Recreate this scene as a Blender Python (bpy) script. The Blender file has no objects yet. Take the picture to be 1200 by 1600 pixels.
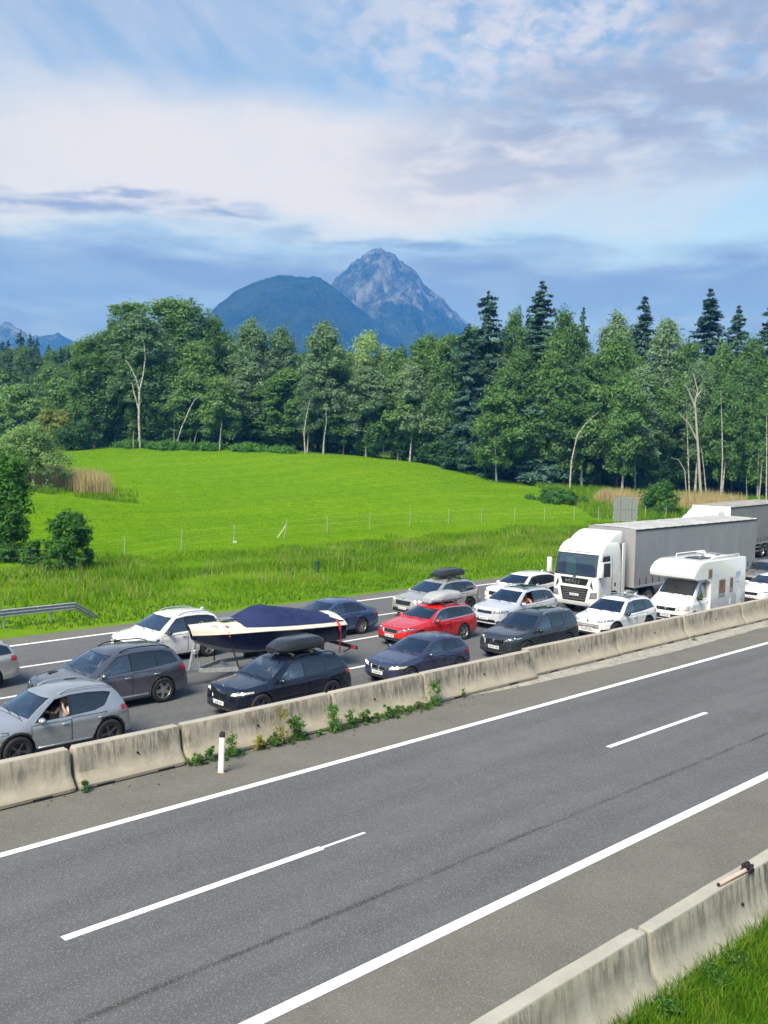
import bpy, bmesh, math, random
import numpy as np
from math import sin, cos, pi, radians as R, sqrt, atan2
from mathutils import Vector, Matrix, noise

SC = bpy.context.scene
COL = SC.collection
# ------------------------------------------------------------------ camera
# world: x runs along the motorway (away to the right), y across it, z up
CAMH = 7.79; FPX = 1558.25; PITCH = 0.0686966; ROLL = 0.0201843; YAW = 0.7995986
_F = Vector((cos(YAW), sin(YAW), 0)); _Rt = Vector((sin(YAW), -cos(YAW), 0)); _Z = Vector((0, 0, 1))
_fwd = (_F * cos(PITCH) - _Z * sin(PITCH)).normalized()
_up0 = (_F * sin(PITCH) + _Z * cos(PITCH)).normalized()
_rt = _Rt * cos(ROLL) + _up0 * sin(ROLL)
_up = -_Rt * sin(ROLL) + _up0 * cos(ROLL)
cd = bpy.data.cameras.new('camera'); cam = bpy.data.objects.new('camera', cd); COL.objects.link(cam)
cd.sensor_fit = 'VERTICAL'; cd.sensor_height = 36; cd.sensor_width = 27
cd.lens = FPX / 1600 * 36; cd.clip_start = 0.2; cd.clip_end = 30000
cam.matrix_world = Matrix(((_rt.x, _up.x, -_fwd.x, 0), (_rt.y, _up.y, -_fwd.y, 0), (_rt.z, _up.z, -_fwd.z, CAMH), (0, 0, 0, 1)))
SC.camera = cam

def at(px, py, depth=None, z=None):
    """world point seen at a photo position, at a given distance or height"""
    x = (px - 600) / FPX; y = -(py - 800) / FPX
    d = _rt * x + _up * y + _fwd
    f = d.dot(_F)
    t = depth / f if depth is not None else (z - CAMH) / d.z
    return Vector((d.x * t, d.y * t, CAMH + d.z * t))

# ------------------------------------------------------------------ node helper
class NT:
    def __init__(s, tree):
        s.t = tree; s.n = tree.nodes; s.l = tree.links
    def new(s, typ, **kw):
        n = s.n.new(typ)
        for k, v in kw.items(): setattr(n, k, v)
        return n
    def put(s, sock, v):
        if v is None: return
        if isinstance(v, bpy.types.NodeSocket): s.l.new(v, sock)
        else:
            if isinstance(v, (tuple, list)) and len(v) == 3 and sock.type == 'RGBA': v = (*v, 1)
            sock.default_value = v
    def m(s, op, a, b=None, c=None, clamp=False):
        n = s.new('ShaderNodeMath', operation=op, use_clamp=clamp)
        for i, v in enumerate((a, b, c)): s.put(n.inputs[i], v)
        return n.outputs[0]
    def vm(s, op, a, b=None):
        n = s.new('ShaderNodeVectorMath', operation=op)
        s.put(n.inputs[0], a); s.put(n.inputs[1], b)
        return n.outputs[1] if op in ('DOT_PRODUCT', 'LENGTH') else n.outputs[0]
    def sep(s, v):
        n = s.new('ShaderNodeSeparateXYZ'); s.put(n.inputs[0], v); return n.outputs
    def comb(s, x, y, z=0.0):
        n = s.new('ShaderNodeCombineXYZ')
        for i, v in enumerate((x, y, z)): s.put(n.inputs[i], v)
        return n.outputs[0]
    def noise(s, vec, scale, detail=4, rough=.55, dist=0., dim='3D'):
        n = s.new('ShaderNodeTexNoise', noise_dimensions=dim)
        s.put(n.inputs['Vector'], vec); n.inputs['Scale'].default_value = scale; n.inputs['Detail'].default_value = detail
        n.inputs['Roughness'].default_value = rough; n.inputs['Distortion'].default_value = dist
        return n.outputs[0]
    def voro(s, vec, scale, out='Distance'):
        n = s.new('ShaderNodeTexVoronoi'); s.put(n.inputs['Vector'], vec); n.inputs['Scale'].default_value = scale
        return n.outputs[out]
    def ss(s, v, a, b, lo=0., hi=1.):
        n = s.new('ShaderNodeMapRange', interpolation_type='SMOOTHSTEP')
        s.put(n.inputs[0], v); s.put(n.inputs[1], a); s.put(n.inputs[2], b); s.put(n.inputs[3], lo); s.put(n.inputs[4], hi)
        return n.outputs[0]
    def mix(s, f, a, b, blend='MIX'):
        n = s.new('ShaderNodeMix', data_type='RGBA', blend_type=blend)
        s.put(n.inputs[0], f); s.put(n.inputs[6], a); s.put(n.inputs[7], b)
        return n.outputs[2]
    def ramp(s, f, stops):
        n = s.new('ShaderNodeValToRGB'); s.put(n.inputs[0], f); e = n.color_ramp.elements
        while len(e) < len(stops): e.new(.5)
        for el, (p, c) in zip(e, stops): el.position = p; el.color = (*c, 1)
        return n.outputs[0]
    def bump(s, h, strength=.3, dist=.01):
        n = s.new('ShaderNodeBump'); s.put(n.inputs['Height'], h); n.inputs['Strength'].default_value = strength; n.inputs['Distance'].default_value = dist
        return n.outputs[0]

# ------------------------------------------------------------------ sky, sun, exposure
SUN_EL = R(46); SUN_AZ = YAW + R(152)          # high sun behind thin cloud, to the left and behind the camera
W = bpy.data.worlds.new('World'); SC.world = W; W.use_nodes = True
w = NT(W.node_tree); w.n.clear()
sky = w.new('ShaderNodeTexSky', sky_type='NISHITA'); sky.sun_disc = False
sky.sun_elevation = SUN_EL; sky.sun_rotation = (pi / 2 - SUN_AZ) % (2 * pi)
sky.air_density = 1.0; sky.dust_density = 0.4; sky.ozone_density = 2.5; sky.altitude = 400
tc = w.new('ShaderNodeTexCoord').outputs['Generated']
dx, dy, dz = w.sep(tc)
fa = w.vm('DOT_PRODUCT', tc, tuple(_F)); ra = w.vm('DOT_PRODUCT', tc, tuple(_Rt))
az = w.m('ARCTAN2', ra, fa); el = w.m('ARCSINE', dz)
dzc = w.m('ADD', w.m('MAXIMUM', dz, 0.0), .10)
lay = w.comb(w.m('DIVIDE', ra, dzc), w.m('DIVIDE', fa, dzc), 0.)
n_big = w.noise(lay, 1.1, 7, .6, .4)
n_fine = w.noise(lay, 4.2, 6, .62, .3)
n_wisp = w.noise(w.vm('MULTIPLY', w.vm('ADD', lay, (3.1, 7.7, 0)), (1.5, .45, 1)), 1.6, 6, .62, .8)
warp = w.m('MULTIPLY', w.m('SUBTRACT', w.noise(lay, .9, 4, .6), .5), .30)
warp2 = w.m('MULTIPLY', w.m('SUBTRACT', w.noise(w.vm('ADD', lay, (9, 2, 0)), 1.3, 5, .6), .5), .22)
azw = w.m('ADD', az, warp); elw = w.m('ADD', el, w.m('MULTIPLY', warp2, .55))
def blob(u0, v0, ru, rv, tilt=0., soft=.55):
    """soft ellipse round a direction (photo position -> azimuth, elevation)"""
    a0 = (u0 - 600) / FPX; e0 = (692 - v0) / FPX
    a = w.m('SUBTRACT', azw, a0); e = w.m('SUBTRACT', elw, e0)
    if tilt: e = w.m('SUBTRACT', e, w.m('MULTIPLY', a, tilt))
    q = w.m('ADD', w.m('POWER', w.m('ABSOLUTE', w.m('DIVIDE', a, ru / FPX)), 2.), w.m('POWER', w.m('ABSOLUTE', w.m('DIVIDE', e, rv / FPX)), 2.))
    return w.ss(w.m('SQRT', q), 1 + soft, 1 - soft)
WHITE = (4.45, 4.4, 4.6); MAUVE = (1.9, 2.05, 2.65); SLATE = (1.1, 1.35, 2.3)
col = w.mix(1., sky.outputs[0], (1.06, 1.02, .98), 'MULTIPLY')
col = w.mix(w.ss(el, .30, .0, 0., .55), col, (1.6, 1.66, 2.7))                              # milky lower air, all round
thin = w.m('MULTIPLY', w.ss(n_wisp, .40, .72), .5)
col = w.mix(thin, col, (3.3, 3.8, 4.7))                                                      # thin veil all over
n_mot = w.noise(w.vm('MULTIPLY', lay, (1.6, 1.1, 1)), 7.5, 5, .62, .2)
cir = w.noise(w.comb(w.m('ADD', az, w.m('MULTIPLY', el, .9)), w.m('MULTIPLY', w.m('SUBTRACT', el, w.m('MULTIPLY', az, .6)), .35)), 16., 6, .62, .5)
upper = w.m('MAXIMUM', w.m('MULTIPLY', blob(980, 90, 430, 190), w.ss(n_mot, .34, .62)), w.m('MULTIPLY', blob(130, 110, 330, 190), w.ss(cir, .36, .85, .10, .62)))
col = w.mix(w.m('MULTIPLY', upper, .85), col, (4.1, 4.05, 4.55))
band = w.m('MAXIMUM', blob(430, 285, 560, 75, -.02), w.m('MULTIPLY', blob(80, 330, 420, 60), .9))
band = w.m('MULTIPLY', band, w.ss(n_big, .22, .50, .55, 1.))
col = w.mix(band, col, WHITE)
gr = w.m('MAXIMUM', blob(1000, 225, 360, 80, .08), w.m('MULTIPLY', blob(1170, 140, 200, 90), .9))
gr = w.m('MULTIPLY', gr, w.ss(n_fine, .34, .56, .15, 1.))
col = w.mix(w.m('MULTIPLY', gr, .95), col, MAUVE)
low = w.m('MULTIPLY', w.ss(elw, .160, .203, 1., 0.), w.ss(elw, .030, .11, .35, 1.))            # long slate bank above the horizon
col = w.mix(w.m('MULTIPLY', low, w.ss(n_big, .30, .55, .68, .96)), col, (1.12, 1.22, 2.12))
wis = w.m('MAXIMUM', w.m('MAXIMUM', blob(120, 352, 190, 16, -.08, .8), blob(330, 350, 60, 9, 0, .8)), w.m('MAXIMUM', blob(190, 330, 90, 8, -.05, .8), blob(640, 385, 240, 14, -.03, .8)))
col = w.mix(w.m('MULTIPLY', w.m('MULTIPLY', wis, w.ss(n_fine, .3, .55)), .8), col, SLATE)
bg = w.new('ShaderNodeBackground'); w.put(bg.inputs[0], col); bg.inputs[1].default_value = .050
w.l.new(bg.outputs[0], w.new('ShaderNodeOutputWorld').inputs[0])

sl = bpy.data.lights.new('sun', 'SUN'); sl.energy = 2.1; sl.angle = R(28); sl.color = (1, .97, .93)
sun = bpy.data.objects.new('sun', sl); COL.objects.link(sun)
_sd = Vector((cos(SUN_EL) * cos(SUN_AZ), cos(SUN_EL) * sin(SUN_AZ), sin(SUN_EL)))
sun.rotation_euler = _sd.to_track_quat('Z', 'Y').to_euler()
SC.view_settings.view_transform = 'Standard'; SC.view_settings.look = 'None'
SC.view_settings.exposure = 1.8; SC.view_settings.gamma = 1; SC.view_settings.use_curve_mapping = False
SC.render.engine = 'CYCLES'
SC.cycles.use_denoising = True
SC.cycles.max_bounces = 8; SC.cycles.transparent_max_bounces = 16; SC.cycles.volume_bounces = 1
SC.cycles.caustics_reflective = False; SC.cycles.caustics_refractive = False

# ------------------------------------------------------------------ mesh helpers
class MB:
    """collects simple solids into one mesh"""
    def __init__(s): s.v = []; s.f = []; s.mi = []
    def add(s, vs, fs, m=0):
        o = len(s.v); s.v += [tuple(p) for p in vs]; s.f += [tuple(i + o for i in f) for f in fs]; s.mi += [m] * len(fs); return s
    def hexa(s, p, m=0):   # 8 corners: bottom 4 ccw, top 4 ccw
        return s.add(p, [(3, 2, 1, 0), (4, 5, 6, 7), (0, 1, 5, 4), (1, 2, 6, 5), (2, 3, 7, 6), (3, 0, 4, 7)], m)
    def box(s, x0, x1, y0, y1, z0, z1, m=0):
        return s.hexa([(x0, y0, z0), (x1, y0, z0), (x1, y1, z0), (x0, y1, z0), (x0, y0, z1), (x1, y0, z1), (x1, y1, z1), (x0, y1, z1)], m)
    def rbox(s, x0, x1, y0, y1, z0, z1, r=.02, m=0):
        """box with chamfered edges"""
        X, Y, Z = (x0, x1), (y0, y1), (z0, z1); V = []; idx = {}
        for i in (0, 1):
            for j in (0, 1):
                for k in (0, 1):
                    for a in range(3):
                        p = [X[i], Y[j], Z[k]]
                        for b, q in enumerate((i, j, k)):
                            if b != a: p[b] += r if q == 0 else -r
                        # vertex that touches face axis a
                        idx[(i, j, k, a)] = len(V); V.append(p)
        F = []
        def q(*keys): F.append(tuple(idx[k] for k in keys))
        c4 = [(0, 0), (1, 0), (1, 1), (0, 1)]
        for e in (0, 1):
            q(*[(e, a, b, 0) for a, b in c4]); q(*[(a, e, b, 1) for a, b in c4]); q(*[(a, b, e, 2) for a, b in c4])
        for a, b in c4:
            q((0, a, b, 1), (1, a, b, 1), (1, a, b, 2), (0, a, b, 2))
            q((a, 0, b, 0), (a, 1, b, 0), (a, 1, b, 2), (a, 0, b, 2))
            q((a, b, 0, 0), (a, b, 1, 0), (a, b, 1, 1), (a, b, 0, 1))
        for i in (0, 1):
            for j in (0, 1):
                for k in (0, 1): q((i, j, k, 0), (i, j, k, 1), (i, j, k, 2))
        return s.add(V, F, m)
    def tube(s, pts, r, n=8, m=0, cap=True):
        pts = [Vector(p) for p in pts]; rs = r if isinstance(r, (list, tuple)) else [r] * len(pts)
        V = []; F = []; prev = None
        for i, p in enumerate(pts):
            d = (pts[min(i + 1, len(pts) - 1)] - pts[max(i - 1, 0)]).normalized()
            if prev is None:
                a = d.orthogonal().normalized()
            else:
                a = (prev - d * prev.dot(d)).normalized()
            prev = a; b = d.cross(a)
            for k in range(n):
                t = 2 * pi * k / n; V.append(p + (a * cos(t) + b * sin(t)) * rs[i])
        for i in range(len(pts) - 1):
            for k in range(n):
                k2 = (k + 1) % n; F.append((i * n + k, i * n + k2, (i + 1) * n + k2, (i + 1) * n + k))
        if cap: F.append(tuple(range(n))[::-1]); F.append(tuple((len(pts) - 1) * n + k for k in range(n)))
        return s.add(V, F, m)
    def lathe(s, prof, n=24, axis='y', c=(0, 0, 0), m=0, closed=False):
        V = []; F = []
        for a, r in prof:
            for k in range(n):
                t = 2 * pi * k / n
                if axis == 'y': V.append((c[0] + r * cos(t), c[1] + a, c[2] + r * sin(t)))
                elif axis == 'z': V.append((c[0] + r * cos(t), c[1] + r * sin(t), c[2] + a))
                else: V.append((c[0] + a, c[1] + r * cos(t), c[2] + r * sin(t)))
        for i in range(len(prof) - 1):
            for k in range(n):
                k2 = (k + 1) % n; F.append((i * n + k, i * n + k2, (i + 1) * n + k2, (i + 1) * n + k))
        if closed: F.append(tuple(range(n))); F.append(tuple((len(prof) - 1) * n + k for k in range(n))[::-1])
        return s.add(V, F, m)
    def prism(s, poly, h0, h1, axis='y', m=0):
        """polygon (a,b) extruded along axis"""
        f = {'y': lambda a, b, h: (a, h, b), 'x': lambda a, b, h: (h, a, b), 'z': lambda a, b, h: (a, b, h)}[axis]
        n = len(poly)
        V = [f(a, b, h0) for a, b in poly] + [f(a, b, h1) for a, b in poly]
        F = [tuple(range(n))[::-1], tuple(range(n, 2 * n))] + [(i, (i + 1) % n, (i + 1) % n + n, i + n) for i in range(n)]
        return s.add(V, F, m)
    def ell(s, c, r, n=12, k=8, m=0):
        V = []; F = []
        for i in range(k + 1):
            ph = pi * i / k
            for j in range(n):
                t = 2 * pi * j / n
                V.append((c[0] + r[0] * sin(ph) * cos(t), c[1] + r[1] * sin(ph) * sin(t), c[2] + r[2] * cos(ph)))
        for i in range(k):
            for j in range(n):
                j2 = (j + 1) % n; F.append((i * n + j, (i + 1) * n + j, (i + 1) * n + j2, i * n + j2))
        return s.add(V, F, m)
    def loft(s, rings, m=0, cap=True, closed=True):
        n = len(rings[0]); V = [p for r in rings for p in r]; F = []
        for i in range(len(rings) - 1):
            for k in range(n if closed else n - 1):
                k2 = (k + 1) % n; F.append((i * n + k, i * n + k2, (i + 1) * n + k2, (i + 1) * n + k))
        if cap: F.append(tuple(range(n))[::-1]); F.append(tuple((len(rings) - 1) * n + k for k in range(n)))
        return s.add(V, F, m)
    def mesh(s, name, smooth=None):
        me = bpy.data.meshes.new(name); me.from_pydata(s.v, [], s.f)
        bm = bmesh.new(); bm.from_mesh(me)
        for f, i in zip(bm.faces, s.mi): f.material_index = i
        bmesh.ops.recalc_face_normals(bm, faces=bm.faces[:]); bm.to_mesh(me); bm.free()
        if smooth:
            me.shade_smooth(); me.set_sharp_from_angle(angle=R(smooth))
        return me
    def build(s, name, mats, parent=None, smooth=None, loc=None):
        return link(name, s.mesh(name, smooth), mats, parent, loc)

def link(name, me, mats=None, parent=None, loc=None):
    o = bpy.data.objects.new(name, me); COL.objects.link(o)
    if mats is not None and not me.materials:
        for q in (mats if isinstance(mats, (list, tuple)) else [mats]): me.materials.append(q)
    if parent is not None: o.parent = parent
    if loc is not None: o.location = loc
    return o

def thing(name, label, cat, loc=(0, 0, 0), rz=0., group=None):
    o = bpy.data.objects.new(name, None); COL.objects.link(o); o.empty_display_size = .2
    o.location = loc; o.rotation_euler = (0, 0, rz)
    return tag(o, label, cat, group)
def tag(o, label, cat, group=None):
    o['label'] = label; o['category'] = cat
    if group: o['group'] = group
    return o
def structure(o): o['kind'] = 'structure'; return o
def stuff(o, label=None):
    o['kind'] = 'stuff'
    if label: o['label'] = label
    return o

def npmesh(name, V, F, mats, parent=None, smooth=False, mi=None):
    """fast mesh from numpy arrays (all faces with the same number of corners)"""
    me = bpy.data.meshes.new(name); n, k = F.shape
    me.vertices.add(len(V)); me.vertices.foreach_set('co', V.astype(np.float32).ravel())
    me.loops.add(n * k); me.loops.foreach_set('vertex_index', F.astype(np.int32).ravel())
    me.polygons.add(n); me.polygons.foreach_set('loop_start', np.arange(0, n * k, k, dtype=np.int32))
    if mi is not None: me.polygons.foreach_set('material_index', mi.astype(np.int32))
    me.update(calc_edges=True)
    if smooth: me.shade_smooth()
    return link(name, me, mats, parent)

# ------------------------------------------------------------------ materials
def newmat(name):
    m = bpy.data.materials.new(name); m.use_nodes = True
    k = NT(m.node_tree); b = k.n['Principled BSDF']
    return m, k, b
def pmat(name, col, rough=.5, metal=0., coat=0., var=.10, vs=6., bump=0., bs=60., spec=.5, emit=0., coatr=.05):
    m, k, b = newmat(name)
    c = k.new('ShaderNodeTexCoord').outputs['Object']
    n = k.noise(c, vs, 4, .6)
    k.put(b.inputs['Base Color'], k.mix(k.ss(n, .3, .7), tuple(x * (1 - var) for x in col), tuple(min(1, x * (1 + var)) for x in col)))
    k.put(b.inputs['Roughness'], k.ss(n, .2, .8, max(.02, rough * (1 - var)), min(1, rough * (1 + var))))
    b.inputs['Metallic'].default_value = metal; b.inputs['Specular IOR Level'].default_value = spec
    b.inputs['Coat Weight'].default_value = coat; b.inputs['Coat Roughness'].default_value = coatr
    if bump: k.put(b.inputs['Normal'], k.bump(k.noise(c, bs, 3, .6), bump, .01))
    if emit:
        b.inputs['Emission Color'].default_value = (*col, 1); b.inputs['Emission Strength'].default_value = emit
    return m
def paint(name, col, metal=.0, rough=.28):
    """car paint under clear coat, with road film towards nothing in particular and a dark inner side"""
    m, k, b = newmat(name)
    c = k.new('ShaderNodeTexCoord').outputs['Object']
    n = k.noise(c, 2.2, 5, .65)
    base = k.mix(k.m('MULTIPLY', k.ss(n, .45, .8), .022), col, (.20, .19, .17))
    back = k.new('ShaderNodeNewGeometry').outputs['Backfacing']
    k.put(b.inputs['Base Color'], k.mix(back, base, (.03, .03, .032)))
    b.inputs['Metallic'].default_value = metal; k.put(b.inputs['Roughness'], k.ss(n, .3, .8, rough * .85, rough * 1.3))
    k.put(b.inputs['Coat Weight'], k.m('SUBTRACT', .85, back, clamp=True)); b.inputs['Coat Roughness'].default_value = .02; b.inputs['Coat IOR'].default_value = 1.62
    return m
def glassmat(name, tint, dens, add=.12):
    """thin automotive glass: tinted see-through plus sharp reflection"""
    m = bpy.data.materials.new(name); m.use_nodes = True; k = NT(m.node_tree); k.n.clear()
    tr = k.new('ShaderNodeBsdfTransparent'); k.put(tr.inputs[0], tint)
    df = k.new('ShaderNodeBsdfDiffuse'); k.put(df.inputs[0], (.015, .018, .022))
    gl = k.new('ShaderNodeBsdfGlossy'); gl.inputs['Roughness'].default_value = .03; k.put(gl.inputs[0], (.95, .97, 1.0))
    fr = k.new('ShaderNodeFresnel'); fr.inputs[0].default_value = 1.55
    a = k.new('ShaderNodeMixShader'); k.put(a.inputs[0], dens); k.l.new(tr.outputs[0], a.inputs[1]); k.l.new(df.outputs[0], a.inputs[2])
    b = k.new('ShaderNodeMixShader'); k.put(b.inputs[0], k.m('ADD', k.m('MULTIPLY', fr.outputs[0], 1.7), add, clamp=True)); k.l.new(a.outputs[0], b.inputs[1]); k.l.new(gl.outputs[0], b.inputs[2])
    k.l.new(b.outputs[0], k.new('ShaderNodeOutputMaterial').inputs[0])
    return m

M = {}
M['black'] = pmat('black_plastic', (.018, .018, .019), .55, bump=.15, bs=150)
M['gloss_black'] = pmat('gloss_black', (.010, .010, .011), .15, coat=.5)
M['rubber'] = pmat('tyre_rubber', (.014, .014, .015), .85, var=.2, bump=.3, bs=40)
M['alloy'] = pmat('alloy', (.55, .56, .58), .3, metal=.9)
M['dark_alloy'] = pmat('dark_alloy', (.12, .12, .13), .35, metal=.7)
M['steel'] = pmat('galvanised_steel', (.42, .44, .46), .5, metal=.55, var=.18, vs=9)
M['chrome'] = pmat('chrome', (.75, .76, .78), .12, metal=1.)
M['silver_trim'] = pmat('satin_trim', (.55, .56, .58), .35, metal=.7)
M['interior'] = pmat('interior_trim', (.035, .035, .037), .8)
M['seat_cloth'] = pmat('seat_cloth', (.05, .05, .055), .9)
M['beige'] = pmat('seat_beige', (.30, .25, .19), .8)
M['glass'] = glassmat('car_glass', (.52, .60, .62), .10)
M['dark_glass'] = glassmat('privacy_glass', (.08, .09, .10), .45, .03)
M['violet_glass'] = glassmat('coated_glass', (.34, .32, .46), .20, .18)
M['lens'] = pmat('headlamp_lens', (.34, .36, .38), .10, coat=1., metal=.5, var=.6, vs=22)
M['lens_lit'] = pmat('headlamp_lit', (.52, .47, .38), .12, coat=1., metal=.3, var=.5, vs=22, emit=.10)
M['lamp_white'] = pmat('lamp_white', (1., .97, .88), .2, emit=1.6)
M['amber'] = pmat('amber_lens', (.8, .28, .04), .2, coat=1.)
M['tail'] = pmat('tail_lens', (.40, .008, .010), .12, coat=1., var=.3, vs=14)
M['plate'] = pmat('plate_white', (.72, .73, .72), .4)
M['plate_ink'] = pmat('plate_ink', (.015, .015, .018), .5)
M['plate_blue'] = pmat('plate_blue', (.02, .06, .35), .4)
M['white_pl'] = pmat('white_plastic', (.72, .72, .70), .4, coat=.3, var=.06)
M['grey_pl'] = pmat('grey_plastic', (.22, .23, .24), .5)
M['alu'] = pmat('aluminium', (.60, .61, .62), .38, metal=.8, var=.12)
M['skin'] = pmat('skin', (.52, .30, .22), .5, var=.08)
M['hair_dark'] = pmat('hair_dark', (.035, .024, .018), .6)
M['hair_fair'] = pmat('hair_fair', (.32, .21, .10), .6)
M['red_strap'] = pmat('red_strap', (.62, .03, .03), .7)
# ------------------------------------------------------------------ terrain
TREE_EDGE = [(60, 712, 178), (215, 697, 150), (330, 699, 150), (450, 705, 150), (560, 713, 150), (640, 719, 146), (700, 738, 141), (760, 753, 137), (850, 764, 135), (950, 768, 135), (1060, 770, 138), (1200, 775, 142), (1400, 780, 150)]
CTRL = [at(px, py, d) for px, py, d in TREE_EDGE]
CTRL += [at(px, py, d) for px, py, d in [(600, 790, 102), (300, 790, 98), (800, 800, 105), (450, 745, 125), (200, 772, 104), (640, 745, 124), (60, 760, 98), (950, 800, 110), (120, 735, 120)]]
CTRL += [at(px, py, d) + Vector((0, 0, .5)) for px, py, d in [(215, 697, 190), (560, 713, 190), (850, 764, 180), (1200, 775, 190)]]
CTRL += [Vector((x, 53, 0.)) for x in range(-60, 141, 25)] + [Vector((x, 40, 0.)) for x in range(-60, 141, 40)]
CTRL += [Vector((-60, 110, 2.)), Vector((-80, 200, 6.)), Vector((60, 260, 9.)), Vector((200, 200, 6.)), Vector((220, 80, 1.)), Vector((300, 300, 9.))]
_P = np.array([(c.x, c.y) for c in CTRL]); _Zc = np.array([c.z for c in CTRL])
def _tps(r2): return np.where(r2 > 1e-9, .5 * r2 * np.log(np.maximum(r2, 1e-9)), 0.)
_sc = 100.; _Pn = _P / _sc; _n = len(_Pn)
_K = _tps(((_Pn[:, None] - _Pn[None]) ** 2).sum(-1)) + np.eye(_n) * .02
_A = np.zeros((_n + 3, _n + 3)); _A[:_n, :_n] = _K; _A[:_n, _n] = 1; _A[:_n, _n + 1:] = _Pn; _A[_n:, :_n] = _A[:_n, _n:].T
_C = np.linalg.solve(_A, np.concatenate([_Zc, np.zeros(3)]))
def sstep(t): t = np.clip(t, 0, 1); return t * t * (3 - 2 * t)
def ground(x, y):
    x = np.asarray(x, float); y = np.asarray(y, float); sh = np.broadcast(x, y).shape
    xx = np.clip(np.broadcast_to(x, sh), -110, 320).ravel() / _sc; yy = np.clip(np.broadcast_to(y, sh), 30, 320).ravel() / _sc
    q = np.stack([xx, yy], -1); out = np.empty(len(q))
    for i in range(0, len(q), 20000):
        b = q[i:i + 20000]
        out[i:i + 20000] = _tps(((b[:, None] - _Pn[None]) ** 2).sum(-1)) @ _C[:_n] + _C[_n] + b @ _C[_n + 1:]
    z = out.reshape(sh) * sstep((y - 46) / 16.)
    z = z + .10 * np.sin(x * .21 + y * .13) * np.sin(y * .17 - x * .05) * sstep((y - 56) / 20)
    z = z - .07 * sstep((37.25 - y) / .25)                       # the carriageways lie on the sheet
    z = z - .06 * sstep((40 - y) / 2.) * sstep((y - 37.2) / .3) + .22 * np.exp(-((y - 45.5) / 3.) ** 2)
    z = z + .10 * sstep((7.35 - y) / .3) + .05 * sstep((6.5 - y) / 4)     # near bank beside the barrier
    return z
def gz(x, y): return float(ground(np.array([x]), np.array([y]))[0])

def axis(parts, far, back=1500.):
    a = []
    for lo, hi, st in parts: a += list(np.arange(lo, hi, st))
    hi = parts[-1][1]; st = parts[-1][2]
    while hi < far: a.append(hi); st *= 1.35; hi += st
    a = [q for q in a if q < far]; a.append(far); lo = parts[0][0]; st = parts[0][2]; pre = []
    while lo > -back: st *= 1.35; lo -= st; pre.append(lo)
    pre.append(-back - 100); pre = [q for q in pre if q >= -back - 100]; return np.array(sorted(set(pre + a)))
gx = axis([(-40, 10, 3.), (10, 150, 1.5), (150, 260, 5.)], 4300.)
gy = axis([(-10, 5, 2.), (5, 8, .25), (8, 37, 6.), (37, 60, .5), (60, 150, 1.5), (150, 240, 5.)], 4300.)
GX, GY = np.meshgrid(gx, gy, indexing='ij'); GZ = ground(GX, GY)
_V = np.stack([GX, GY, GZ], -1).reshape(-1, 3); ny = len(gy)
_i = (np.arange(len(gx) - 1)[:, None] * ny + np.arange(ny - 1)[None]).ravel()
_Fc = np.stack([_i, _i + ny, _i + ny + 1, _i + 1], -1)
m, k, b = newmat('meadow_ground')
pos = k.new('ShaderNodeNewGeometry').outputs['Position']; px_, py_, pz_ = k.sep(pos)
n1 = k.noise(pos, .06, 5, .6); n2 = k.noise(pos, .9, 4, .65); n3 = k.noise(pos, 7., 3, .7)
stre = k.m('ADD', k.m('MULTIPLY', k.noise(k.vm('MULTIPLY', pos, (.05, .35, .3)), 1., 4, .6), .65), k.m('MULTIPLY', k.noise(k.vm('MULTIPLY', pos, (.012, .03, 0)), 1., 4, .6), .35))
field = k.ramp(k.m('ADD', k.m('MULTIPLY', n2, .45), k.m('MULTIPLY', stre, .55)), [(.30, (.062, .155, .004)), (.5, (.108, .222, .005)), (.70, (.18, .285, .010))])
verge = k.ramp(k.m('ADD', k.m('MULTIPLY', n2, .5), k.m('MULTIPLY', n1, .5)), [(.32, (.065, .16, .006)), (.5, (.105, .22, .008)), (.7, (.18, .25, .025))])
fy = k.m('ADD', py_, k.m('MULTIPLY', k.m('SUBTRACT', n1, .5), 6.))
base = k.mix(k.ss(fy, 53.5, 57.5), verge, field)
base = k.mix(k.m('MULTIPLY', k.m('MULTIPLY', k.ss(n3, .35, .75), .22), k.ss(fy, 58., 53.)), base, (.05, .11, .010))
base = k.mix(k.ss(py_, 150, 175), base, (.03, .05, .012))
k.put(b.inputs['Base Color'], base); b.inputs['Roughness'].default_value = 1.; b.inputs['Specular IOR Level'].default_value = 0.
k.put(b.inputs['Normal'], k.bump(n3, .3, .05))
structure(npmesh('ground', _V, _Fc, m, smooth=True))

# ------------------------------------------------------------------ carriageways
m, k, b = newmat('asphalt')
pos = k.new('ShaderNodeNewGeometry').outputs['Position']; px_, py_, pz_ = k.sep(pos)
g1 = k.noise(pos, 60, 4, .75); g2 = k.voro(pos, 62., 'Color'); spk = k.sep(g2)[0]
big = k.noise(k.vm('MULTIPLY', pos, (.12, .9, 1)), 1., 5, .6); patch = k.noise(pos, .6, 5, .65)
lane = k.ramp(k.m('ADD', k.m('MULTIPLY', big, .6), k.m('MULTIPLY', patch, .4)), [(.3, (.076, .080, .087)), (.5, (.099, .103, .110)), (.72, (.124, .128, .135))])
shoul = k.ramp(patch, [(.3, (.115, .112, .098)), (.7, (.150, .146, .128))])
yw = k.m('ADD', py_, k.m('MULTIPLY', k.m('SUBTRACT', k.noise(pos, 2.5, 3), .5), .14))
sh = k.m('MAXIMUM', k.m('MULTIPLY', k.ss(yw, 17.86, 18.0), k.ss(yw, 21.2, 21.1)), k.m('MAXIMUM', k.ss(yw, 10.36, 10.2), k.ss(yw, 35.6, 36.2)))
base = k.mix(sh, lane, shoul)
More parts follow.
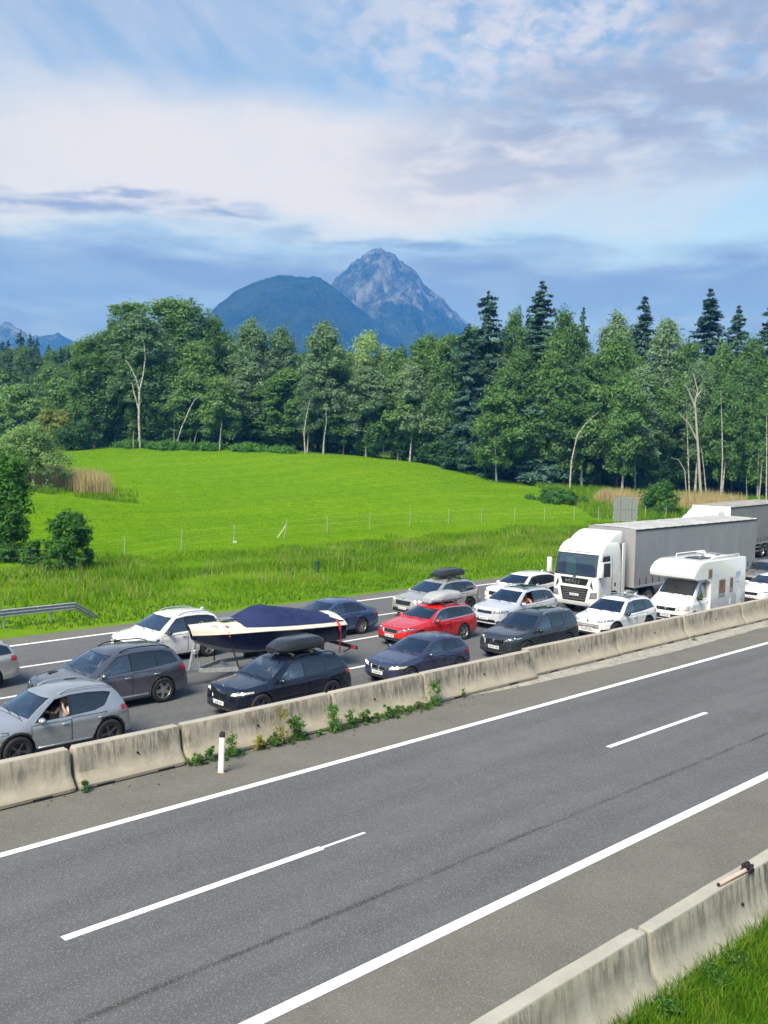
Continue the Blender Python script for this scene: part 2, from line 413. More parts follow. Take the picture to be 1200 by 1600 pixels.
# wheel tracks and the tarred paving seam
def stripe(y0, wd, amt):
    q = k.m('ABSOLUTE', k.m('SUBTRACT', yw, y0)); return k.m('MULTIPLY', k.ss(q, wd, 0.), amt)
trk = k.m('ADD', k.m('ADD', stripe(12.9, .5, .5), stripe(15.0, .55, .42)), k.m('ADD', stripe(16.9, .5, .42), stripe(11.2, .45, .4)))
base = k.mix(k.m('MULTIPLY', trk, k.ss(k.noise(k.vm('MULTIPLY', pos, (.06, .5, 1)), 1., 4), .3, .65, .35, 1.)), base, (.066, .067, .071))
sy = k.m('ADD', py_, k.m('MULTIPLY', k.m('SUBTRACT', k.noise(k.vm('MULTIPLY', pos, (.35, 1, 1)), 1.2, 5, .7), .5), .16))
seam = k.m('MULTIPLY', k.ss(k.m('ABSOLUTE', k.m('SUBTRACT', sy, 11.96)), .10, .01), k.ss(k.noise(pos, 1.4, 5, .7), .30, .62, .15, .85))
base = k.mix(seam, base, (.035, .034, .034))
base = k.mix(k.ss(g1, .30, .48, .55, 0.), base, (.030, .030, .032))
base = k.mix(k.m('MULTIPLY', k.ss(spk, .74, .97), .55), base, (.26, .255, .245))
base = k.mix(k.ss(k.noise(pos, .35, 6, .7), .62, .75, 0., .25), base, (.06, .058, .056))
k.put(b.inputs['Base Color'], base); b.inputs['Roughness'].default_value = .86; b.inputs['Specular IOR Level'].default_value = .35
k.put(b.inputs['Normal'], k.bump(k.m('ADD', g1, k.m('MULTIPLY', spk, .5)), .45, .006))
M['asphalt'] = m
X0, X1 = -120., 700.
def sheet(name, y0, y1, z, mat, x0=X0, x1=X1):
    xs = np.linspace(x0, x1, 60); V = np.array([(x, y, z) for x in xs for y in (y0, y1)]); i = np.arange(59) * 2
    return structure(npmesh(name, V, np.stack([i, i + 2, i + 3, i + 1], -1), mat))
def ragged(name, ys0, ys1, z, mat, xs):
    V = np.array([(x, y, z) for x, a, c in zip(xs, ys0, ys1) for y in (a, c)]); i = np.arange(len(xs) - 1) * 2
    return structure(npmesh(name, V, np.stack([i, i + 2, i + 3, i + 1], -1), mat))
sheet('road', 7.0, 20.62, 0., M['asphalt']); sheet('road', 20.62, 37.28, 0., M['asphalt'])
M['line'] = pmat('road_paint', (.80, .81, .82), .6, var=.05, vs=3.)
m, k, b = newmat('road_paint_worn'); pos = k.new('ShaderNodeNewGeometry').outputs['Position']
wn = k.noise(pos, 18, 5, .75)
k.put(b.inputs['Base Color'], k.mix(k.ss(wn, .55, .70, 0., .75), k.mix(k.noise(pos, 1.3, 4), (.70, .71, .73), (.82, .83, .84)), (.22, .22, .22))); b.inputs['Roughness'].default_value = .65
M['line'] = m
def line(name, y, wd, x0=X0, x1=X1): return sheet(name, y - wd / 2, y + wd / 2, .004, M['line'], x0, x1)
line('edge_line', 10.36, .225); line('edge_line', 17.84, .20)
line('edge_line', 35.83, .20)
def dash(y, x0, x1, wd=.15): return line('lane_dash', y, wd, x0, x1)
# measured: dashes of the near carriageway
p0, p1, p2 = at(98, 1467, z=0), at(505, 1326, z=0), at(571, 1301.5, z=0); q0, q1 = at(950, 1167.5, z=0), at(1110, 1115, z=0)
per = q0.x - p0.x
dash(p0.y, p0.x, p1.x, .17); dash(p2.y + .02, p1.x, p2.x, .075); dash(q0.y, q0.x, q1.x, .15)
for j in range(2, 9): dash(q0.y, q0.x + per * (j - 1), q1.x + per * (j - 1))
dash(p0.y, p0.x - per, p1.x - per)
for y, a in ((32.27, at(65, 1038, z=0).x), (28.77, at(534, 1002, z=0).x), (25.13, at(546, 1045, z=0).x)):
    for j in range(-3, 12): dash(y, a + j * per - (5.1 if y > 30 else 0) + (3.4 if y > 30 else 0), a + j * per + 5.1 - (1.7 if y > 30 else 0), .15)

# ------------------------------------------------------------------ concrete barriers
def concrete(name, light, dark, drip, warm=1.):
    m, k, b = newmat(name)
    c = k.new('ShaderNodeNewGeometry').outputs['Position']; x, y, z = k.sep(c)
    n1 = k.noise(c, 1.6, 6, .7); n2 = k.noise(c, 22, 4, .7); nb = k.noise(c, .5, 4, .6)
    st = k.noise(k.vm('MULTIPLY', c, (9., 9., .7)), 1., 5, .7); st2 = k.noise(k.vm('MULTIPLY', c, (2.2, 2.2, .35)), 1., 5, .65)
    base = k.mix(k.ss(n1, .3, .7), dark, light)
    base = k.mix(k.m('MULTIPLY', k.ss(n2, .5, .8), .25), base, (.46, .44, .38))
    # damp streaks hang from the top edge and stop part way down
    hz = k.m('ADD', z, k.m('MULTIPLY', k.m('SUBTRACT', st2, .5), 1.1))
    streak = k.m('MULTIPLY', k.ss(st, .42, .60), k.ss(hz, .15, .70))
    streak = k.m('MULTIPLY', streak, k.ss(nb, .34, .60, .40, 1.)); streak = k.m('MULTIPLY', streak, k.ss(z, .895, .87, .12, 1.))
    base = k.mix(k.m('MULTIPLY', streak, drip), base, (.060, .056, .044))
    base = k.mix(k.m('MULTIPLY', k.m('MULTIPLY', k.ss(z, .22, .0), k.ss(n1, .3, .6)), .6), base, (.13, .115, .085))
    base = k.mix(k.m('MULTIPLY', k.ss(z, .885, .905), .5), base, (.44, .43, .39))
    k.put(b.inputs['Base Color'], base); b.inputs['Roughness'].default_value = .9
    k.put(b.inputs['Normal'], k.bump(k.m('ADD', n2, k.m('MULTIPLY', n1, 2.)), .35, .01))
    return m
M['conc'] = concrete('barrier_concrete', (.375, .335, .265), (.27, .243, .195), .72)
M['conc2'] = concrete('barrier_concrete_mossy', (.36, .34, .285), (.25, .238, .19), .9)
M['strip'] = pmat('concrete_strip', (.30, .29, .255), .9, var=.2, vs=3, bump=.3, bs=30)
M['hole'] = pmat('dark_gap', (.010, .010, .010), .9)
PROF = [(0, .03), (0, .10), (.045, .13), (.22, .34), (.265, .60), (.30, .86), (.325, .90), (.545, .90), (.57, .86), (.605, .60), (.65, .34), (.825, .13), (.87, .10), (.87, .03)]
def barrier(x0, x1, y0, label, group, gap=.02, mat='conc', worn=0., holes=True, scup=2):
    L = x1 - x0; t = thing('concrete_barrier', label, 'concrete barrier', (x0, y0, 0), 0, group)
    mb = MB(); ns = 18; rings = []; rnd = random.Random(int(x0 * 100) + int(y0))
    xs = [gap] + [gap + .05] + [L * i / ns for i in range(1, ns)] + [L - gap - .05, L - gap]
    for i, x in enumerate(xs):
        e = .035 if i in (0, len(xs) - 1) else 0.
        ring = []
        for a, (y, z) in enumerate(PROF):
            yy = y; zz = z - e * (z > .8) - e * .3
            yy = y + (e if y < .43 else -e) * .8
            zz += noise.noise(Vector((x0 + x, a * .7, y0))) * .008
            yy += noise.noise(Vector((x0 + x, a * .7 + 9, y0))) * .008
            ring.append((x, yy, max(.0, zz)))
        rings.append(ring)
    mb.loft(rings); body = mb.build('concrete_body', M[mat], t, 32)
    if holes:
        h = MB(); xh = L * .5 + rnd.uniform(-.3, .3)
        h.lathe([(-.03, .026), (.012, .026)], 12, 'y', (xh, .245, .50), 0, True)
        h.build('lifting_hole', M['hole'], t)
    for j in range(scup):
        xs_ = L * (j + .5) / scup + rnd.uniform(-.2, .2)
        s = MB(); s.box(xs_ - .22, xs_ + .22, -.006, .06, .004, .06); s.build('drain_slot', M['hole'], t)
    return t
G1 = 'concrete barrier elements along the median'
j = [2.2, 6.3, at(123, 1237, z=0).x, at(290, 1193, z=0).x, at(536, 1140, z=0).x, at(673, 1102.5, z=0).x, at(827, 1057, z=0).x, at(962, 1023, z=0).x, at(1081, 999, z=0).x, at(1163, 976, z=0).x]
LB = [None, 'leftmost concrete median barrier element, beside the front wheel of the silver crossover',
      'short concrete barrier element below the silver crossover tail, weed tuft at its left foot',
      'concrete barrier element behind the white marker post with yellowish weeds at its foot',
      'dark stained concrete barrier element in front of the dark blue hatchback',
      'concrete barrier element right of the dark upright weed, below the dark grey family car',
      'concrete barrier element with dark streaks between the family car and the white crossover',
      'concrete barrier element below the white crossover with the rounded grille',
      'concrete barrier element below the nose of the motorhome', 'concrete barrier element below the rear windows of the motorhome']
def toe(x): return 20.0 + .32 * min(1, max(0, (x - 21) / 7.))
for i in range(9):
    barrier(j[i], j[i + 1], toe(j[i]), LB[i] or 'concrete barrier element at the left end of the median', G1, gap=.05 if i in (1, 2) else .02, scup=2)
x = j[-1]; far_lab = 'concrete median barrier element in the far row right of the motorhome'
for i in range(12):
    barrier(x, x + 5.2, 20.32, far_lab, G1); x += 5.2
# light concrete strip along the barrier foot
xs = np.arange(21.8, 120, .35); rr = np.array([noise.noise(Vector((x * .9, 3, 0))) + .6 * noise.noise(Vector((x * 3.1, 8, 0))) for x in xs])
wd = np.interp(xs, [21.8, 23, 25, 34, 44, 120], [.05, .25, .62, .95, .75, .8])
ragged('concrete_strip', 20.32 - wd + .10 * rr, np.full(len(xs), 20.45), .006, M['strip'], xs)
rg = random.Random(11); gb = MB()
for q in range(170):
    x = rg.uniform(9, 44); y = toe(x) - abs(rg.gauss(0, .35)) - .02; s = rg.uniform(.008, .03)
    gb.ell((x, y, s * .4), (s, s * rg.uniform(.5, 1), s * .6), 6, 4)
stuff(gb.build('road_grit', pmat('road_grit', (.07, .06, .045), .9, var=.6, vs=3)), 'grit and crumbs along the foot of the median barrier')
# near barrier at the lower right, its back towards the bank
G2 = 'concrete barrier elements beside the grass bank'
jn = at(1012, 1456, z=.9).x
barrier(jn - 5.6, jn, 6.88, 'lower concrete barrier element running out of the bottom edge beside the grass', G2, mat='conc2', scup=0)
barrier(jn, jn + 5.3, 6.84, 'concrete barrier element by the grass bank carrying the pinkish post', G2, mat='conc2', scup=0)
for i in range(1, 8): barrier(jn + 5.3 * i, jn + 5.3 * (i + 1), 6.84, 'concrete barrier element of the row beyond the right edge', G2, mat='conc2', scup=0)
for i in range(1, 3): barrier(jn - 5.6 * (i + 1), jn - 5.6 * i, 6.88, 'concrete barrier element of the row below the bottom edge', G2, mat='conc2', scup=0)

# ------------------------------------------------------------------ mountains
def massif(name, prof, dist, depth, foot, seed, rock_hi, label):
    """one mountain: its skyline at a distance, flanks falling to the front and the back"""
    pxs = np.array([p[0] for p in prof], float); pys = np.array([p[1] for p in prof], float)
    U = np.arange(pxs[0], pxs[-1] + .1, 1.6 if len(prof) > 12 else 2.5); nv = 90
    top = np.interp(U, pxs, pys)
    H = np.array([at(u, t, dist).z for u, t in zip(U, top)]); B = [at(u, 690, dist) for u in U]
    vs = np.concatenate([np.linspace(-1, 0, nv), np.linspace(0, 1, 14)[1:]])
    V = np.zeros((len(U), len(vs), 3)); off = Vector((seed * 13.1, seed * 7.7, 0))
    for a in range(len(U)):
        c = at(U[a], top[a], dist).dot(_Rt) / dist
        for q, v in enumerate(vs):
            d = dist + v * depth
            p = _F * d + _Rt * (c * dist * (1 + .12 * v))
            sh = 1 - abs(v) ** (1.15 if v < 0 else 1.4)
            r1 = noise.fractal(Vector((p.x, p.y, 0)) / (dist * .035) + off, 1.0, 2.1, 6)
            r2 = noise.ridged_multi_fractal(Vector((p.x, p.y, 0)) / (dist * .028) + off, 1.0, 2.1, 5, 1.0, 2.0) - .8
            amp = min(1, abs(v) * 5) * (1 - abs(v)) * (.06 + .10 * rock_hi)
            z = foot + (H[a] - foot) * (sh + amp * (r1 * .5 + r2 * .55)) + r1 * dist * .0012 + noise.noise(Vector((p.x, p.y, 0)) / (dist * .0035)) * dist * .0011 * (1 + .5 * rock_hi) + (noise.ridged_multi_fractal(Vector((p.x, p.y, 0)) / (dist * .008), 1., 2.1, 4, 1., 2.) - 1.) * dist * .0022 * rock_hi
            V[a, q] = (p.x, p.y, z)
    nv = len(vs); i = (np.arange(len(U) - 1)[:, None] * nv + np.arange(nv - 1)[None]).ravel()
    o = npmesh(name, V.reshape(-1, 3), np.stack([i, i + nv, i + nv + 1, i + 1], -1), None, smooth=True)
    m, k, b = newmat(name + '_rock_and_forest')
    geo = k.new('ShaderNodeNewGeometry'); pos = geo.outputs['Position']; z = k.sep(pos)[2]; nz = k.sep(geo.outputs['Normal'])[2]
    s = 1. / dist
    n1 = k.noise(pos, 26 * s, 7, .65, .4); n2 = k.noise(k.vm('MULTIPLY', pos, (1, 1, .45)), 75 * s, 6, .68); n3 = k.noise(pos, 420 * s, 4, .7)
    hz = k.m('ADD', k.m('DIVIDE', k.m('SUBTRACT', z, foot), float(H.max() - foot)), k.m('MULTIPLY', k.m('SUBTRACT', n1, .5), .9))
    rock = k.mix(k.ss(n2, .42, .72), (.065, .070, .080), (.215, .225, .235))
    wood = k.mix(k.m('ADD', k.m('MULTIPLY', k.ss(n3, .3, .7), .5), k.m('MULTIPLY', k.ss(n1, .35, .65), .5)), (.003, .009, .006), (.046, .068, .028))
    f = k.m('MULTIPLY', k.ss(hz, 1.12 - .62 * rock_hi, 1.26 - .60 * rock_hi), k.ss(n2, .40, .55, .05, 1.))
    k.put(b.inputs['Base Color'], k.mix(f, wood, rock)); b.inputs['Roughness'].default_value = 1.; b.inputs['Specular IOR Level'].default_value = 0.
    k.put(b.inputs['Normal'], k.bump(k.m('ADD', n2, n3), .9, dist * .006))
    o.data.materials.append(m); o['label'] = label
    return structure(o)
massif('mountain', [(470, 560), (490, 500), (505, 470), (517, 444), (524, 437), (531, 432), (545, 421), (558, 410), (570, 402), (580, 395), (587, 391), (597, 390), (604, 394), (612, 396), (618, 401), (626, 410), (633, 417), (641, 420), (648, 424), (655, 434), (660, 443), (665, 450), (677, 460), (686, 466), (695, 473.5), (706, 485), (723, 500), (745, 520), (790, 560), (830, 590)], 3000., 900., 12., 3, 1.,
       'grey pointed rocky peak rising behind the forested hump')
massif('mountain', [(255, 580), (300, 520), (325, 494), (338, 481), (347, 471), (357, 464), (366, 456), (377, 450.5), (387, 446), (396, 441), (405, 437.5), (415, 434), (425, 433.5), (434, 431.5), (453, 431), (465, 432.5), (474, 432), (481, 434), (488, 430.5), (499, 434), (509, 441), (520, 449), (530, 456), (550, 472), (575, 492), (600, 512), (640, 545), (690, 590)], 2500., 800., 12., 8, .0,
       'rounded forested hump left of the rocky peak')
massif('mountain', [(-140, 540), (-90, 515), (-40, 512), (0, 506), (11, 502), (20, 507), (30, 512), (44, 524), (60, 526), (75, 524), (92, 521), (105, 528), (127, 541), (170, 570)], 3050., 420., 12., 14, .55,
       'small distant mountain at the left edge')
# pale air: one closed box round everything
m = bpy.data.materials.new('haze_air'); m.use_nodes = True; k = NT(m.node_tree); k.n.clear()
pv = k.new('ShaderNodeVolumePrincipled'); pv.inputs['Color'].default_value = (.055, .25, .80, 1); pv.inputs['Absorption Color'].default_value = (1, 1, 1, 1); pv.inputs['Density'].default_value = 3.4e-4; pv.inputs['Anisotropy'].default_value = .0
k.l.new(pv.outputs[0], k.new('ShaderNodeOutputMaterial').inputs['Volume'])
hz = MB(); hz.box(-1700, 4420, -1700, 4420, -3., 680.); stuff(hz.build('haze', m))
# ------------------------------------------------------------------ vegetation
def leafmat(name, stops, trans=.42, rough=.6):
    m = bpy.data.materials.new(name); m.use_nodes = True; k = NT(m.node_tree); b = k.n['Principled BSDF']
    isl = k.new('ShaderNodeNewGeometry').outputs['Random Per Island']; rnd = k.new('ShaderNodeObjectInfo').outputs['Random']
    pos = k.new('ShaderNodeTexCoord').outputs['Object']
    v = k.m('ADD', k.m('ADD', k.m('MULTIPLY', isl, .45), k.m('MULTIPLY', rnd, .30)), k.m('MULTIPLY', k.noise(pos, .45, 3, .6), .25))
    c = k.ramp(v, stops)
    k.put(b.inputs['Base Color'], c); b.inputs['Roughness'].default_value = rough; b.inputs['Specular IOR Level'].default_value = .25
    tr = k.new('ShaderNodeBsdfTranslucent'); k.put(tr.inputs[0], k.mix(.5, c, (.16, .26, .03)))
    mx = k.new('ShaderNodeMixShader'); mx.inputs[0].default_value = trans
    k.l.new(b.outputs[0], mx.inputs[1]); k.l.new(tr.outputs[0], mx.inputs[2]); k.l.new(mx.outputs[0], k.n['Material Output'].inputs[0])
    return m
LM = {
 'broad': leafmat('broad_leaves', [(.15, (0.056, 0.128, 0.043)), (.5, (0.119, 0.243, 0.071)), (.85, (0.228, 0.378, 0.114))], .45),
 'light': leafmat('light_leaves', [(.15, (0.074, 0.172, 0.051)), (.5, (0.148, 0.292, 0.080)), (.85, (0.262, 0.409, 0.146))], .45),
 'birch': leafmat('birch_leaves', [(.15, (0.096, 0.177, 0.091)), (.5, (0.186, 0.311, 0.162)), (.85, (0.319, 0.446, 0.261))], .45),
 'willow': leafmat('willow_leaves', [(.15, (0.176, 0.304, 0.099)), (.5, (0.307, 0.472, 0.169)), (.85, (0.455, 0.622, 0.239))], .5),
 'spruce': leafmat('spruce_needles', [(.15, (0.022, 0.058, 0.046)), (.5, (0.046, 0.108, 0.078)), (.85, (0.092, 0.173, 0.120))], .12),
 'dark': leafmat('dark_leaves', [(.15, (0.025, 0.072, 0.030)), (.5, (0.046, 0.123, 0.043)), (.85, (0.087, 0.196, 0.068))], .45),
 'bush': leafmat('bush_leaves', [(.15, (0.033, 0.113, 0.020)), (.5, (0.072, 0.213, 0.028)), (.85, (0.132, 0.313, 0.050))], .45),
 'olive': leafmat('olive_leaves', [(.15, (0.119, 0.182, 0.036)), (.5, (0.202, 0.262, 0.053)), (.85, (0.308, 0.343, 0.082))], .45),
 'weed': leafmat('weed_leaves', [(.15, (0.036, 0.103, 0.014)), (.5, (0.073, 0.182, 0.024)), (.85, (0.133, 0.266, 0.048))], .45),
 'yellow': leafmat('yellow_leaves', [(.15, (0.119, 0.139, 0.015)), (.5, (0.277, 0.257, 0.030)), (.85, (0.416, 0.356, 0.050))], .45),
}
def barkmat(name, stops, vs=3., stretch=(6, 6, 1.)):
    m, k, b = newmat(name); c = k.new('ShaderNodeTexCoord').outputs['Object']
    n = k.noise(k.vm('MULTIPLY', c, stretch), vs, 5, .7); k.put(b.inputs['Base Color'], k.ramp(n, stops)); b.inputs['Roughness'].default_value = .9
    k.put(b.inputs['Normal'], k.bump(n, .5, .03)); return m
M['bark'] = barkmat('bark', [(.3, (.045, .036, .028)), (.7, (.13, .11, .09))])
M['birch_bark'] = barkmat('birch_bark', [(.38, (.05, .045, .04)), (.47, (.30, .285, .26)), (.7, (.50, .48, .44))], 1.2, (1.5, 1.5, 4.))
M['dead_wood'] = barkmat('dead_wood', [(.3, (.20, .185, .165)), (.7, (.42, .40, .36))])

def quads(C, N, size, rs, asp=1.6):
    """one small leaf quad per row: centre, rough normal, size"""
    n = len(C); size = np.broadcast_to(size, (n,))
    N = N / np.maximum(np.linalg.norm(N, axis=1, keepdims=True), 1e-6)
    T = rs.normal(size=(n, 3)); T -= N * (T * N).sum(1, keepdims=True); T /= np.maximum(np.linalg.norm(T, axis=1, keepdims=True), 1e-6)
    B = np.cross(N, T); s = (size * .5)[:, None]
    V = np.stack([C - T * s * asp, C - B * s * .62 + N * s * .15, C + T * s * asp, C + B * s * .62 + N * s * .15], 1).reshape(-1, 3)
    return V, np.arange(4 * n).reshape(n, 4)

def crown_mesh(name, H, Wd, base, seed, nclump, nleaf, leaf, shape='round', clump=(.9, 1.7), droop=0., mat='broad', flat=.7):
    """leaf clumps spread through a crown volume; returns mesh and clump centres"""
    rs = np.random.RandomState(seed); C = []; ch = H - base
    while len(C) < nclump:
        t = rs.rand() ** .85; a = rs.rand() * 2 * pi
        if shape == 'round': r = sqrt(max(0, 1 - (2 * t - .95) ** 2 / 1.12))
        elif shape == 'birch': r = (sin(pi * min(1, t * .86 + .14)) ** .55) * (1 - .12 * t)
        elif shape == 'dome': r = sqrt(max(0.02, 1 - (t * .98) ** 2.2))
        elif shape == 'loose': r = .55 + .45 * sin(pi * t)
        else: r = (1 - t) ** .8 + .06
        r *= .72 + .38 * noise.noise(Vector((cos(a) * 1.4, sin(a) * 1.4, t * 3 + seed)))+ .12 * rs.rand()
        q = r * (rs.rand() ** .36)
        C.append((cos(a) * q * Wd / 2, sin(a) * q * Wd / 2, base + t * ch * .96))
    C = np.array(C); per = nleaf // nclump; P = []; Nn = []
    for c in C:
        rr = rs.uniform(*clump); d = rs.normal(size=(per, 3)); d /= np.linalg.norm(d, axis=1, keepdims=True)
        rad = rr * (rs.rand(per, 1) ** .55); p = d * rad * np.array([1, 1, flat]) * rs.uniform(.65, 1.45, 3) * (1 + .35 * np.sin(d @ rs.normal(size=3) * 3.))[:, None]
        if droop: p[:, 2] -= droop * (np.hypot(p[:, 0], p[:, 1]) ** 1.5) * rs.rand(per)
        P.append(c + p); Nn.append(d * np.array([.8, .8, .6]) + np.array([0, 0, .55]) + rs.normal(size=(per, 3)) * .45)
    P = np.concatenate(P); Nn = np.concatenate(Nn); P[:, 2] = np.maximum(P[:, 2], .03)
    V, F = quads(P, Nn, leaf * rs.uniform(.6, 1.35, len(P)), rs)
    me = npmesh(name, V, F, LM[mat]); md = me.data; bpy.data.objects.remove(me); return md, C
def trunk_mesh(name, H, r, seed, C=None, nb=8, bark='bark', bend=.3, fork=False):
    rnd = random.Random(seed); mb = MB(); pts = []; a = rnd.random() * 6.3
    for i in range(9):
        t = i / 8; pts.append(Vector((cos(a) * bend * sin(t * 2.4), sin(a) * bend * sin(t * 2.4), H * .93 * t - .4 * (i == 0))))
    mb.tube(pts, [r * (1.25 if i == 0 else 1 - .88 * i / 8) for i in range(9)], 7)
    if C is not None and len(C):
        for q in rnd.sample(range(len(C)), min(nb, len(C))):
            e = Vector(C[q]); hh = max(.12 * H, e.z - abs(e.xy.length) * rnd.uniform(.5, 1.0)); t = min(.9, hh / (H * .93)); i = int(t * 8); s = pts[i].lerp(pts[min(8, i + 1)], t * 8 - i)
            md = s.lerp(e, .5) + Vector((0, 0, -.12 * (e - s).length)); rr = r * (1 - .88 * t) * .45
            mb.tube([s, md, e], [rr, rr * .6, rr * .25], 5)
    me = mb.mesh(name, 60); me.materials.append(M[bark]); return me
def spruce_mesh(name, H, Wd, seed, nw=36, mat='spruce', ragged=.34, base=.05, leaf=.40, power=.80):
    rs = np.random.RandomState(seed); P = []; Nn = []; S = []
    for i in range(nw):
        t = i / (nw - 1.); z0_ = H * (base + (1 - base) * (1 - (1 - t) ** 1.08)); z = z0_; L = Wd / 2 * ((1 - t) ** power + .03); nbr = int(5 + 7 * (1 - t))
        for q in range(nbr):
            a = rs.rand() * 2 * pi; z = z0_ + rs.uniform(-.75, .75) * H / nw * (1 if t < .93 else .2); Lb = L * (1 - ragged + ragged * 2 * rs.rand() * .75); nq = int(8 + Lb * 20)
            u = rs.rand(nq) ** .7; x = u * Lb
            w = rs.normal(size=nq) * (.10 + .16 * x * (1 - u * .6)); zz = z - x * (.28 + .12 * (1 - t)) + .16 * x * u - np.abs(rs.normal(size=nq)) * .16 * (1 + x * .25)
            P.append(np.stack([cos(a) * x - sin(a) * w, sin(a) * x + cos(a) * w, zz], 1))
            Nn.append(np.stack([cos(a) * .5 + rs.normal(size=nq) * .35, sin(a) * .5 + rs.normal(size=nq) * .35, .75 + rs.normal(size=nq) * .35], 1))
            S.append(leaf * (1.15 - .45 * u) * (.6 + .4 * min(1, Lb)))
    P = np.concatenate(P); P[:, 2] = np.maximum(P[:, 2], .05)
    V, F = quads(P, np.concatenate(Nn), np.concatenate(S) * rs.uniform(.7, 1.3, len(P)), rs, 1.8)
    o = npmesh(name, V, F, LM[mat]); me = o.data; bpy.data.objects.remove(o); return me

KIND = {}
def kind(key, name, H, Wd, crown, trunk): KIND.setdefault(key, []).append((name, H, Wd, crown, trunk))
for s in range(3):
    c, C = crown_mesh('crown', 20, 9, 3.5, 10 + s, 120, 26000, .30, 'round', (.8, 1.6), mat='broad', flat=.85); kind('broad', 'broadleaf_tree', 20, 9, c, trunk_mesh('trunk', 20, .26, s, C, 10))
for s in range(3):
    c, C = crown_mesh('crown', 20, 7, 6.0, 20 + s, 95, 21000, .25, 'birch', (.6, 1.3), .45, 'birch', flat=.9); kind('birch', 'birch_tree', 20, 7, c, trunk_mesh('trunk', 20, .20, 5 + s, C, 12, 'birch_bark', .5))
for s in range(2):
    c, C = crown_mesh('crown', 13, 6.5, 2.6, 30 + s, 75, 16000, .25, 'birch', (.5, 1.15), .35, 'light', flat=.85); kind('light', 'young_birch', 13, 6.5, c, trunk_mesh('trunk', 13, .13, 9 + s, C, 9, 'birch_bark', .4))
c, C = crown_mesh('crown', 18, 9, 6, 41, 75, 18000, .24, 'round', (.9, 1.6), .5, 'willow', flat=.85); kind('willow', 'willow_tree', 18, 9, c, trunk_mesh('trunk', 18, .3, 14, C, 12))
c, C = crown_mesh('crown', 22, 8, 6, 43, 46, 9000, .30, 'loose', (.6, 1.15), 0, 'broad'); kind('loose', 'open_crowned_tree', 22, 8, c, trunk_mesh('trunk', 22, .26, 15, C, 26))
for s in range(2):
    kind('spruce', 'spruce_tree', 26, 9, spruce_mesh('crown', 26, 9, 50 + s), trunk_mesh('trunk', 26, .24, 20 + s, None, 0, 'bark', .05))
kind('fir', 'fir_tree', 26, 10, spruce_mesh('crown', 26, 10, 55, 30, ragged=.5, leaf=.44, power=.50), trunk_mesh('trunk', 26, .26, 23, None, 0, 'bark', .1))
for s in range(2):
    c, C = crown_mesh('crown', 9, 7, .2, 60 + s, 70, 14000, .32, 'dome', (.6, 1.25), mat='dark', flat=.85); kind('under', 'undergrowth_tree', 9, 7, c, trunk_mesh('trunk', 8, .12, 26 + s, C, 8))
GT = 'trees of the forest edge behind the meadow'
def tree(key, x, y, H, Wd, label, group=GT, var=None, rz=None, seed=0, z=None):
    rnd = random.Random(int(x * 37 + y * 91) + seed); vs = KIND[key]; name, h0, w0, c, tr = vs[rnd.randrange(len(vs)) if var is None else var]
    t = thing(name, label, 'tree', (x, y, (gz(x, y) if z is None else z) - .05), rnd.random() * 6.28 if rz is None else rz, group)
    s = (Wd / w0, Wd / w0, H / h0)
    for nm, me in (('crown', c), ('trunk', tr)):
        o = link(nm, me, None, t); o.scale = s if nm == 'crown' else (H / h0, H / h0, H / h0)
    return t
def tree_px(key, px, by, ty, wpx, depth, label, var=None, **kw):
    p = at(px, by, depth); g = gz(p.x, p.y); top = at(px, ty, depth)
    return tree(key, p.x, p.y, top.z - g, wpx * depth / FPX, label, var=var, **kw)
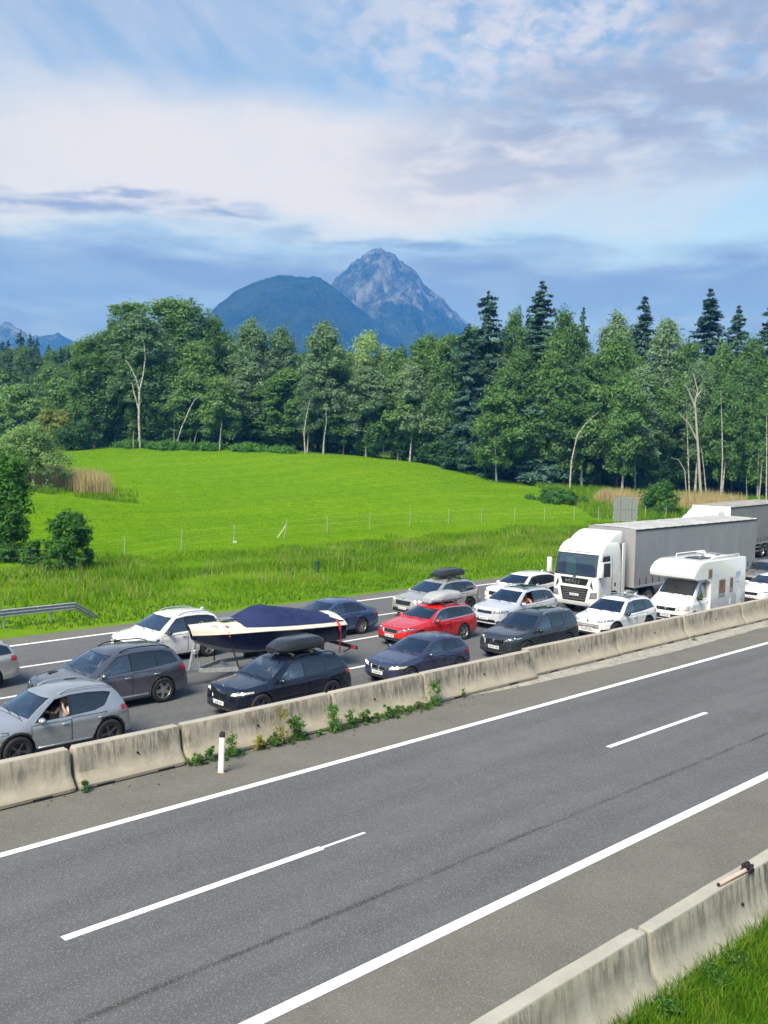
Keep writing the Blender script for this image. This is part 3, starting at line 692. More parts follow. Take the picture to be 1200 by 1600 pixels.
T = [
 ('loose', 203, 690, 467, 100, 163, 'open crowned tree with gaps against the sky at the left top of the big clump'),
 ('birch', 216, 692, 486, 120, 153, 'pale birch over the forked white trunk at the left end of the wood'),
 ('broad', 275, 692, 464, 150, 160, 'tallest broad dome shaped tree of the left clump, left of the forested hump'),
 ('broad', 148, 692, 524, 105, 156, 'rounded tree falling to the left at the left end of the big clump'),
 ('broad', 326, 692, 497, 100, 163, 'broad tree overlapping the left foot of the forested hump'),
 ('broad', 180, 692, 500, 90, 157, 'broad tree between the leftmost rounded tree and the forked birch'),
 ('light', 342, 697, 588, 80, 149, 'light green young birch with short white stem at the left half of the edge'),
 ('light', 297, 695, 572, 85, 152, 'light green young tree above the leaning white trunk on the left'),
 ('birch', 392, 699, 499, 78, 157, 'pale slender birch with long white stem below the forested hump'),
 ('birch', 438, 701, 511, 72, 158, 'pale birch with a thin crown just right of the long white stemmed one'),
 ('birch', 480, 708, 585, 52, 150, 'small crowned birch on a slim white slanting trunk, left of a matching pair'),
 ('birch', 505, 711, 503, 88, 152, 'tall full birch left of the pale willow, white trunk at the meadow'),
 ('broad', 540, 705, 547, 70, 163, 'low dark tree between the tall full birch and the pale willow'),
 ('willow', 577, 712, 517, 88, 157, 'pale grey green willow right below the rocky peak'),
 ('broad', 622, 715, 545, 82, 156, 'green broad tree right of the pale willow'),
 ('birch', 640, 722, 566, 70, 149, 'birch with a broken white stem below the right flank of the peak'),
 ('broad', 662, 724, 526, 84, 152, 'light topped broad tree under the right flank of the peak'),
 ('broad', 700, 738, 519, 84, 148, 'broad tree left of the dark ragged fir'),
 ('fir', 756, 744, 455, 112, 147, 'dark ragged fir rising right of the mountain'),
 ('fir', 727, 742, 505, 80, 145, 'lower dark fir leaning against the ragged tall fir'),
 ('broad', 802, 752, 488, 78, 148, 'broad tree between the ragged fir and the tall spruce'),
 ('spruce', 838, 757, 440, 165, 142, 'tallest pointed spruce in the middle of the right hand wood'),
 ('light', 776, 757, 598, 100, 136, 'olive light green tree at the foot of the firs'),
 ('broad', 812, 760, 545, 95, 140, 'broad tree at the foot of the tallest spruce'),
 ('broad', 878, 758, 486, 90, 149, 'broad tree touching the tallest spruce on its right'),
 ('broad', 880, 762, 570, 100, 138, 'leafy tree behind the bent white birch'),
 ('spruce', 903, 750, 481, 80, 172, 'thin grey spruce tip showing between two broad crowns'),
 ('birch', 953, 760, 489, 78, 158, 'pale feathery birch left of the dark spruce above the sign'),
 ('light', 972, 765, 582, 82, 134, 'bright light green young birch above the back of the road sign'),
 ('spruce', 997, 760, 464, 135, 163, 'dark spruce top between the feathery birch and the sky gap'),
 ('birch', 1032, 765, 497, 84, 152, 'round topped tree left of the gap of sky'),
 ('broad', 1015, 768, 590, 90, 141, 'dark leafy tree right of the bright young birch'),
 ('spruce', 1098, 765, 452, 150, 166, 'tall slim spruce right of the gap of sky'),
 ('spruce', 1142, 765, 478, 125, 166, 'shorter slim spruce between two taller spruces at the right'),
 ('spruce', 1193, 765, 474, 150, 162, 'spruce cut by the right edge of the picture'),
 ('broad', 1068, 768, 532, 80, 151, 'broad tree below the tall slim spruce'),
 ('birch', 1086, 770, 560, 62, 141, 'thin birch behind the bare forked trunks at the right'),
 ('broad', 1120, 768, 536, 80, 152, 'broad tree below the shorter slim spruce'),
 ('light', 1127, 772, 592, 70, 137, 'light green young birch with straight white stem above the rear lorry'),
 ('broad', 1165, 770, 530, 80, 153, 'broad tree left of the spruce at the right edge'),
 ('light', 1184, 772, 620, 62, 138, 'small light green tree beside the bare white pole trunk'),
 ('broad', 1205, 772, 540, 80, 150, 'broad tree behind the bare white pole trunk at the right edge'),
 ('broad', 360, 695, 535, 70, 163, 'dark tree in the dip between the big left clump and the slender birches'),
 ('broad', 465, 703, 556, 60, 164, 'low tree in the notch where the forested hump shows through'),
 ('broad', 250, 694, 560, 90, 154, 'leafy tree right of the forked white trunk'),
]
for i, a in enumerate(T): tree_px(*a[:6], a[6], seed=i)
# deeper rows close the wood
ENV = [(-60, 548), (0, 545), (60, 548), (110, 556), (135, 545), (160, 510), (200, 488), (275, 476), (320, 502), (345, 538), (370, 526), (400, 512), (440, 520), (462, 552), (480, 525), (505, 513), (540, 555), (575, 535), (610, 552), (660, 536), (700, 528), (740, 485), (760, 478), (790, 498), (820, 485), (850, 488), (880, 497), (905, 505), (930, 515), (955, 502), (985, 500), (1030, 512), (1048, 552), (1070, 540), (1110, 540), (1140, 548), (1200, 540), (1300, 530)]
rnd = random.Random(7)
def env(px): return float(np.interp(px, [e[0] for e in ENV], [e[1] for e in ENV]))
def edge(px):
    a = TREE_EDGE; return float(np.interp(px, [e[0] for e in a], [e[1] for e in a])), float(np.interp(px, [e[0] for e in a], [e[2] for e in a]))
DEEP = 'shaded tree deep in the wood behind the front row'
for row, (dd, low, st) in enumerate(((14, 40, 46), (24, 18, 44), (36, 10, 50))):
    px = 130 - row * 25
    while px < 1300:
        by, d = edge(px); q = px + rnd.uniform(-10, 10); key = rnd.choice(['broad', 'broad', 'birch', 'fir' if q > 680 else 'broad'])
        ty = env(q) + low + rnd.uniform(0, 40)
        if not (455 < q < 470 or 1040 < q < 1056): tree_px(key, q, by, ty, rnd.uniform(70, 95), d + dd + rnd.uniform(-4, 4), DEEP, group='shaded trees deep in the wood', seed=row)
        px += st
SHORT = [(148, 'leftmost rounded tree'), (182, 'tree left of the forked birch'), (216, 'forked white trunk'), (250, 'leafy tree beside the forked trunk'), (275, 'tallest left dome'), (300, 'leaning white trunk'), (326, 'foot of the forested hump'), (342, 'light green young birch on the left'), (362, 'dip beside the big left clump'), (392, 'long white stemmed birch'), (415, 'gap between the slender birches'), (438, 'thin crowned pale birch'), (465, 'notch in the treetops'), (480, 'left white stem by the meadow'), (507, 'right white stem by the meadow'), (540, 'low dark tree left of the willow'), (577, 'pale willow'), (600, 'right side of the pale willow'), (622, 'broad tree right of the willow'), (640, 'birch with the broken stem'), (662, 'light topped broad tree'), (700, 'broad tree left of the firs'), (727, 'lower dark fir'), (756, 'ragged tall fir'), (776, 'olive tree at the firs'), (802, 'broad tree right of the firs'), (838, 'tallest spruce'), (860, 'right side of the tallest spruce'), (880, 'leafy tree behind the bent birch'), (903, 'grey spruce tip'), (925, 'bent birch tip'), (953, 'feathery birch'), (972, 'bright young birch'), (997, 'spruce left of the sky gap'), (1032, 'sky gap'), (1060, 'broken snag'), (1086, 'tall bare trunk'), (1105, 'leaning thin trunk'), (1127, 'young birch at the right'), (1145, 'second spruce from the right edge'), (1165, 'broad tree near the right edge'), (1184, 'small light tree at the right'), (1205, 'bare pole trunk'), (1230, 'right picture edge')]
SHORT0 = list(SHORT)
def near_short(px):
    q = min(SHORT, key=lambda e: abs(e[0] - px)); SHORT.remove(q); return q[1]
px = 140
while px < 1260:
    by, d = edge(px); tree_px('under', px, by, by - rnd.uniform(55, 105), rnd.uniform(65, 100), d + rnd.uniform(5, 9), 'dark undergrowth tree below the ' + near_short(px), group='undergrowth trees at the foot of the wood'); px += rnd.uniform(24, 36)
MID = list(SHORT0); random.Random(3).shuffle(MID)
for q, sname in MID:
    by, d = edge(q); q2 = q + rnd.uniform(-9, 9)
    if 452 < q2 < 474 or 1036 < q2 < 1060 or 708 < q2 < 800 or 826 < q2 < 850: continue
    tree_px(rnd.choice(['broad', 'birch', 'birch', 'broad', 'light'] if q < 700 else ['broad', 'broad', 'birch', 'light']), q2, by, env(q) + rnd.uniform(22, 85), rnd.uniform(80, 112), d + rnd.uniform(2.5, 9), 'leafy tree filling the wall of foliage by the ' + sname, group='leafy trees filling the forest edge', seed=5)
# far conifers at the left
FARC = 'dark conifer of the far wood at the left below the small mountain'
for row in range(3):
    px = -70 + row * 9
    while px < 150:
        dpt = 235 + row * 28
        ty = 548 - 12 * (row == 2) + rnd.uniform(-6, 14)
        tree_px('spruce' if rnd.random() < .6 else 'broad', px, 660, ty, rnd.uniform(44, 64), dpt, FARC, group='conifers of the far left wood'); px += rnd.uniform(17, 26)
for q, ty, wd, lab in ((33, 516, 38, 'flat topped dark conifer rising above the far left wood'), (47, 519, 26, 'thin conifer beside the flat topped one in the far left wood'), (59, 525, 22, 'small conifer tip right of the thin one in the far left wood'), (5, 532, 36, 'dark conifer at the left picture edge of the far wood')):
    tree_px('fir', q, 660, ty, wd, 262, lab)
# white stems that stand clear of the foliage
def stem(pts, r0, label, name='bare_birch', mat='birch_bark', branches=(), depth=None):
    """bare or leaning trunk given by photo positions at one distance"""
    P = [at(a, c, depth) for a, c in pts]; g = gz(P[0].x, P[0].y); base = Vector((P[0].x, P[0].y, g - .1))
    t = thing(name, label, 'tree', base, 0, 'white stems at the forest edge'); mb = MB()
    L = [Vector((0, 0, 0))] + [p - base for p in P[1:]]
    mb.tube(L, [r0 * (1 - .75 * i / (len(L) - 1)) * .78 for i in range(len(L))], 7); mb.build('trunk', M[mat], t, 60)
    for br in branches:
        mb = MB(); Q = [at(a, c, depth) - base for a, c in br]; mb.tube(Q, [r0 * .55 * (1 - .7 * i / (len(Q) - 1)) for i in range(len(Q))], 6); mb.build('branch', M[mat], t, 60)
    return t
stem([(219, 692), (217, 655), (218, 612), (224, 585), (227, 560), (225, 535)], .26, 'forked white birch trunk at the left end of the wood', depth=148, branches=[[(218, 610), (212, 590), (203, 572), (196, 562)], [(217, 640), (210, 615), (206, 598)]])
stem([(273, 697), (284, 668), (296, 640), (304, 625), (316, 616)], .15, 'white trunk leaning to the right in the left part of the wood', depth=147)
stem([(301, 699), (305, 685), (308, 673)], .10, 'short pale stem right of the leaning white trunk', depth=147)
stem([(272, 697), (272, 670)], .10, 'short upright pale stem at the foot of the leaning white trunk', depth=147)
stem([(343, 693), (345, 675), (347, 660)], .11, 'short white stem below the light green young birch', depth=146)
stem([(477, 704), (475, 675), (480, 645), (484, 625)], .15, 'left one of the two white stems by the meadow below the hump', depth=147)
stem([(505, 712), (506, 690), (510, 660), (509, 628)], .14, 'right one of the two white stems by the meadow below the hump', depth=147)
stem([(208, 690), (209, 672)], .10, 'short stub beside the forked white trunk', depth=147)
stem([(389, 640), (391, 610), (390, 560), (394, 540)], .11, 'long thin white stem high in the slender birch', depth=152) if False else None
stem([(890, 764), (893, 720), (902, 680), (915, 662), (936, 643)], .17, 'white birch trunk bent over to the right', depth=131)
stem([(1096, 770), (1092, 720), (1088, 660), (1086, 630), (1090, 610), (1084, 585)], .26, 'tall bare white trunk with dead branches at the right', 'dead_birch', 'dead_wood', depth=132, branches=[[(1087, 640), (1078, 615), (1070, 598)], [(1089, 620), (1097, 608)], [(1090, 690), (1075, 660), (1060, 645)]])
stem([(1105, 771), (1100, 735), (1096, 700)], .13, 'leaning thin trunk at the foot of the tall bare trunk', depth=132)
stem([(1078, 766), (1075, 710), (1073, 643)], .15, 'straight broken white snag left of the tall bare trunk', 'birch_snag', depth=133)
stem([(1126, 772), (1129, 720), (1128, 660), (1126, 610)], .15, 'straight white stem inside the light young birch at the right', depth=134)
stem([(1198, 776), (1198, 710), (1198, 646)], .15, 'bare white pole trunk at the right edge', 'birch_snag', depth=130)
stem([(1186, 774), (1189, 745), (1190, 726)], .13, 'short slanting white stem left of the pole trunk', depth=130)
stem([(1168, 774), (1166, 745)], .09, 'thin short stem between the young birch and the pole trunk', depth=131)
stem([(1074, 765), (1070, 735), (1060, 718), (1048, 715)], .10, 'thin grey trunk arching to the left above the reeds', 'bare_birch', 'dead_wood', depth=131)

# bushes nearer than the wood
def bush(name, px, by, ty, wpx, depth, seed, mat, label, nclump=70, nleaf=9000, leaf=.2, shape='dome', clump=(.35, .75), group=None, droop=0., z=None, nst=10):
    p = at(px, by, depth); g = gz(p.x, p.y); H = at(px, ty, depth).z - g; Wd = wpx * depth / FPX
    me, C = crown_mesh('foliage', H, Wd, .05, seed, nclump, nleaf, leaf, shape, clump, droop, mat)
    t = thing(name, label, 'bush', (p.x, p.y, g - .05), 0, group); link('foliage', me, None, t)
    link('stem', trunk_mesh('stem', H * .8, .05 + H * .008, seed, C, nst), None, t); return t
bush('round_bush', 108, 888, 800, 96, 58.5, 71, 'bush', 'dark green round bush by the fence near the left edge', 95, 13000, .15, clump=(.28, .5))
bush('leafy_shrub', 10, 884, 706, 78, 60, 72, 'bush', 'tall leafy shrub cut by the left edge, beside the round bush', 110, 15000, .17, 'loose', (.4, .75))
bush('low_shrub', 52, 888, 845, 40, 58.8, 73, 'bush', 'low loose shrub between the tall shrub and the round bush', 22, 2600, .13, clump=(.2, .38))
bush('pale_willow_bush', 44, 748, 664, 140, 99, 74, 'willow', 'pale grey green willow bush above the left reeds', 110, 26000, .17, clump=(.5, 1.1), droop=.3, nst=4)
bush('pale_willow_bush', -30, 745, 662, 110, 106, 75, 'willow', 'pale willow bush cut by the left edge', 90, 18000, .18, clump=(.5, 1.1), droop=.3, nst=4)
bush('leafy_bush', 30, 690, 600, 110, 165, 76, 'light', 'big light green bush below the far conifers', 70, 9000, .38, clump=(.9, 1.6))
bush('leafy_bush', -10, 690, 575, 110, 178, 77, 'broad', 'green bush at the left edge below the far conifers', 70, 8000, .42, clump=(.9, 1.7))
bush('leafy_bush', 95, 700, 592, 90, 172, 78, 'broad', 'green bush between the far conifers and the big clump', 70, 8000, .40, clump=(.9, 1.6))
bush('olive_bush', 86, 705, 640, 84, 152, 79, 'olive', 'olive yellowish bush at the left end of the wood', 60, 8000, .30, clump=(.7, 1.2))
bush('leafy_bush', 118, 712, 662, 95, 147, 80, 'dark', 'dark bush right of the olive bush', 50, 7000, .32, clump=(.6, 1.2))
HG = 'low bushes along the far side of the meadow'
for i, (q, ty, wd) in enumerate(((150, 684, 90), (205, 690, 85), (262, 692, 85), (325, 694, 85), (385, 695, 80), (440, 701, 70))):
    bush('low_bush', q, edge(q)[0] + 7, ty, wd, edge(q)[1] - 3, 81 + i, 'bush', ['low green bush below the dark bush at the far left of the meadow', 'low green bush at the foot of the forked white trunk', 'low green bush at the foot of the leaning white trunk', 'low green bush below the light green young birch', 'low green bush below the slender birches', 'low green bush left of the two white stems'][i], 34, 4200, .28, clump=(.5, .9), group=HG)
bush('green_bush', 1033, 800, 752, 72, 112, 90, 'bush', 'green bush between the reeds behind the road sign', 50, 7000, .2, clump=(.35, .8))
bush('low_bush', 870, 786, 766, 110, 116, 91, 'bush', 'low green bush along the wood left of the road sign', 40, 5000, .22, clump=(.35, .7))

# ------------------------------------------------------------------ grass, reeds
def blades(name, X, Y, h, wd, lean, mat, seed, label, two=False):
    rs = np.random.RandomState(seed); n = len(X); Zg = ground(X, Y); a = rs.rand(n) * 2 * pi
    h = h * rs.uniform(.55, 1.25, n); wd = wd * rs.uniform(.6, 1.3, n); lx = rs.normal(size=n) * lean * h; ly = rs.normal(size=n) * lean * h
    b0 = np.stack([X - np.cos(a) * wd, Y - np.sin(a) * wd, Zg - .02], 1); b1 = np.stack([X + np.cos(a) * wd, Y + np.sin(a) * wd, Zg - .02], 1)
    if two:
        m0 = np.stack([X + lx * .35 - np.cos(a) * wd * .7, Y + ly * .35 - np.sin(a) * wd * .7, Zg + h * .6], 1); m1 = np.stack([X + lx * .35 + np.cos(a) * wd * .7, Y + ly * .35 + np.sin(a) * wd * .7, Zg + h * .6], 1)
        t = np.stack([X + lx, Y + ly, Zg + h], 1); V = np.stack([b0, b1, m1, m0, t], 1).reshape(-1, 3); o = np.arange(n) * 5
        F = np.concatenate([np.stack([o, o + 1, o + 2], 1), np.stack([o, o + 2, o + 3], 1), np.stack([o + 3, o + 2, o + 4], 1)])
    else:
        t = np.stack([X + lx, Y + ly, Zg + h], 1); V = np.stack([b0, b1, t], 1).reshape(-1, 3); F = np.arange(3 * n).reshape(n, 3)
    return stuff(npmesh(name, V, F, mat), label)
def grassmat(name, stops, patch=None, scale=.35, st=(1, 1, 1)):
    m = bpy.data.materials.new(name); m.use_nodes = True; k = NT(m.node_tree); b = k.n['Principled BSDF']
    g = k.new('ShaderNodeNewGeometry'); v = k.m('ADD', k.m('MULTIPLY', g.outputs['Random Per Island'], .4), k.m('MULTIPLY', k.noise(k.vm('MULTIPLY', g.outputs['Position'], st), scale, 5, .65), .6))
    c = k.ramp(v, stops)
    k.put(b.inputs['Base Color'], c); b.inputs['Roughness'].default_value = .9; b.inputs['Specular IOR Level'].default_value = .02
    tr = k.new('ShaderNodeBsdfTranslucent'); k.put(tr.inputs[0], c); mx = k.new('ShaderNodeMixShader'); mx.inputs[0].default_value = .35
    k.l.new(b.outputs[0], mx.inputs[1]); k.l.new(tr.outputs[0], mx.inputs[2]); k.l.new(mx.outputs[0], k.n['Material Output'].inputs[0]); return m
GM_field = grassmat('meadow_grass', [(.28, (.066, .160, .004)), (.5, (.108, .222, .005)), (.75, (.19, .295, .012))], scale=.30, st=(.16, 1, 1))
GM_verge = grassmat('verge_grass', [(.28, (.075, .185, .006)), (.48, (.12, .255, .008)), (.62, (.18, .30, .014)), (.8, (.30, .32, .07))], scale=.16)
GM_tall = grassmat('tall_grass', [(.28, (.17, .25, .03)), (.5, (.29, .31, .08)), (.75, (.46, .42, .20))], scale=.3)
GM_near = grassmat('bank_grass', [(.28, (.045, .13, .008)), (.5, (.09, .21, .012)), (.68, (.18, .28, .03)), (.85, (.27, .25, .08))], scale=1.2)
GM_reed = grassmat('reeds', [(.25, (.30, .24, .11)), (.5, (.46, .375, .19)), (.8, (.60, .50, .29))], scale=.5)
rs = np.random.RandomState(3)
def scatter(n, px0, px1, d0, d1, seed, power=1.):
    """random ground spots inside a wedge seen from the bridge, even per square metre"""
    r = np.random.RandomState(seed); d = np.sqrt(r.rand(n) * (d1 ** 2 - d0 ** 2) + d0 ** 2); c = (r.uniform(px0, px1, n) - 600) / FPX
    return d * _F.x + c * d * _Rt.x, d * _F.y + c * d * _Rt.y
# verge
X, Y = scatter(230000, -100, 1300, 40, 108, 1); g = np.array([noise.noise(Vector((a * .3, c * .3, 0))) for a, c in zip(X[::1], Y[::1])])
keep = (Y > 38.0) & (Y < 57 + 2 * g); X, Y, g = X[keep], Y[keep], g[keep]
mow = Y < 40.6 + .5 * g
blades('grass', X[mow], Y[mow], .16, .035, .35, GM_near, 4, 'short mown grass along the road edge')
hi = ~mow; blades('grass', X[hi], Y[hi], .25 + .20 * np.clip(g[hi] * 2, -1, 1), .022, .55, GM_verge, 5, 'tall uneven grass of the verge')
X, Y = scatter(46000, -150, 1350, 40, 105, 6); g = np.array([noise.noise(Vector((a * .22, c * .4, 5))) for a, c in zip(X, Y)])
keep = (g > .06) & (Y > 41.5) & (Y < 55); blades('tall_grass', X[keep], Y[keep], .62, .016, .30, GM_tall, 7, 'straw coloured seeding grass on the verge')
GM_lush = grassmat('lush_grass', [(.28, (.035, .11, .004)), (.5, (.06, .165, .006)), (.75, (.10, .21, .010))], scale=.5)
X, Y = scatter(90000, -120, 1320, 40, 108, 16); g = np.array([noise.noise(Vector((a * .16, c * .30, 15))) + .4 * noise.noise(Vector((a * .6, c * .9, 2))) for a, c in zip(X, Y)])
keep = (g > .10) & (Y > 42) & (Y < 56); blades('grass', X[keep], Y[keep], .42, .024, .40, GM_lush, 17, 'lush dark green grass clumps of the verge')
# meadow sward
X, Y = scatter(120000, -100, 1300, 55, 155, 8); keep = (Y > 54.5); X, Y = X[keep], Y[keep]
dd = X * _F.x + Y * _F.y; lim = np.interp((X * _Rt.x + Y * _Rt.y) / dd * FPX + 600, [e[0] for e in TREE_EDGE], [e[2] for e in TREE_EDGE]); keep = dd < lim + 2; X, Y, dd = X[keep], Y[keep], dd[keep]
blades('meadow_grass', X, Y, .10, .03, .8, GM_field, 9, 'bright green meadow grass')
# rough strip between meadow and wood at the right
X, Y = scatter(30000, 820, 1260, 104, 137, 10); keep = (Y > 56) & ((X * _Rt.x + Y * _Rt.y) / (X * _F.x + Y * _F.y) * FPX + 600 > 1250 - (X * _F.x + Y * _F.y) * 3.1); blades('grass', X[keep], Y[keep], .75, .05, .3, GM_verge, 11, 'rough grass between meadow and wood')
def reeds(px0, px1, d0, d1, n, h, seed, label):
    X, Y = scatter(n * 2, px0, px1, d0, d1, seed); u = (X * _Rt.x + Y * _Rt.y) / (X * _F.x + Y * _F.y) * FPX + 600; q = (u - px0) / (px1 - px0); rs2 = np.random.RandomState(seed + 900); nz = np.array([noise.noise(Vector((a * .45, c * .45, seed))) for a, c in zip(X, Y)]); keep = (np.sin(pi * q) + nz * 1.5 + .25 * rs2.normal(size=len(q)) > .62); X, Y = X[keep], Y[keep]; h = h * (.75 + .35 * np.sin(pi * q[keep]) + .25 * nz[keep]); return blades('reeds', X, Y, h, .026, .12, GM_reed, seed, label, True)
reeds(36, 120, 99, 108, 2600, 2.0, 21, 'tan dry reeds below the pale willow bush')
reeds(100, 178, 98, 107, 2600, 1.7, 22, 'tan dry reeds at the left side of the meadow')
X, Y = scatter(9000, 20, 215, 95, 105, 23); nz = np.array([noise.noise(Vector((a * .3, c * .3, 23))) for a, c in zip(X, Y)]); qq = ((X * _Rt.x + Y * _Rt.y) / (X * _F.x + Y * _F.y) * FPX + 580) / 195.; keep = (np.sin(pi * np.clip(qq, 0, 1)) + nz * 1.6 + rs.normal(size=len(X)) * .3 > .75); blades('grass', X[keep], Y[keep], .5, .04, .4, GM_verge, 23, 'rough grass at the foot of the left reeds')
reeds(925, 1020, 116, 124, 2600, 1.5, 24, 'tan reeds behind the road sign')
reeds(1045, 1190, 116, 128, 4200, 1.6, 25, 'tan reeds behind the rear lorry')
# bank at the lower right
r = np.random.RandomState(31); X = r.uniform(8.5, 22, 60000); Y = 6.86 - r.rand(60000) ** 1.1 * 3.6
blades('grass', X, Y, .13, .006, .55, GM_near, 32, 'green grass bank beside the near barrier', True)
X = r.uniform(9, 20, 9000); Y = 6.9 - r.rand(9000) ** 1.6 * 1.2; blades('grass', X, Y, .26, .008, .45, GM_near, 33, 'longer grass at the foot of the near barrier', True)

# ------------------------------------------------------------------ weeds along the barrier
def weed(px, by, hpx, wpx, mat, seed, label, name='weed', leaf=.042, nl=700, shape='dome'):
    p = at(px, by, z=0); d = p.dot(_F) if False else (p.x * _F.x + p.y * _F.y); H = hpx * d / FPX; Wd = wpx * d / FPX
    y = min(p.y, toe(p.x) - .06 - min(.12, Wd * .25))
    me, C = crown_mesh('leaves', H, Wd, .01, seed, max(8, nl // 45), nl, leaf, shape, (H * .10, H * .22), .2, mat)
    t = thing(name, label, 'weed', (p.x, y, 0.), 0, 'weeds along the median barrier'); link('leaves', me, None, t)
    mb = MB(); rq = random.Random(seed)
    for q in rq.sample(range(len(C)), min(9, len(C))):
        e = Vector(C[q]); mb.tube([(0, 0, 0), (e.x * .4, e.y * .4, e.z * .5), tuple(e)], [.008, .006, .003], 4)
    mb.build('stalk', LM[mat], t); return t
weed(130, 1236, 22, 16, 'bush', 101, 'small weed tuft in the gap between two barrier elements', nl=260)
weed(300, 1195, 20, 30, 'bush', 102, 'leafy weed left of the white marker post', nl=500)
weed(328, 1190, 28, 26, 'bush', 103, 'weed directly behind the white marker post', nl=500)
weed(357, 1182, 46, 24, 'weed', 104, 'upright weed right of the white marker post', nl=600, shape='loose')
weed(402, 1171, 30, 28, 'yellow', 105, 'yellowish weed left of the green bushy one', 'yellow_weed', nl=420)
weed(422, 1165, 26, 26, 'weed', 106, 'low pale green weed between the yellowish weeds', nl=450)
weed(438, 1163, 60, 24, 'yellow', 107, 'tall yellowish weed with browning leaves', 'yellow_weed', nl=420, shape='loose')
weed(461, 1158, 40, 40, 'weed', 108, 'bushy round green weed beside the tall yellowish one', nl=1500)
weed(515, 1143, 44, 28, 'bush', 109, 'upright dark green weed at a barrier joint', nl=1000, shape='loose')
weed(542, 1136, 32, 22, 'bush', 110, 'green weed just right of the barrier joint', nl=600)
weed(565, 1130, 24, 30, 'weed', 111, 'low spreading weed between the barrier joint and the tallest weed', nl=600)
weed(600, 1122, 22, 26, 'bush', 112, 'small dark weed left of the flat green strip', nl=500)
weed(625, 1117, 14, 50, 'weed', 113, 'flat green weed patch creeping along the barrier foot', nl=800)
weed(652, 1108, 14, 34, 'weed', 114, 'flat weed patch left of the dark upright weed', nl=600)
weed(677, 1102, 44, 20, 'bush', 115, 'dark upright weed growing up a barrier joint below the blue hatchback', nl=900, shape='loose')
weed(723, 1090, 16, 8, 'weed', 116, 'tiny weed sprig at the barrier foot', nl=120)
weed(1083, 1001, 10, 8, 'bush', 117, 'tiny weed in a barrier joint below the motorhome', nl=90)
rw = random.Random(77)
for i, q in enumerate((312, 344, 372, 414, 432, 452, 476, 500, 528, 553, 578, 590, 612, 640, 664)):
    by = float(np.interp(q, [290, 345, 460, 536, 600, 673], [1194, 1186, 1160, 1140, 1123, 1103])); weed(q, by, rw.uniform(7, 13), rw.uniform(18, 30), rw.choice(['weed', 'bush']), 150 + i, 'low green weed filling the barrier foot ' + ['left of the white post', 'at the white post', 'right of the white post', 'under the yellowish weed', 'between the yellow weeds', 'under the tall yellowish weed', 'right of the bushy round weed', 'left of the upright dark weed', 'under the barrier joint', 'right of the barrier joint weed', 'beside the spreading weed', 'left of the small dark weed', 'at the flat green strip', 'in the flat green strip', 'left of the dark weed climbing the joint'][i], nl=420, leaf=.038)
for i, (q, c, hh, ww) in enumerate(((0, 0, 0, 0), (0, 0, 0, 0), (0, 0, 0, 0))):
    x = [12.0, 13.3, 13.9, 11.4][i]; y = [6.62, 6.6, 6.5, 6.35][i]
    me, C = crown_mesh('leaves', .24 + .03 * i, .50, .01, 130 + i, 22, 900, .045, 'dome', (.06, .12), .2, 'weed')
    t = thing('leafy_weed', ['broad leafy weed patch at the foot of the near barrier joint', 'leafy weed right of the near barrier joint', 'leafy weed clump on the grass bank', 'leafy weed near the bottom edge on the bank'][i], 'weed', (x, y, gz(x, y)), 0, 'leafy weeds on the grass bank'); link('leaves', me, None, t)
# ------------------------------------------------------------------ vehicles
def smooth1(a, wdt):
    k = np.ones(wdt) / wdt; p = np.pad(a, (wdt, wdt), mode='edge'); p = np.convolve(np.convolve(p, k, 'same'), k, 'same'); return p[wdt:-wdt]
def pin(p, poly):
    x, y = p; c = False; n = len(poly); j = n - 1
    for i in range(n):
        xi, yi = poly[i]; xj, yj = poly[j]
        if (yi > y) != (yj > y) and x < (xj - xi) * (y - yi) / (yj - yi + 1e-12) + xi: c = not c
        j = i
    return c
AX = {'x': (1, 2), 'y': (0, 2), 'z': (0, 1)}
def carve(bm, poly, axn, filt, planes=()):
    """cut a polygon (seen along an axis) into the skin; returns the faces inside it"""
    a, b = AX[axn]; xs = [p[0] for p in poly]; ys = [p[1] for p in poly]
    lo = (min(xs) - .2, min(ys) - .2); hi = (max(xs) + .2, max(ys) + .2)
    reg = []
    for f in bm.faces:
        c = f.calc_center_median()
        if lo[0] < c[a] < hi[0] and lo[1] < c[b] < hi[1] and filt(c, f.normal): reg.append(f)
    es = {e for f in reg for e in f.edges}; vs = {v for f in reg for v in f.verts}; geom = list(vs) + list(es) + reg
    cuts = []
    n = len(poly)
    for i in range(n):
        p, q = poly[i], poly[(i + 1) % n]
        co = [0, 0, 0]; no = [0, 0, 0]; co[a], co[b] = p; no[a], no[b] = q[1] - p[1], p[0] - q[0]
        if abs(no[a]) + abs(no[b]) > 1e-6: cuts.append((co, no))
    for co, no in cuts + list(planes):
        r = bmesh.ops.bisect_plane(bm, geom=geom, dist=1e-5, plane_co=co, plane_no=no); geom = r['geom']
    out = []
    for f in geom:
        if isinstance(f, bmesh.types.BMFace) and f.is_valid:
            c = f.calc_center_median()
            if pin((c[a], c[b]), poly) and filt(c, f.normal) and all((Vector(c) - Vector(co)).dot(Vector(no)) > 0 for co, no in planes): out.append(f)
    return out
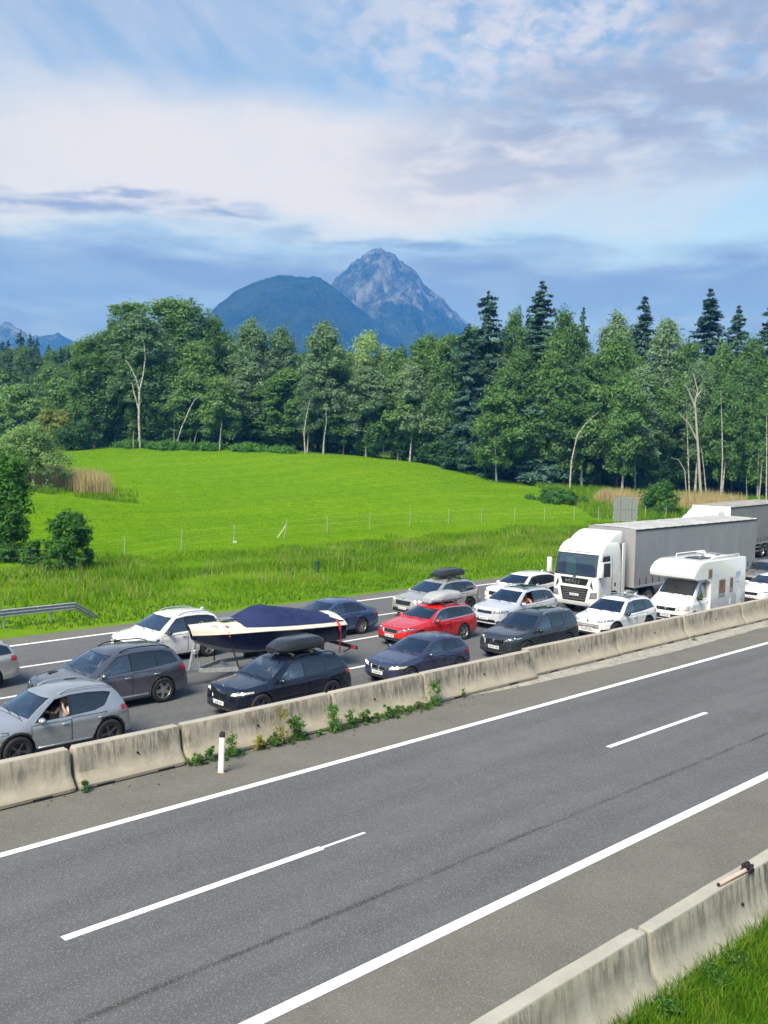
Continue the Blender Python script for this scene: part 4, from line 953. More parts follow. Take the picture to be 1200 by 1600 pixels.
def pull(bm, faces, rim, depth, rim_mat):
    """give the cut a rim that goes inwards, take the inner faces out; returns (verts, faces)"""
    if not faces: return None
    if rim:
        r = bmesh.ops.inset_region(bm, faces=faces, thickness=rim, depth=-depth, use_even_offset=False, use_boundary=True)
        for f in r['faces']: f.material_index = rim_mat
    faces = [f for f in faces if f.is_valid]
    idx = {}; V = []; F = []
    for f in faces:
        t = []
        for v in f.verts:
            if v.index not in idx or True:
                key = v
                if key not in idx: idx[key] = len(V); V.append(tuple(v.co))
            t.append(idx[v])
        F.append(tuple(t))
    bmesh.ops.delete(bm, geom=faces, context='FACES')
    return V, F
def panel(name, vf, mat, parent, smooth=40):
    if not vf: return None
    me = bpy.data.meshes.new(name); me.from_pydata(vf[0], [], vf[1])
    me.shade_smooth(); me.set_sharp_from_angle(angle=R(smooth)); return link(name, me, mat, parent)
def clip_x(poly, x0, x1):
    for sgn, xc in ((1, x0), (-1, x1)):
        out = []; n = len(poly)
        for i in range(n):
            p, q = poly[i], poly[(i + 1) % n]; dp = sgn * (p[0] - xc); dq = sgn * (q[0] - xc)
            if dp >= 0: out.append(p)
            if dp * dq < 0:
                t = dp / (dp - dq); out.append((p[0] + (q[0] - p[0]) * t, p[1] + (q[1] - p[1]) * t))
        poly = out
        if not poly: return []
    return poly
def shell(xs, prof, belt, half, bot, Hh, roofk, rows, bowf, bowr, L, W, tumble=.02):
    """skin of a vehicle from side profile, belt line and plan outline"""
    up = [.18, .36, .54, .72, .87, 1.]
    rings = []
    for x in xs:
        w = half(x); zb = bot(x); zt = prof(x); zl = min(belt(x), zt - .012); h = zl - zb
        q = [(0, zb), (.62 * w, zb), (.90 * w, zb + .012)] + [(k * w, zb + f * h) for k, f in rows] + [(.945 * w, zl)]
        t = max(0., min(1., (zt - zl) / max(.05, Hh - belt(x))))
        yb = .945 * w; yc = w * (.915 - (.915 - roofk) * t); drop = .012 + .075 * min(1, t * 1.3); zc = zt - drop
        for f in up: q.append((yb + (yc - yb) * f + tumble * t * sin(pi * f), zl + (zc - zl) * f))
        for k in (.965, .90, .78, .6, .4, .2, 0.): q.append((yc * k, zt - drop * k ** 3.2))
        rings.append(q)
    n = len(rings[0]); bm = bmesh.new(); K = 12
    V = [[[None] * n for _ in range(2)] for _ in xs]
    def bow(x, y):
        r = abs(y) / (W / 2)
        return x + bowf * r ** 2.6 * math.exp(-x / .42) - bowr * r ** 2.6 * math.exp(-(L - x) / .35)
    for i, x in enumerate(xs):
        for q, (y, z) in enumerate(rings[i]):
            for s in (0, 1):
                if s == 1 and y == 0: V[i][1][q] = V[i][0][q]
                else: V[i][s][q] = bm.verts.new((bow(x, y), (-y, y)[s], z))
    for i in range(len(xs) - 1):
        for q in range(n - 1):
            for s in (0, 1):
                f = [V[i][s][q], V[i + 1][s][q], V[i + 1][s][q + 1], V[i][s][q + 1]]
                bm.faces.new(f if s == 0 else f[::-1])
    for i in (0, len(xs) - 1):           # ends
        grid = []
        for q in range(n):
            y, z = rings[i][q]
            if y == 0: grid.append([V[i][0][q]] * (K + 1)); continue
            row = [V[i][0][q]]
            for a in range(1, K):
                yy = -y + 2 * y * a / K; row.append(bm.verts.new((bow(xs[i], yy), yy, z)))
            row.append(V[i][1][q]); grid.append(row)
        for q in range(n - 1):
            for a in range(K):
                f = []
                for v in (grid[q][a], grid[q][a + 1], grid[q + 1][a + 1], grid[q + 1][a]):
                    if v not in f: f.append(v)
                if len(f) > 2: bm.faces.new(f)
    bmesh.ops.recalc_face_normals(bm, faces=bm.faces[:]); bm.normal_update()
    return bm
def finish(bm, name, mats, parent, angle=38):
    me = bpy.data.meshes.new(name); bm.to_mesh(me); bm.free(); me.shade_smooth(); me.set_sharp_from_angle(angle=R(angle))
    return link(name, me, mats, parent)

# wheels: tyre and rim share their meshes between all cars
def _tyre():
    mb = MB(); mb.lathe([(-.075, .225), (-.10, .24), (-.113, .275), (-.110, .325), (-.095, .350), (-.06, .36), (.06, .36), (.095, .350), (.110, .325), (.113, .275), (.10, .24), (.075, .225)], 28)
    return mb.mesh('tyre', 50)
def _rim(style):
    mb = MB(); mb.lathe([(-.085, .238), (-.098, .236), (-.10, .222), (-.06, .205), (.05, .20), (.09, .21)], 28, m=0)
    mb.lathe([(-.04, .001), (-.04, .20)], 24, m=1)                                # brake and dark barrel
    n = {'star': 5, 'five': 5, 'multi': 9, 'ten': 10}[style]
    for i in range(n):
        a = 2 * pi * i / n
        for d in ((-.085, .085) if style == 'five' else (0.,)):
            w0, w1 = {'star': (.055, .038), 'five': (.016, .013), 'multi': (.018, .016), 'ten': (.014, .014)}[style]
            def pt(r, t, y): ca, sa = cos(a + d * (r > .1)), sin(a + d * (r > .1)); return (r * ca - t * sa, y, r * sa + t * ca)
            mb.hexa([pt(.05, -w0, -.055), pt(.225, -w1, -.065), pt(.225, w1, -.065), pt(.05, w0, -.055), pt(.05, -w0, -.095), pt(.225, -w1, -.094), pt(.225, w1, -.094), pt(.05, w0, -.095)], 0)
    mb.lathe([(-.102, .001), (-.102, .045), (-.095, .062), (-.05, .062)], 14, m=0)
    return mb.mesh('rim', 35)
TYRE = _tyre(); TYRE.materials.append(M['rubber']); RIMS = {}
def wheel(parent, x, y, r, style='five', finish_='alloy', width=1.):
    key = (style, finish_)
    if key not in RIMS:
        me = _rim(style); me.materials.append(M[finish_]); me.materials.append(M['black']); RIMS[key] = me
    o = link('wheel', TYRE, None, parent, (x, y, r)); s = r / .36; o.scale = (s, s * width * (1 if y < 0 else -1), s)
    o.rotation_euler = (0, (x * 7.3) % 1.2, 0)
    link('rim', RIMS[key], None, o); return o

def text_mesh(txt, size, mat, parent, name, loc, rot, sx=1., extrude=.002, bold=.0):
    cu = bpy.data.curves.new(name, 'FONT'); cu.body = txt; cu.size = size; cu.extrude = extrude; cu.offset = bold; cu.align_x = 'CENTER'; cu.align_y = 'CENTER'; cu.resolution_u = 2
    o = bpy.data.objects.new(name, cu); COL.objects.link(o)
    dg = bpy.context.evaluated_depsgraph_get(); me = bpy.data.meshes.new_from_object(o.evaluated_get(dg)); bpy.data.objects.remove(o); bpy.data.curves.remove(cu)
    me.materials.clear(); me.materials.append(mat); q = link(name, me, None, parent, loc); q.rotation_euler = rot; q.scale = (sx, 1, 1); return q
def number_plate(parent, x, z, txt, tilt=.0, rear=False, w=.52):
    p = MB(); p.rbox(-.011, .011, -w / 2, w / 2, -.055, .055, .006); o = p.build('number_plate', M['plate'], parent); o.location = (x, 0, z); o.rotation_euler = (0, tilt, 0)
    b = MB(); b.box(-.0135, -.010, -w / 2 + .008, -w / 2 + .048, -.048, .048); 
    # seen from the front the blue field is on the left hand side
    c = MB(); c.box(-.0135, -.010, w / 2 - .048, w / 2 - .008, -.048, .048); c.build('country_strip', M['plate_blue'], o)
    text_mesh(txt, .10, M['plate_ink'], o, 'plate_number', (-.0125, -.02, 0), (pi / 2, 0, -pi / 2), .86, .001, .002)

def car(sp, label, cat='car', name='car', group='cars queueing on the far carriageway'):
    L, W, H = sp['L'], sp['W'], sp['H']; wr = sp.get('wr', .34); fo, wb = sp['fo'], sp['wb']; gc = sp.get('gc', .19)
    t = thing(name, label, cat, (sp['x'], sp['y'] + W / 2, 0), sp.get('rz', 0.), group)
    P = sp['prof']; X = np.arange(0, L + .005, .01); Zp = np.interp(X, [p[0] for p in P], [p[1] for p in P])
    Zs = smooth1(Zp, 7); e = np.minimum(1, np.minimum(X / .12, (L - X) / .12)); Zs = Zp * (1 - e) + Zs * e
    prof = lambda x: float(np.interp(x, X, Zs))
    B = sp['belt']; belt = lambda x: float(np.interp(x, [p[0] for p in B], [p[1] for p in B]))
    nf, nr = sp.get('nf', .80), sp.get('nr', .86)
    PL = [(0, nf), (.06 * L, nf + (1 - nf) * .62), (.13 * L, .965), (.22 * L, 1.), (.75 * L, 1.), (.88 * L, .975), (.96 * L, nr + (1 - nr) * .55), (L, nr)]
    half = lambda x: W / 2 * float(np.interp(x, [p[0] for p in PL], [p[1] for p in PL]))
    bot = lambda x: gc + .10 * max(0, 1 - x / .5) ** 2 + .14 * max(0, 1 - (L - x) / .6) ** 1.5
    xs = sorted(set([0, .012, .03, .06, .10, .15] + list(np.round(np.arange(.2, L - .16, .085), 3)) + [L - .15, L - .10, L - .06, L - .03, L - .012, L]))
    rows = [(.955, .05), (.982, .16), (.993, .28), (1., .42), (1., .55), (.992, .68), (.998, .76), (.99, .84), (.972, .93)]
    bm = shell(xs, prof, belt, half, bot, H, sp.get('roofk', .70), rows, sp.get('bowf', .20), sp.get('bowr', .12), L, W)
    paintm = M[sp['paint']]; clad = M['black'] if sp.get('clad') else paintm
    mats = [paintm, M['gloss_black'], M['black'], M['silver_trim'], M['hole']]
    parts = []
    # cladding along the sills and round the bumpers
    zc = sp.get('clad', 0)
    if zc:
        r = bmesh.ops.bisect_plane(bm, geom=bm.verts[:] + bm.edges[:] + bm.faces[:], dist=1e-5, plane_co=(0, 0, zc), plane_no=(0, 0, 1))
        for f in bm.faces:
            if f.calc_center_median().z < zc: f.material_index = 2
    zs_ = gc + .085
    if not zc:
        bmesh.ops.bisect_plane(bm, geom=bm.verts[:] + bm.edges[:] + bm.faces[:], dist=1e-5, plane_co=(0, 0, zs_), plane_no=(0, 0, 1))
        for f in bm.faces:
            if f.calc_center_median().z < zs_: f.material_index = 2
    # bonnet, its shut line a real gap
    xh0 = .30 * L / 4.6; yh = hw_ = W / 2 * .80; xh1 = sp['xc'] - .015
    fs = carve(bm, [(xh0, -yh * .80), (xh0 + .16, -yh * .97), (xh1, -yh), (xh1, yh), (xh0 + .16, yh * .97), (xh0, yh * .80)], 'z', lambda c, n: n.z > .55 and c.x < sp['xc'] + .1)
    vf = pull(bm, fs, .011, .008, 4); parts.append(('bonnet', vf, paintm))
    # wheel arches
    ra = wr * 1.14; na = 18
    for xw in (fo, fo + wb):
        for s in (-1, 1):
            if zc:
                big = [(xw + (ra + .055) * cos(2 * pi * i / na), wr + (ra + .055) * sin(2 * pi * i / na)) for i in range(na)]
                for f in carve(bm, big, 'y', lambda c, n, s=s: c.y * s > W * .30): f.material_index = 2
            poly = [(xw + ra * cos(2 * pi * i / na), wr + ra * sin(2 * pi * i / na)) for i in range(na)]
            fs = carve(bm, poly, 'y', lambda c, n, s=s: c.y * s > W * .27)
            bmesh.ops.delete(bm, geom=fs, context='FACES')
    for xw in (fo, fo + wb):
        for s in (-1, 1):
            arch = MB(); pr = []
            for y in (.965 * W / 2, .55 * W / 2):
                pr.append([(xw + (ra + .004) * cos(pi * (1.16 - 1.32 * i / 12)), y * s, wr + (ra + .004) * sin(pi * (1.16 - 1.32 * i / 12))) for i in range(13)])
            arch.loft(pr, cap=False, closed=False); arch.add(pr[1], [tuple(range(13))]); arch.build('wheel_arch', M['hole'], t, 40)
    # glass
    def side_glass():
        D = sp['dlo']; sx = sp['split']; kinds = sp.get('glass', ['glass', 'dark_glass', 'dark_glass', 'dark_glass'])
        for s in (-1, 1):
            if sp.get('dlo_frame'):
                big = sp['dlo_frame']
                for f in carve(bm, big, 'y', lambda c, n, s=s: c.y * s > W * .27 and abs(n.y) > .3 and c.z > belt(c.x) - .12): f.material_index = sp.get('frame_mat', 3)
            for f in carve(bm, D, 'y', lambda c, n, s=s: c.y * s > W * .27 and abs(n.y) > .3 and c.z > belt(c.x) - .12): f.material_index = 1
            for i in range(len(sx) - 1):
                pol = clip_x(D, sx[i] + (.022 if i else .0), sx[i + 1] - (.022 if i < len(sx) - 2 else 0.))
                if len(pol) < 3: continue
                fs = carve(bm, pol, 'y', lambda c, n, s=s: c.y * s > W * .27 and abs(n.y) > .3 and c.z > belt(c.x) - .12)
                vf = pull(bm, fs, .016, .010, 1)
                if sp.get('open_window') is not None and i == sp['open_window'] and s == -1: continue
                parts.append(('side_window', vf, M[kinds[i]]))
    side_glass()
    xc, xr = sp['xc'], sp['xr']; yb = W / 2 * .855; yt = W / 2 * (sp.get('roofk', .70) - .035); zcw = prof(xc) + .03; zrw = prof(xr) - .07
    ws = [(-yb, zcw - .012), (-yb * .6, zcw - .004), (0, zcw), (yb * .6, zcw - .004), (yb, zcw - .012), (yt, zrw), (0, zrw + .012), (-yt, zrw)]
    fl = lambda c, n: xc - .25 < c.x < xr + .25 and n.z > .12 and n.x < -.08
    vf = pull(bm, carve(bm, ws, 'x', fl), .022, .008, 1); parts.append(('windscreen', vf, M[sp.get('wsglass', 'glass')]))
    xq, xd = sp['xq'], sp['xd']; zq = prof(xq) - .05; zd = prof(xd) + .03; ybr = W / 2 * sp.get('rwk', .72); ytr = W / 2 * (sp.get('roofk', .70) - .10)
    rw = [(-ybr, zd), (ybr, zd), (ytr, zq), (-ytr, zq)]
    vf = pull(bm, carve(bm, rw, 'x', lambda c, n: c.x > xq - .1 and n.x > .05 and n.z > .02), .02, .008, 1); parts.append(('rear_window', vf, M['dark_glass']))
    if sp.get('sunroof'):
        a, c_ = sp['sunroof']; ys = W / 2 * (sp.get('roofk', .70) - .13)
        vf = pull(bm, carve(bm, [(a, -ys), (c_, -ys), (c_, ys), (a, ys)], 'z', lambda c, n: n.z > .8 and c.z > H * .85), .01, .004, 1); parts.append(('sunroof', vf, M['dark_glass']))
    # lamps, grille, intakes (polygons in front view: y as share of half width, z in metres)
    hw = W / 2
    def front(pol, both=True):
        return [[(s * y * hw, z) for y, z in pol] for s in ((-1, 1) if both else (1,))]
    lim = [((sp.get('lamp_x', .62), 0, 0), (-1, 0, 0))]
    for nm, pol, mt, both, rim in sp['front']:
        for q in front(pol, both):
            fs = carve(bm, q, 'x', lambda c, n: c.x < sp.get('lamp_x', .62) + .4 and (n.x < -.02 or c.x < .55), lim)
            vf = pull(bm, fs, .012, .012, rim); parts.append((nm, vf, M[mt]))
    limr = [((L - sp.get('tail_x', .38), 0, 0), (1, 0, 0))]
    for nm, pol, mt in sp['rear']:
        for q in front(pol, True):
            fs = carve(bm, q, 'x', lambda c, n: c.x > L - .8 and abs(c.y) > .25 * hw, limr)
            vf = pull(bm, fs, .008, .004, 1); parts.append((nm, vf, M[mt]))
    # doors: outlines cut as gaps
    xb = sp['split'][1]; x0 = sp.get('door0', sp['xc'] + .12); x1 = sp.get('door1', fo + wb - .05); zb0 = gc + .16 if not zc else max(gc + .16, zc - .02)
    for s in (-1, 1):
        for k_, (a, c_) in enumerate(((x0, xb), (xb, x1))):
            zl = min(belt(a), belt(c_)) - .035
            pol = [(a, zb0), (c_, zb0), (c_, zl)] + [(a, zl)]
            if k_ == 1: pol = [(a, zb0), (fo + wb - ra - .06, zb0), (min(c_, fo + wb - ra * .55), wr + ra * .92), (c_, zl), (a, zl)]
            fs = carve(bm, pol, 'y', lambda c, n, s=s: c.y * s > W * .35 and abs(n.y) > .3)
            if not fs: continue
            vf = pull(bm, fs, .011, .008, 4)
            d = panel('door', vf, [paintm], None)
            if d is None: continue
            d.parent = t
            hb = MB(); hx = c_ - .17; hz = min(belt(hx), zl) - .075 - .03 * k_
            hb.rbox(hx - .09, hx + .09, s * (half(hx) + .010) - .014, s * (half(hx) + .010) + .014, hz - .014, hz + .014, .008)
            hb.build('door_handle', M[sp.get('handle', sp['paint'])], d, 40)
    for nm, vf, mt in parts:
        o = panel(nm, vf, mt, t)
        if nm == 'headlight' and vf:
            A = np.array(vf[0]); s = 1 if A[:, 1].mean() > 0 else -1; yy = np.abs(A[:, 1]); lo, hi = yy.min(), min(yy.max(), hw * .93)
            for f in (.38, .74):
                tg = lo + (hi - lo) * f; near = A[np.argsort(np.abs(yy - tg))[:6]]; c = near.mean(0); r = min(.055, .42 * (A[:, 2].max() - A[:, 2].min()))
                mb = MB(); mb.ell((c[0] + .012, c[1], c[2]), (.03, r, r * .85), 10, 7); mb.build('lamp_bulb', M['lamp_white' if sp.get('lit', mt == M['lens_lit']) else 'chrome'], o, 60)
    bd = finish(bm, 'body', mats, t)
    for xw in (fo, fo + wb):
        for s in (-1, 1): wheel(t, xw, s * (hw - .105), wr, sp.get('rim', 'five'), sp.get('rimm', 'alloy'))
    # mirrors
    for s in (-1, 1):
        mb = MB(); mx = sp['xc'] + sp.get('mirx', .34); mz = belt(mx) + .075
        mb.ell((mx, s * (hw + .085), mz), (.085, .115, .075), 12, 8, 0); mb.tube([(mx, s * (hw - .06), mz - .07), (mx, s * (hw + .03), mz - .03)], [.035, .03], 6, 1)
        mb.ell((mx + .05, s * (hw + .085), mz), (.05, .10, .062), 10, 6, 2)
        mb.build('mirror', [M[sp.get('mirror', sp['paint'])], M['black'], M['dark_glass']], t, 60)
    if sp.get('rails'):
        for s in (-1, 1):
            mb = MB(); xa, xz = xr + .22, sp.get('rail_end', xq - .05); pts = []
            for i in range(13):
                x = xa + (xz - xa) * i / 12; f = min(1, i / 1.5, (12 - i) / 1.5)
                pts.append((x, s * (half(x) * sp.get('roofk', .70) - .035), prof(x) - .075 + .06 * f + .015))
            mb.tube(pts, .018, 7); mb.build('roof_rail', M[sp['rails']], t, 50)
    if sp.get('antenna', True):
        mb = MB(); xa = xq - .18; mb.prism([(xa, prof(xa) - .01), (xa + .17, prof(xa) - .01), (xa + .16, prof(xa) + .055), (xa + .12, prof(xa) + .06)], -.02, .02, 'y'); mb.build('aerial_fin', paintm, t)
    # badge, plate, wipers
    if sp.get('badge'):
        bz = sp['badge']; bx = [x for x in X if prof(x) >= bz - .004]; bx = (bx[0] if len(bx) else 0)
        mb = MB(); mb.lathe([(-.012, .001), (-.014, .045), (-.006, .056), (.02, .058)], 16, 'x', (max(0, bx) + sp.get('badge_dx', 0.), 0, bz)); mb.build('badge', M['chrome'], t, 40)
    if sp.get('plate'): number_plate(t, sp.get('plate_x', -.012), sp['plate'][0], sp['plate'][1])
    mb = MB()
    for y0, y1 in ((-.62, -.05), (.0, .55)): mb.tube([(xc - .02, y0 * hw, prof(xc - .02) + .02), (xc + .07, y1 * hw, prof(xc + .07) + .028)], .009, 5)
    mb.build('wiper', M['black'], t)
    # cabin: floor, dashboard, wheel, seats
    fl_ = MB(); fl_.box(xc - .1, xd - .1, -hw * .86, hw * .86, gc + .06, gc + .12); fl_.build('cabin_floor', M['interior'], t)
    db = MB(); db.rbox(xc - .05, xc + .55, -hw * .80, hw * .80, .62, belt(xc) - .02, .05); db.build('dashboard', M['interior'], t, 40)
    sw = MB(); cx, cz = xc + .72, belt(xc) - .04
    sw.tube([(cx + .06 * cos(a), -.37 * hw / .9 + .18 * sin(a), cz + .17 * cos(a)) for a in [2 * pi * i / 16 for i in range(17)]], .014, 6); sw.build('steering_wheel', M['black'], t, 60)
    rowsx = [xc + 1.10, xc + 1.98]
    for ri, sxx in enumerate(rowsx):
        if sxx > xd - .3: continue
        for s in (-1, 1):
            mb = MB(); y = s * .40 * hw / .9
            mb.rbox(sxx - .28, sxx + .22, y - .24, y + .24, .42, .58, .05)
            bk = [(sxx + .14, .50), (sxx + .28, .50), (sxx + .40, 1.04 + (H - 1.5) * .4), (sxx + .30, 1.06 + (H - 1.5) * .4)]; mb.prism(bk, y - .23, y + .23, 'y')
            zt = 1.10 + (H - 1.5) * .4; mb.rbox(sxx + .31, sxx + .42, y - .12, y + .12, zt, zt + .19, .04)
            mb.build('seat', M[sp.get('seats', 'seat_cloth')], t, 40)
    ex = sp.get('extra')
    if ex: ex(t, sp, prof, belt, half)
    return t
# ------------------------------------------------------------------ people
def person(label, loc, shirt, hair='hair_dark', pose='wheel', cat='person', group=None):
    t = thing('person', label, cat, loc, 0, group)
    V = []; E = []; Rd = []; K = []
    def v(p, r, k, par=None):
        V.append(p); Rd.append(r); K.append(k)
        if par is not None: E.append((par, len(V) - 1))
        return len(V) - 1
    pel = v((0, 0, .02), .135, 2); be = v((.02, 0, .20), .125, 1, pel); ch = v((.05, 0, .40), .145, 1, be); nb = v((.05, 0, .54), .062, 0, ch)
    h0 = v((.03, 0, .62), .068, 0, nb); h1 = v((.01, 0, .71), .092, 0, h0); h2 = v((.03, 0, .80), .07, 0, h1); v((-.085, 0, .70), .016, 0, h1)
    for s in (-1, 1):
        sh = v((.05, s * .185, .49), .066, 1, ch)
        if pose == 'face' and s == -1: el, wr, hd = (-.06, -.34, .36), (-.13, -.24, .55), (-.11, -.15, .66)
        elif pose == 'sill' and s == -1: el, wr, hd = (-.05, -.40, .36), (-.22, -.56, .34), (-.30, -.60, .31)
        else: el, wr, hd = (-.10, s * .25, .28), (-.31, s * .17, .36), (-.38, s * .16, .40)
        e = v(el, .046, 1 if pose == 'wheel' else 0, sh); w_ = v(wr, .030, 0, e); h = v(hd, .033, 0, w_)
        d = (Vector(hd) - Vector(wr)).normalized(); n = d.cross(Vector((0, 0, 1))).normalized()
        for q, (o, ln) in enumerate(((-.03, .070), (-.011, .085), (.010, .080), (.029, .062))):
            a = Vector(hd) + n * o + d * .035; b = a + d * ln * .6; c = b + d * ln * .3 + Vector((0, 0, -.02))
            i = v(tuple(a), .0095, 0, h); i = v(tuple(b), .0085, 0, i); v(tuple(c), .0075, 0, i)
        a = Vector(hd) - n * .04 - d * .01; i = v(tuple(a), .011, 0, h); v(tuple(a + d * .045 - n * .02), .009, 0, i)
        hp = v((-.02, s * .10, .0), .095, 2, pel); kn = v((-.44, s * .13, .10), .066, 2, hp); an = v((-.60, s * .13, -.28), .045, 2, kn); v((-.74, s * .13, -.32), .04, 2, an)
    me = bpy.data.meshes.new('person_body'); me.from_pydata(V, E, []); o = bpy.data.objects.new('body', me); COL.objects.link(o)
    md = o.modifiers.new('skin', 'SKIN'); md.use_smooth_shade = True
    for i, sv in enumerate(me.skin_vertices[0].data): sv.radius = (Rd[i], Rd[i]); sv.use_root = (i == 0)
    sb = o.modifiers.new('sub', 'SUBSURF'); sb.levels = 1; sb.render_levels = 1
    m2 = bpy.data.meshes.new_from_object(o.evaluated_get(bpy.context.evaluated_depsgraph_get())); bpy.data.objects.remove(o)
    if not m2.materials: pass
    m2.materials.clear()
    for q in (M['skin'], shirt, M['interior']): m2.materials.append(q)
    pv = np.array(V); kk = np.array(K)
    for p in m2.polygons: p.material_index = int(kk[np.argmin(((pv - np.array(p.center)) ** 2).sum(1))]); p.use_smooth = True
    link('body', m2, None, t)
    hb = MB(); hb.ell((.045, 0, .765), (.092, .096, .088), 12, 8); hb.ell((.075, 0, .70), (.06, .085, .08), 10, 6); hb.build('hair', M[hair], t, 60)
    for s in (-1, 1):
        eb = MB(); eb.ell((-.074, s * .034, .722), (.010, .014, .009), 8, 6); eb.build('eye', M['hair_dark'], t, 60)
    return t
SHIRT = {k: pmat('shirt_' + k, c, .85) for k, c in dict(grey=(.36, .37, .39), white=(.62, .62, .60), navy=(.03, .04, .09), green=(.05, .22, .05), orange=(.45, .16, .05), black=(.03, .03, .03)).items()}
def driver(sp, label, shirt='grey', hair='hair_dark', pose='wheel', side=-1, back=0.):
    x = sp['x'] + sp['xc'] + 1.16 + back; y = sp['y'] + sp['W'] / 2 + side * .40 * sp['W'] / 1.8
    return person(label, (x, y, .58 + (sp['H'] - 1.5) * .45), SHIRT[shirt], hair, pose)

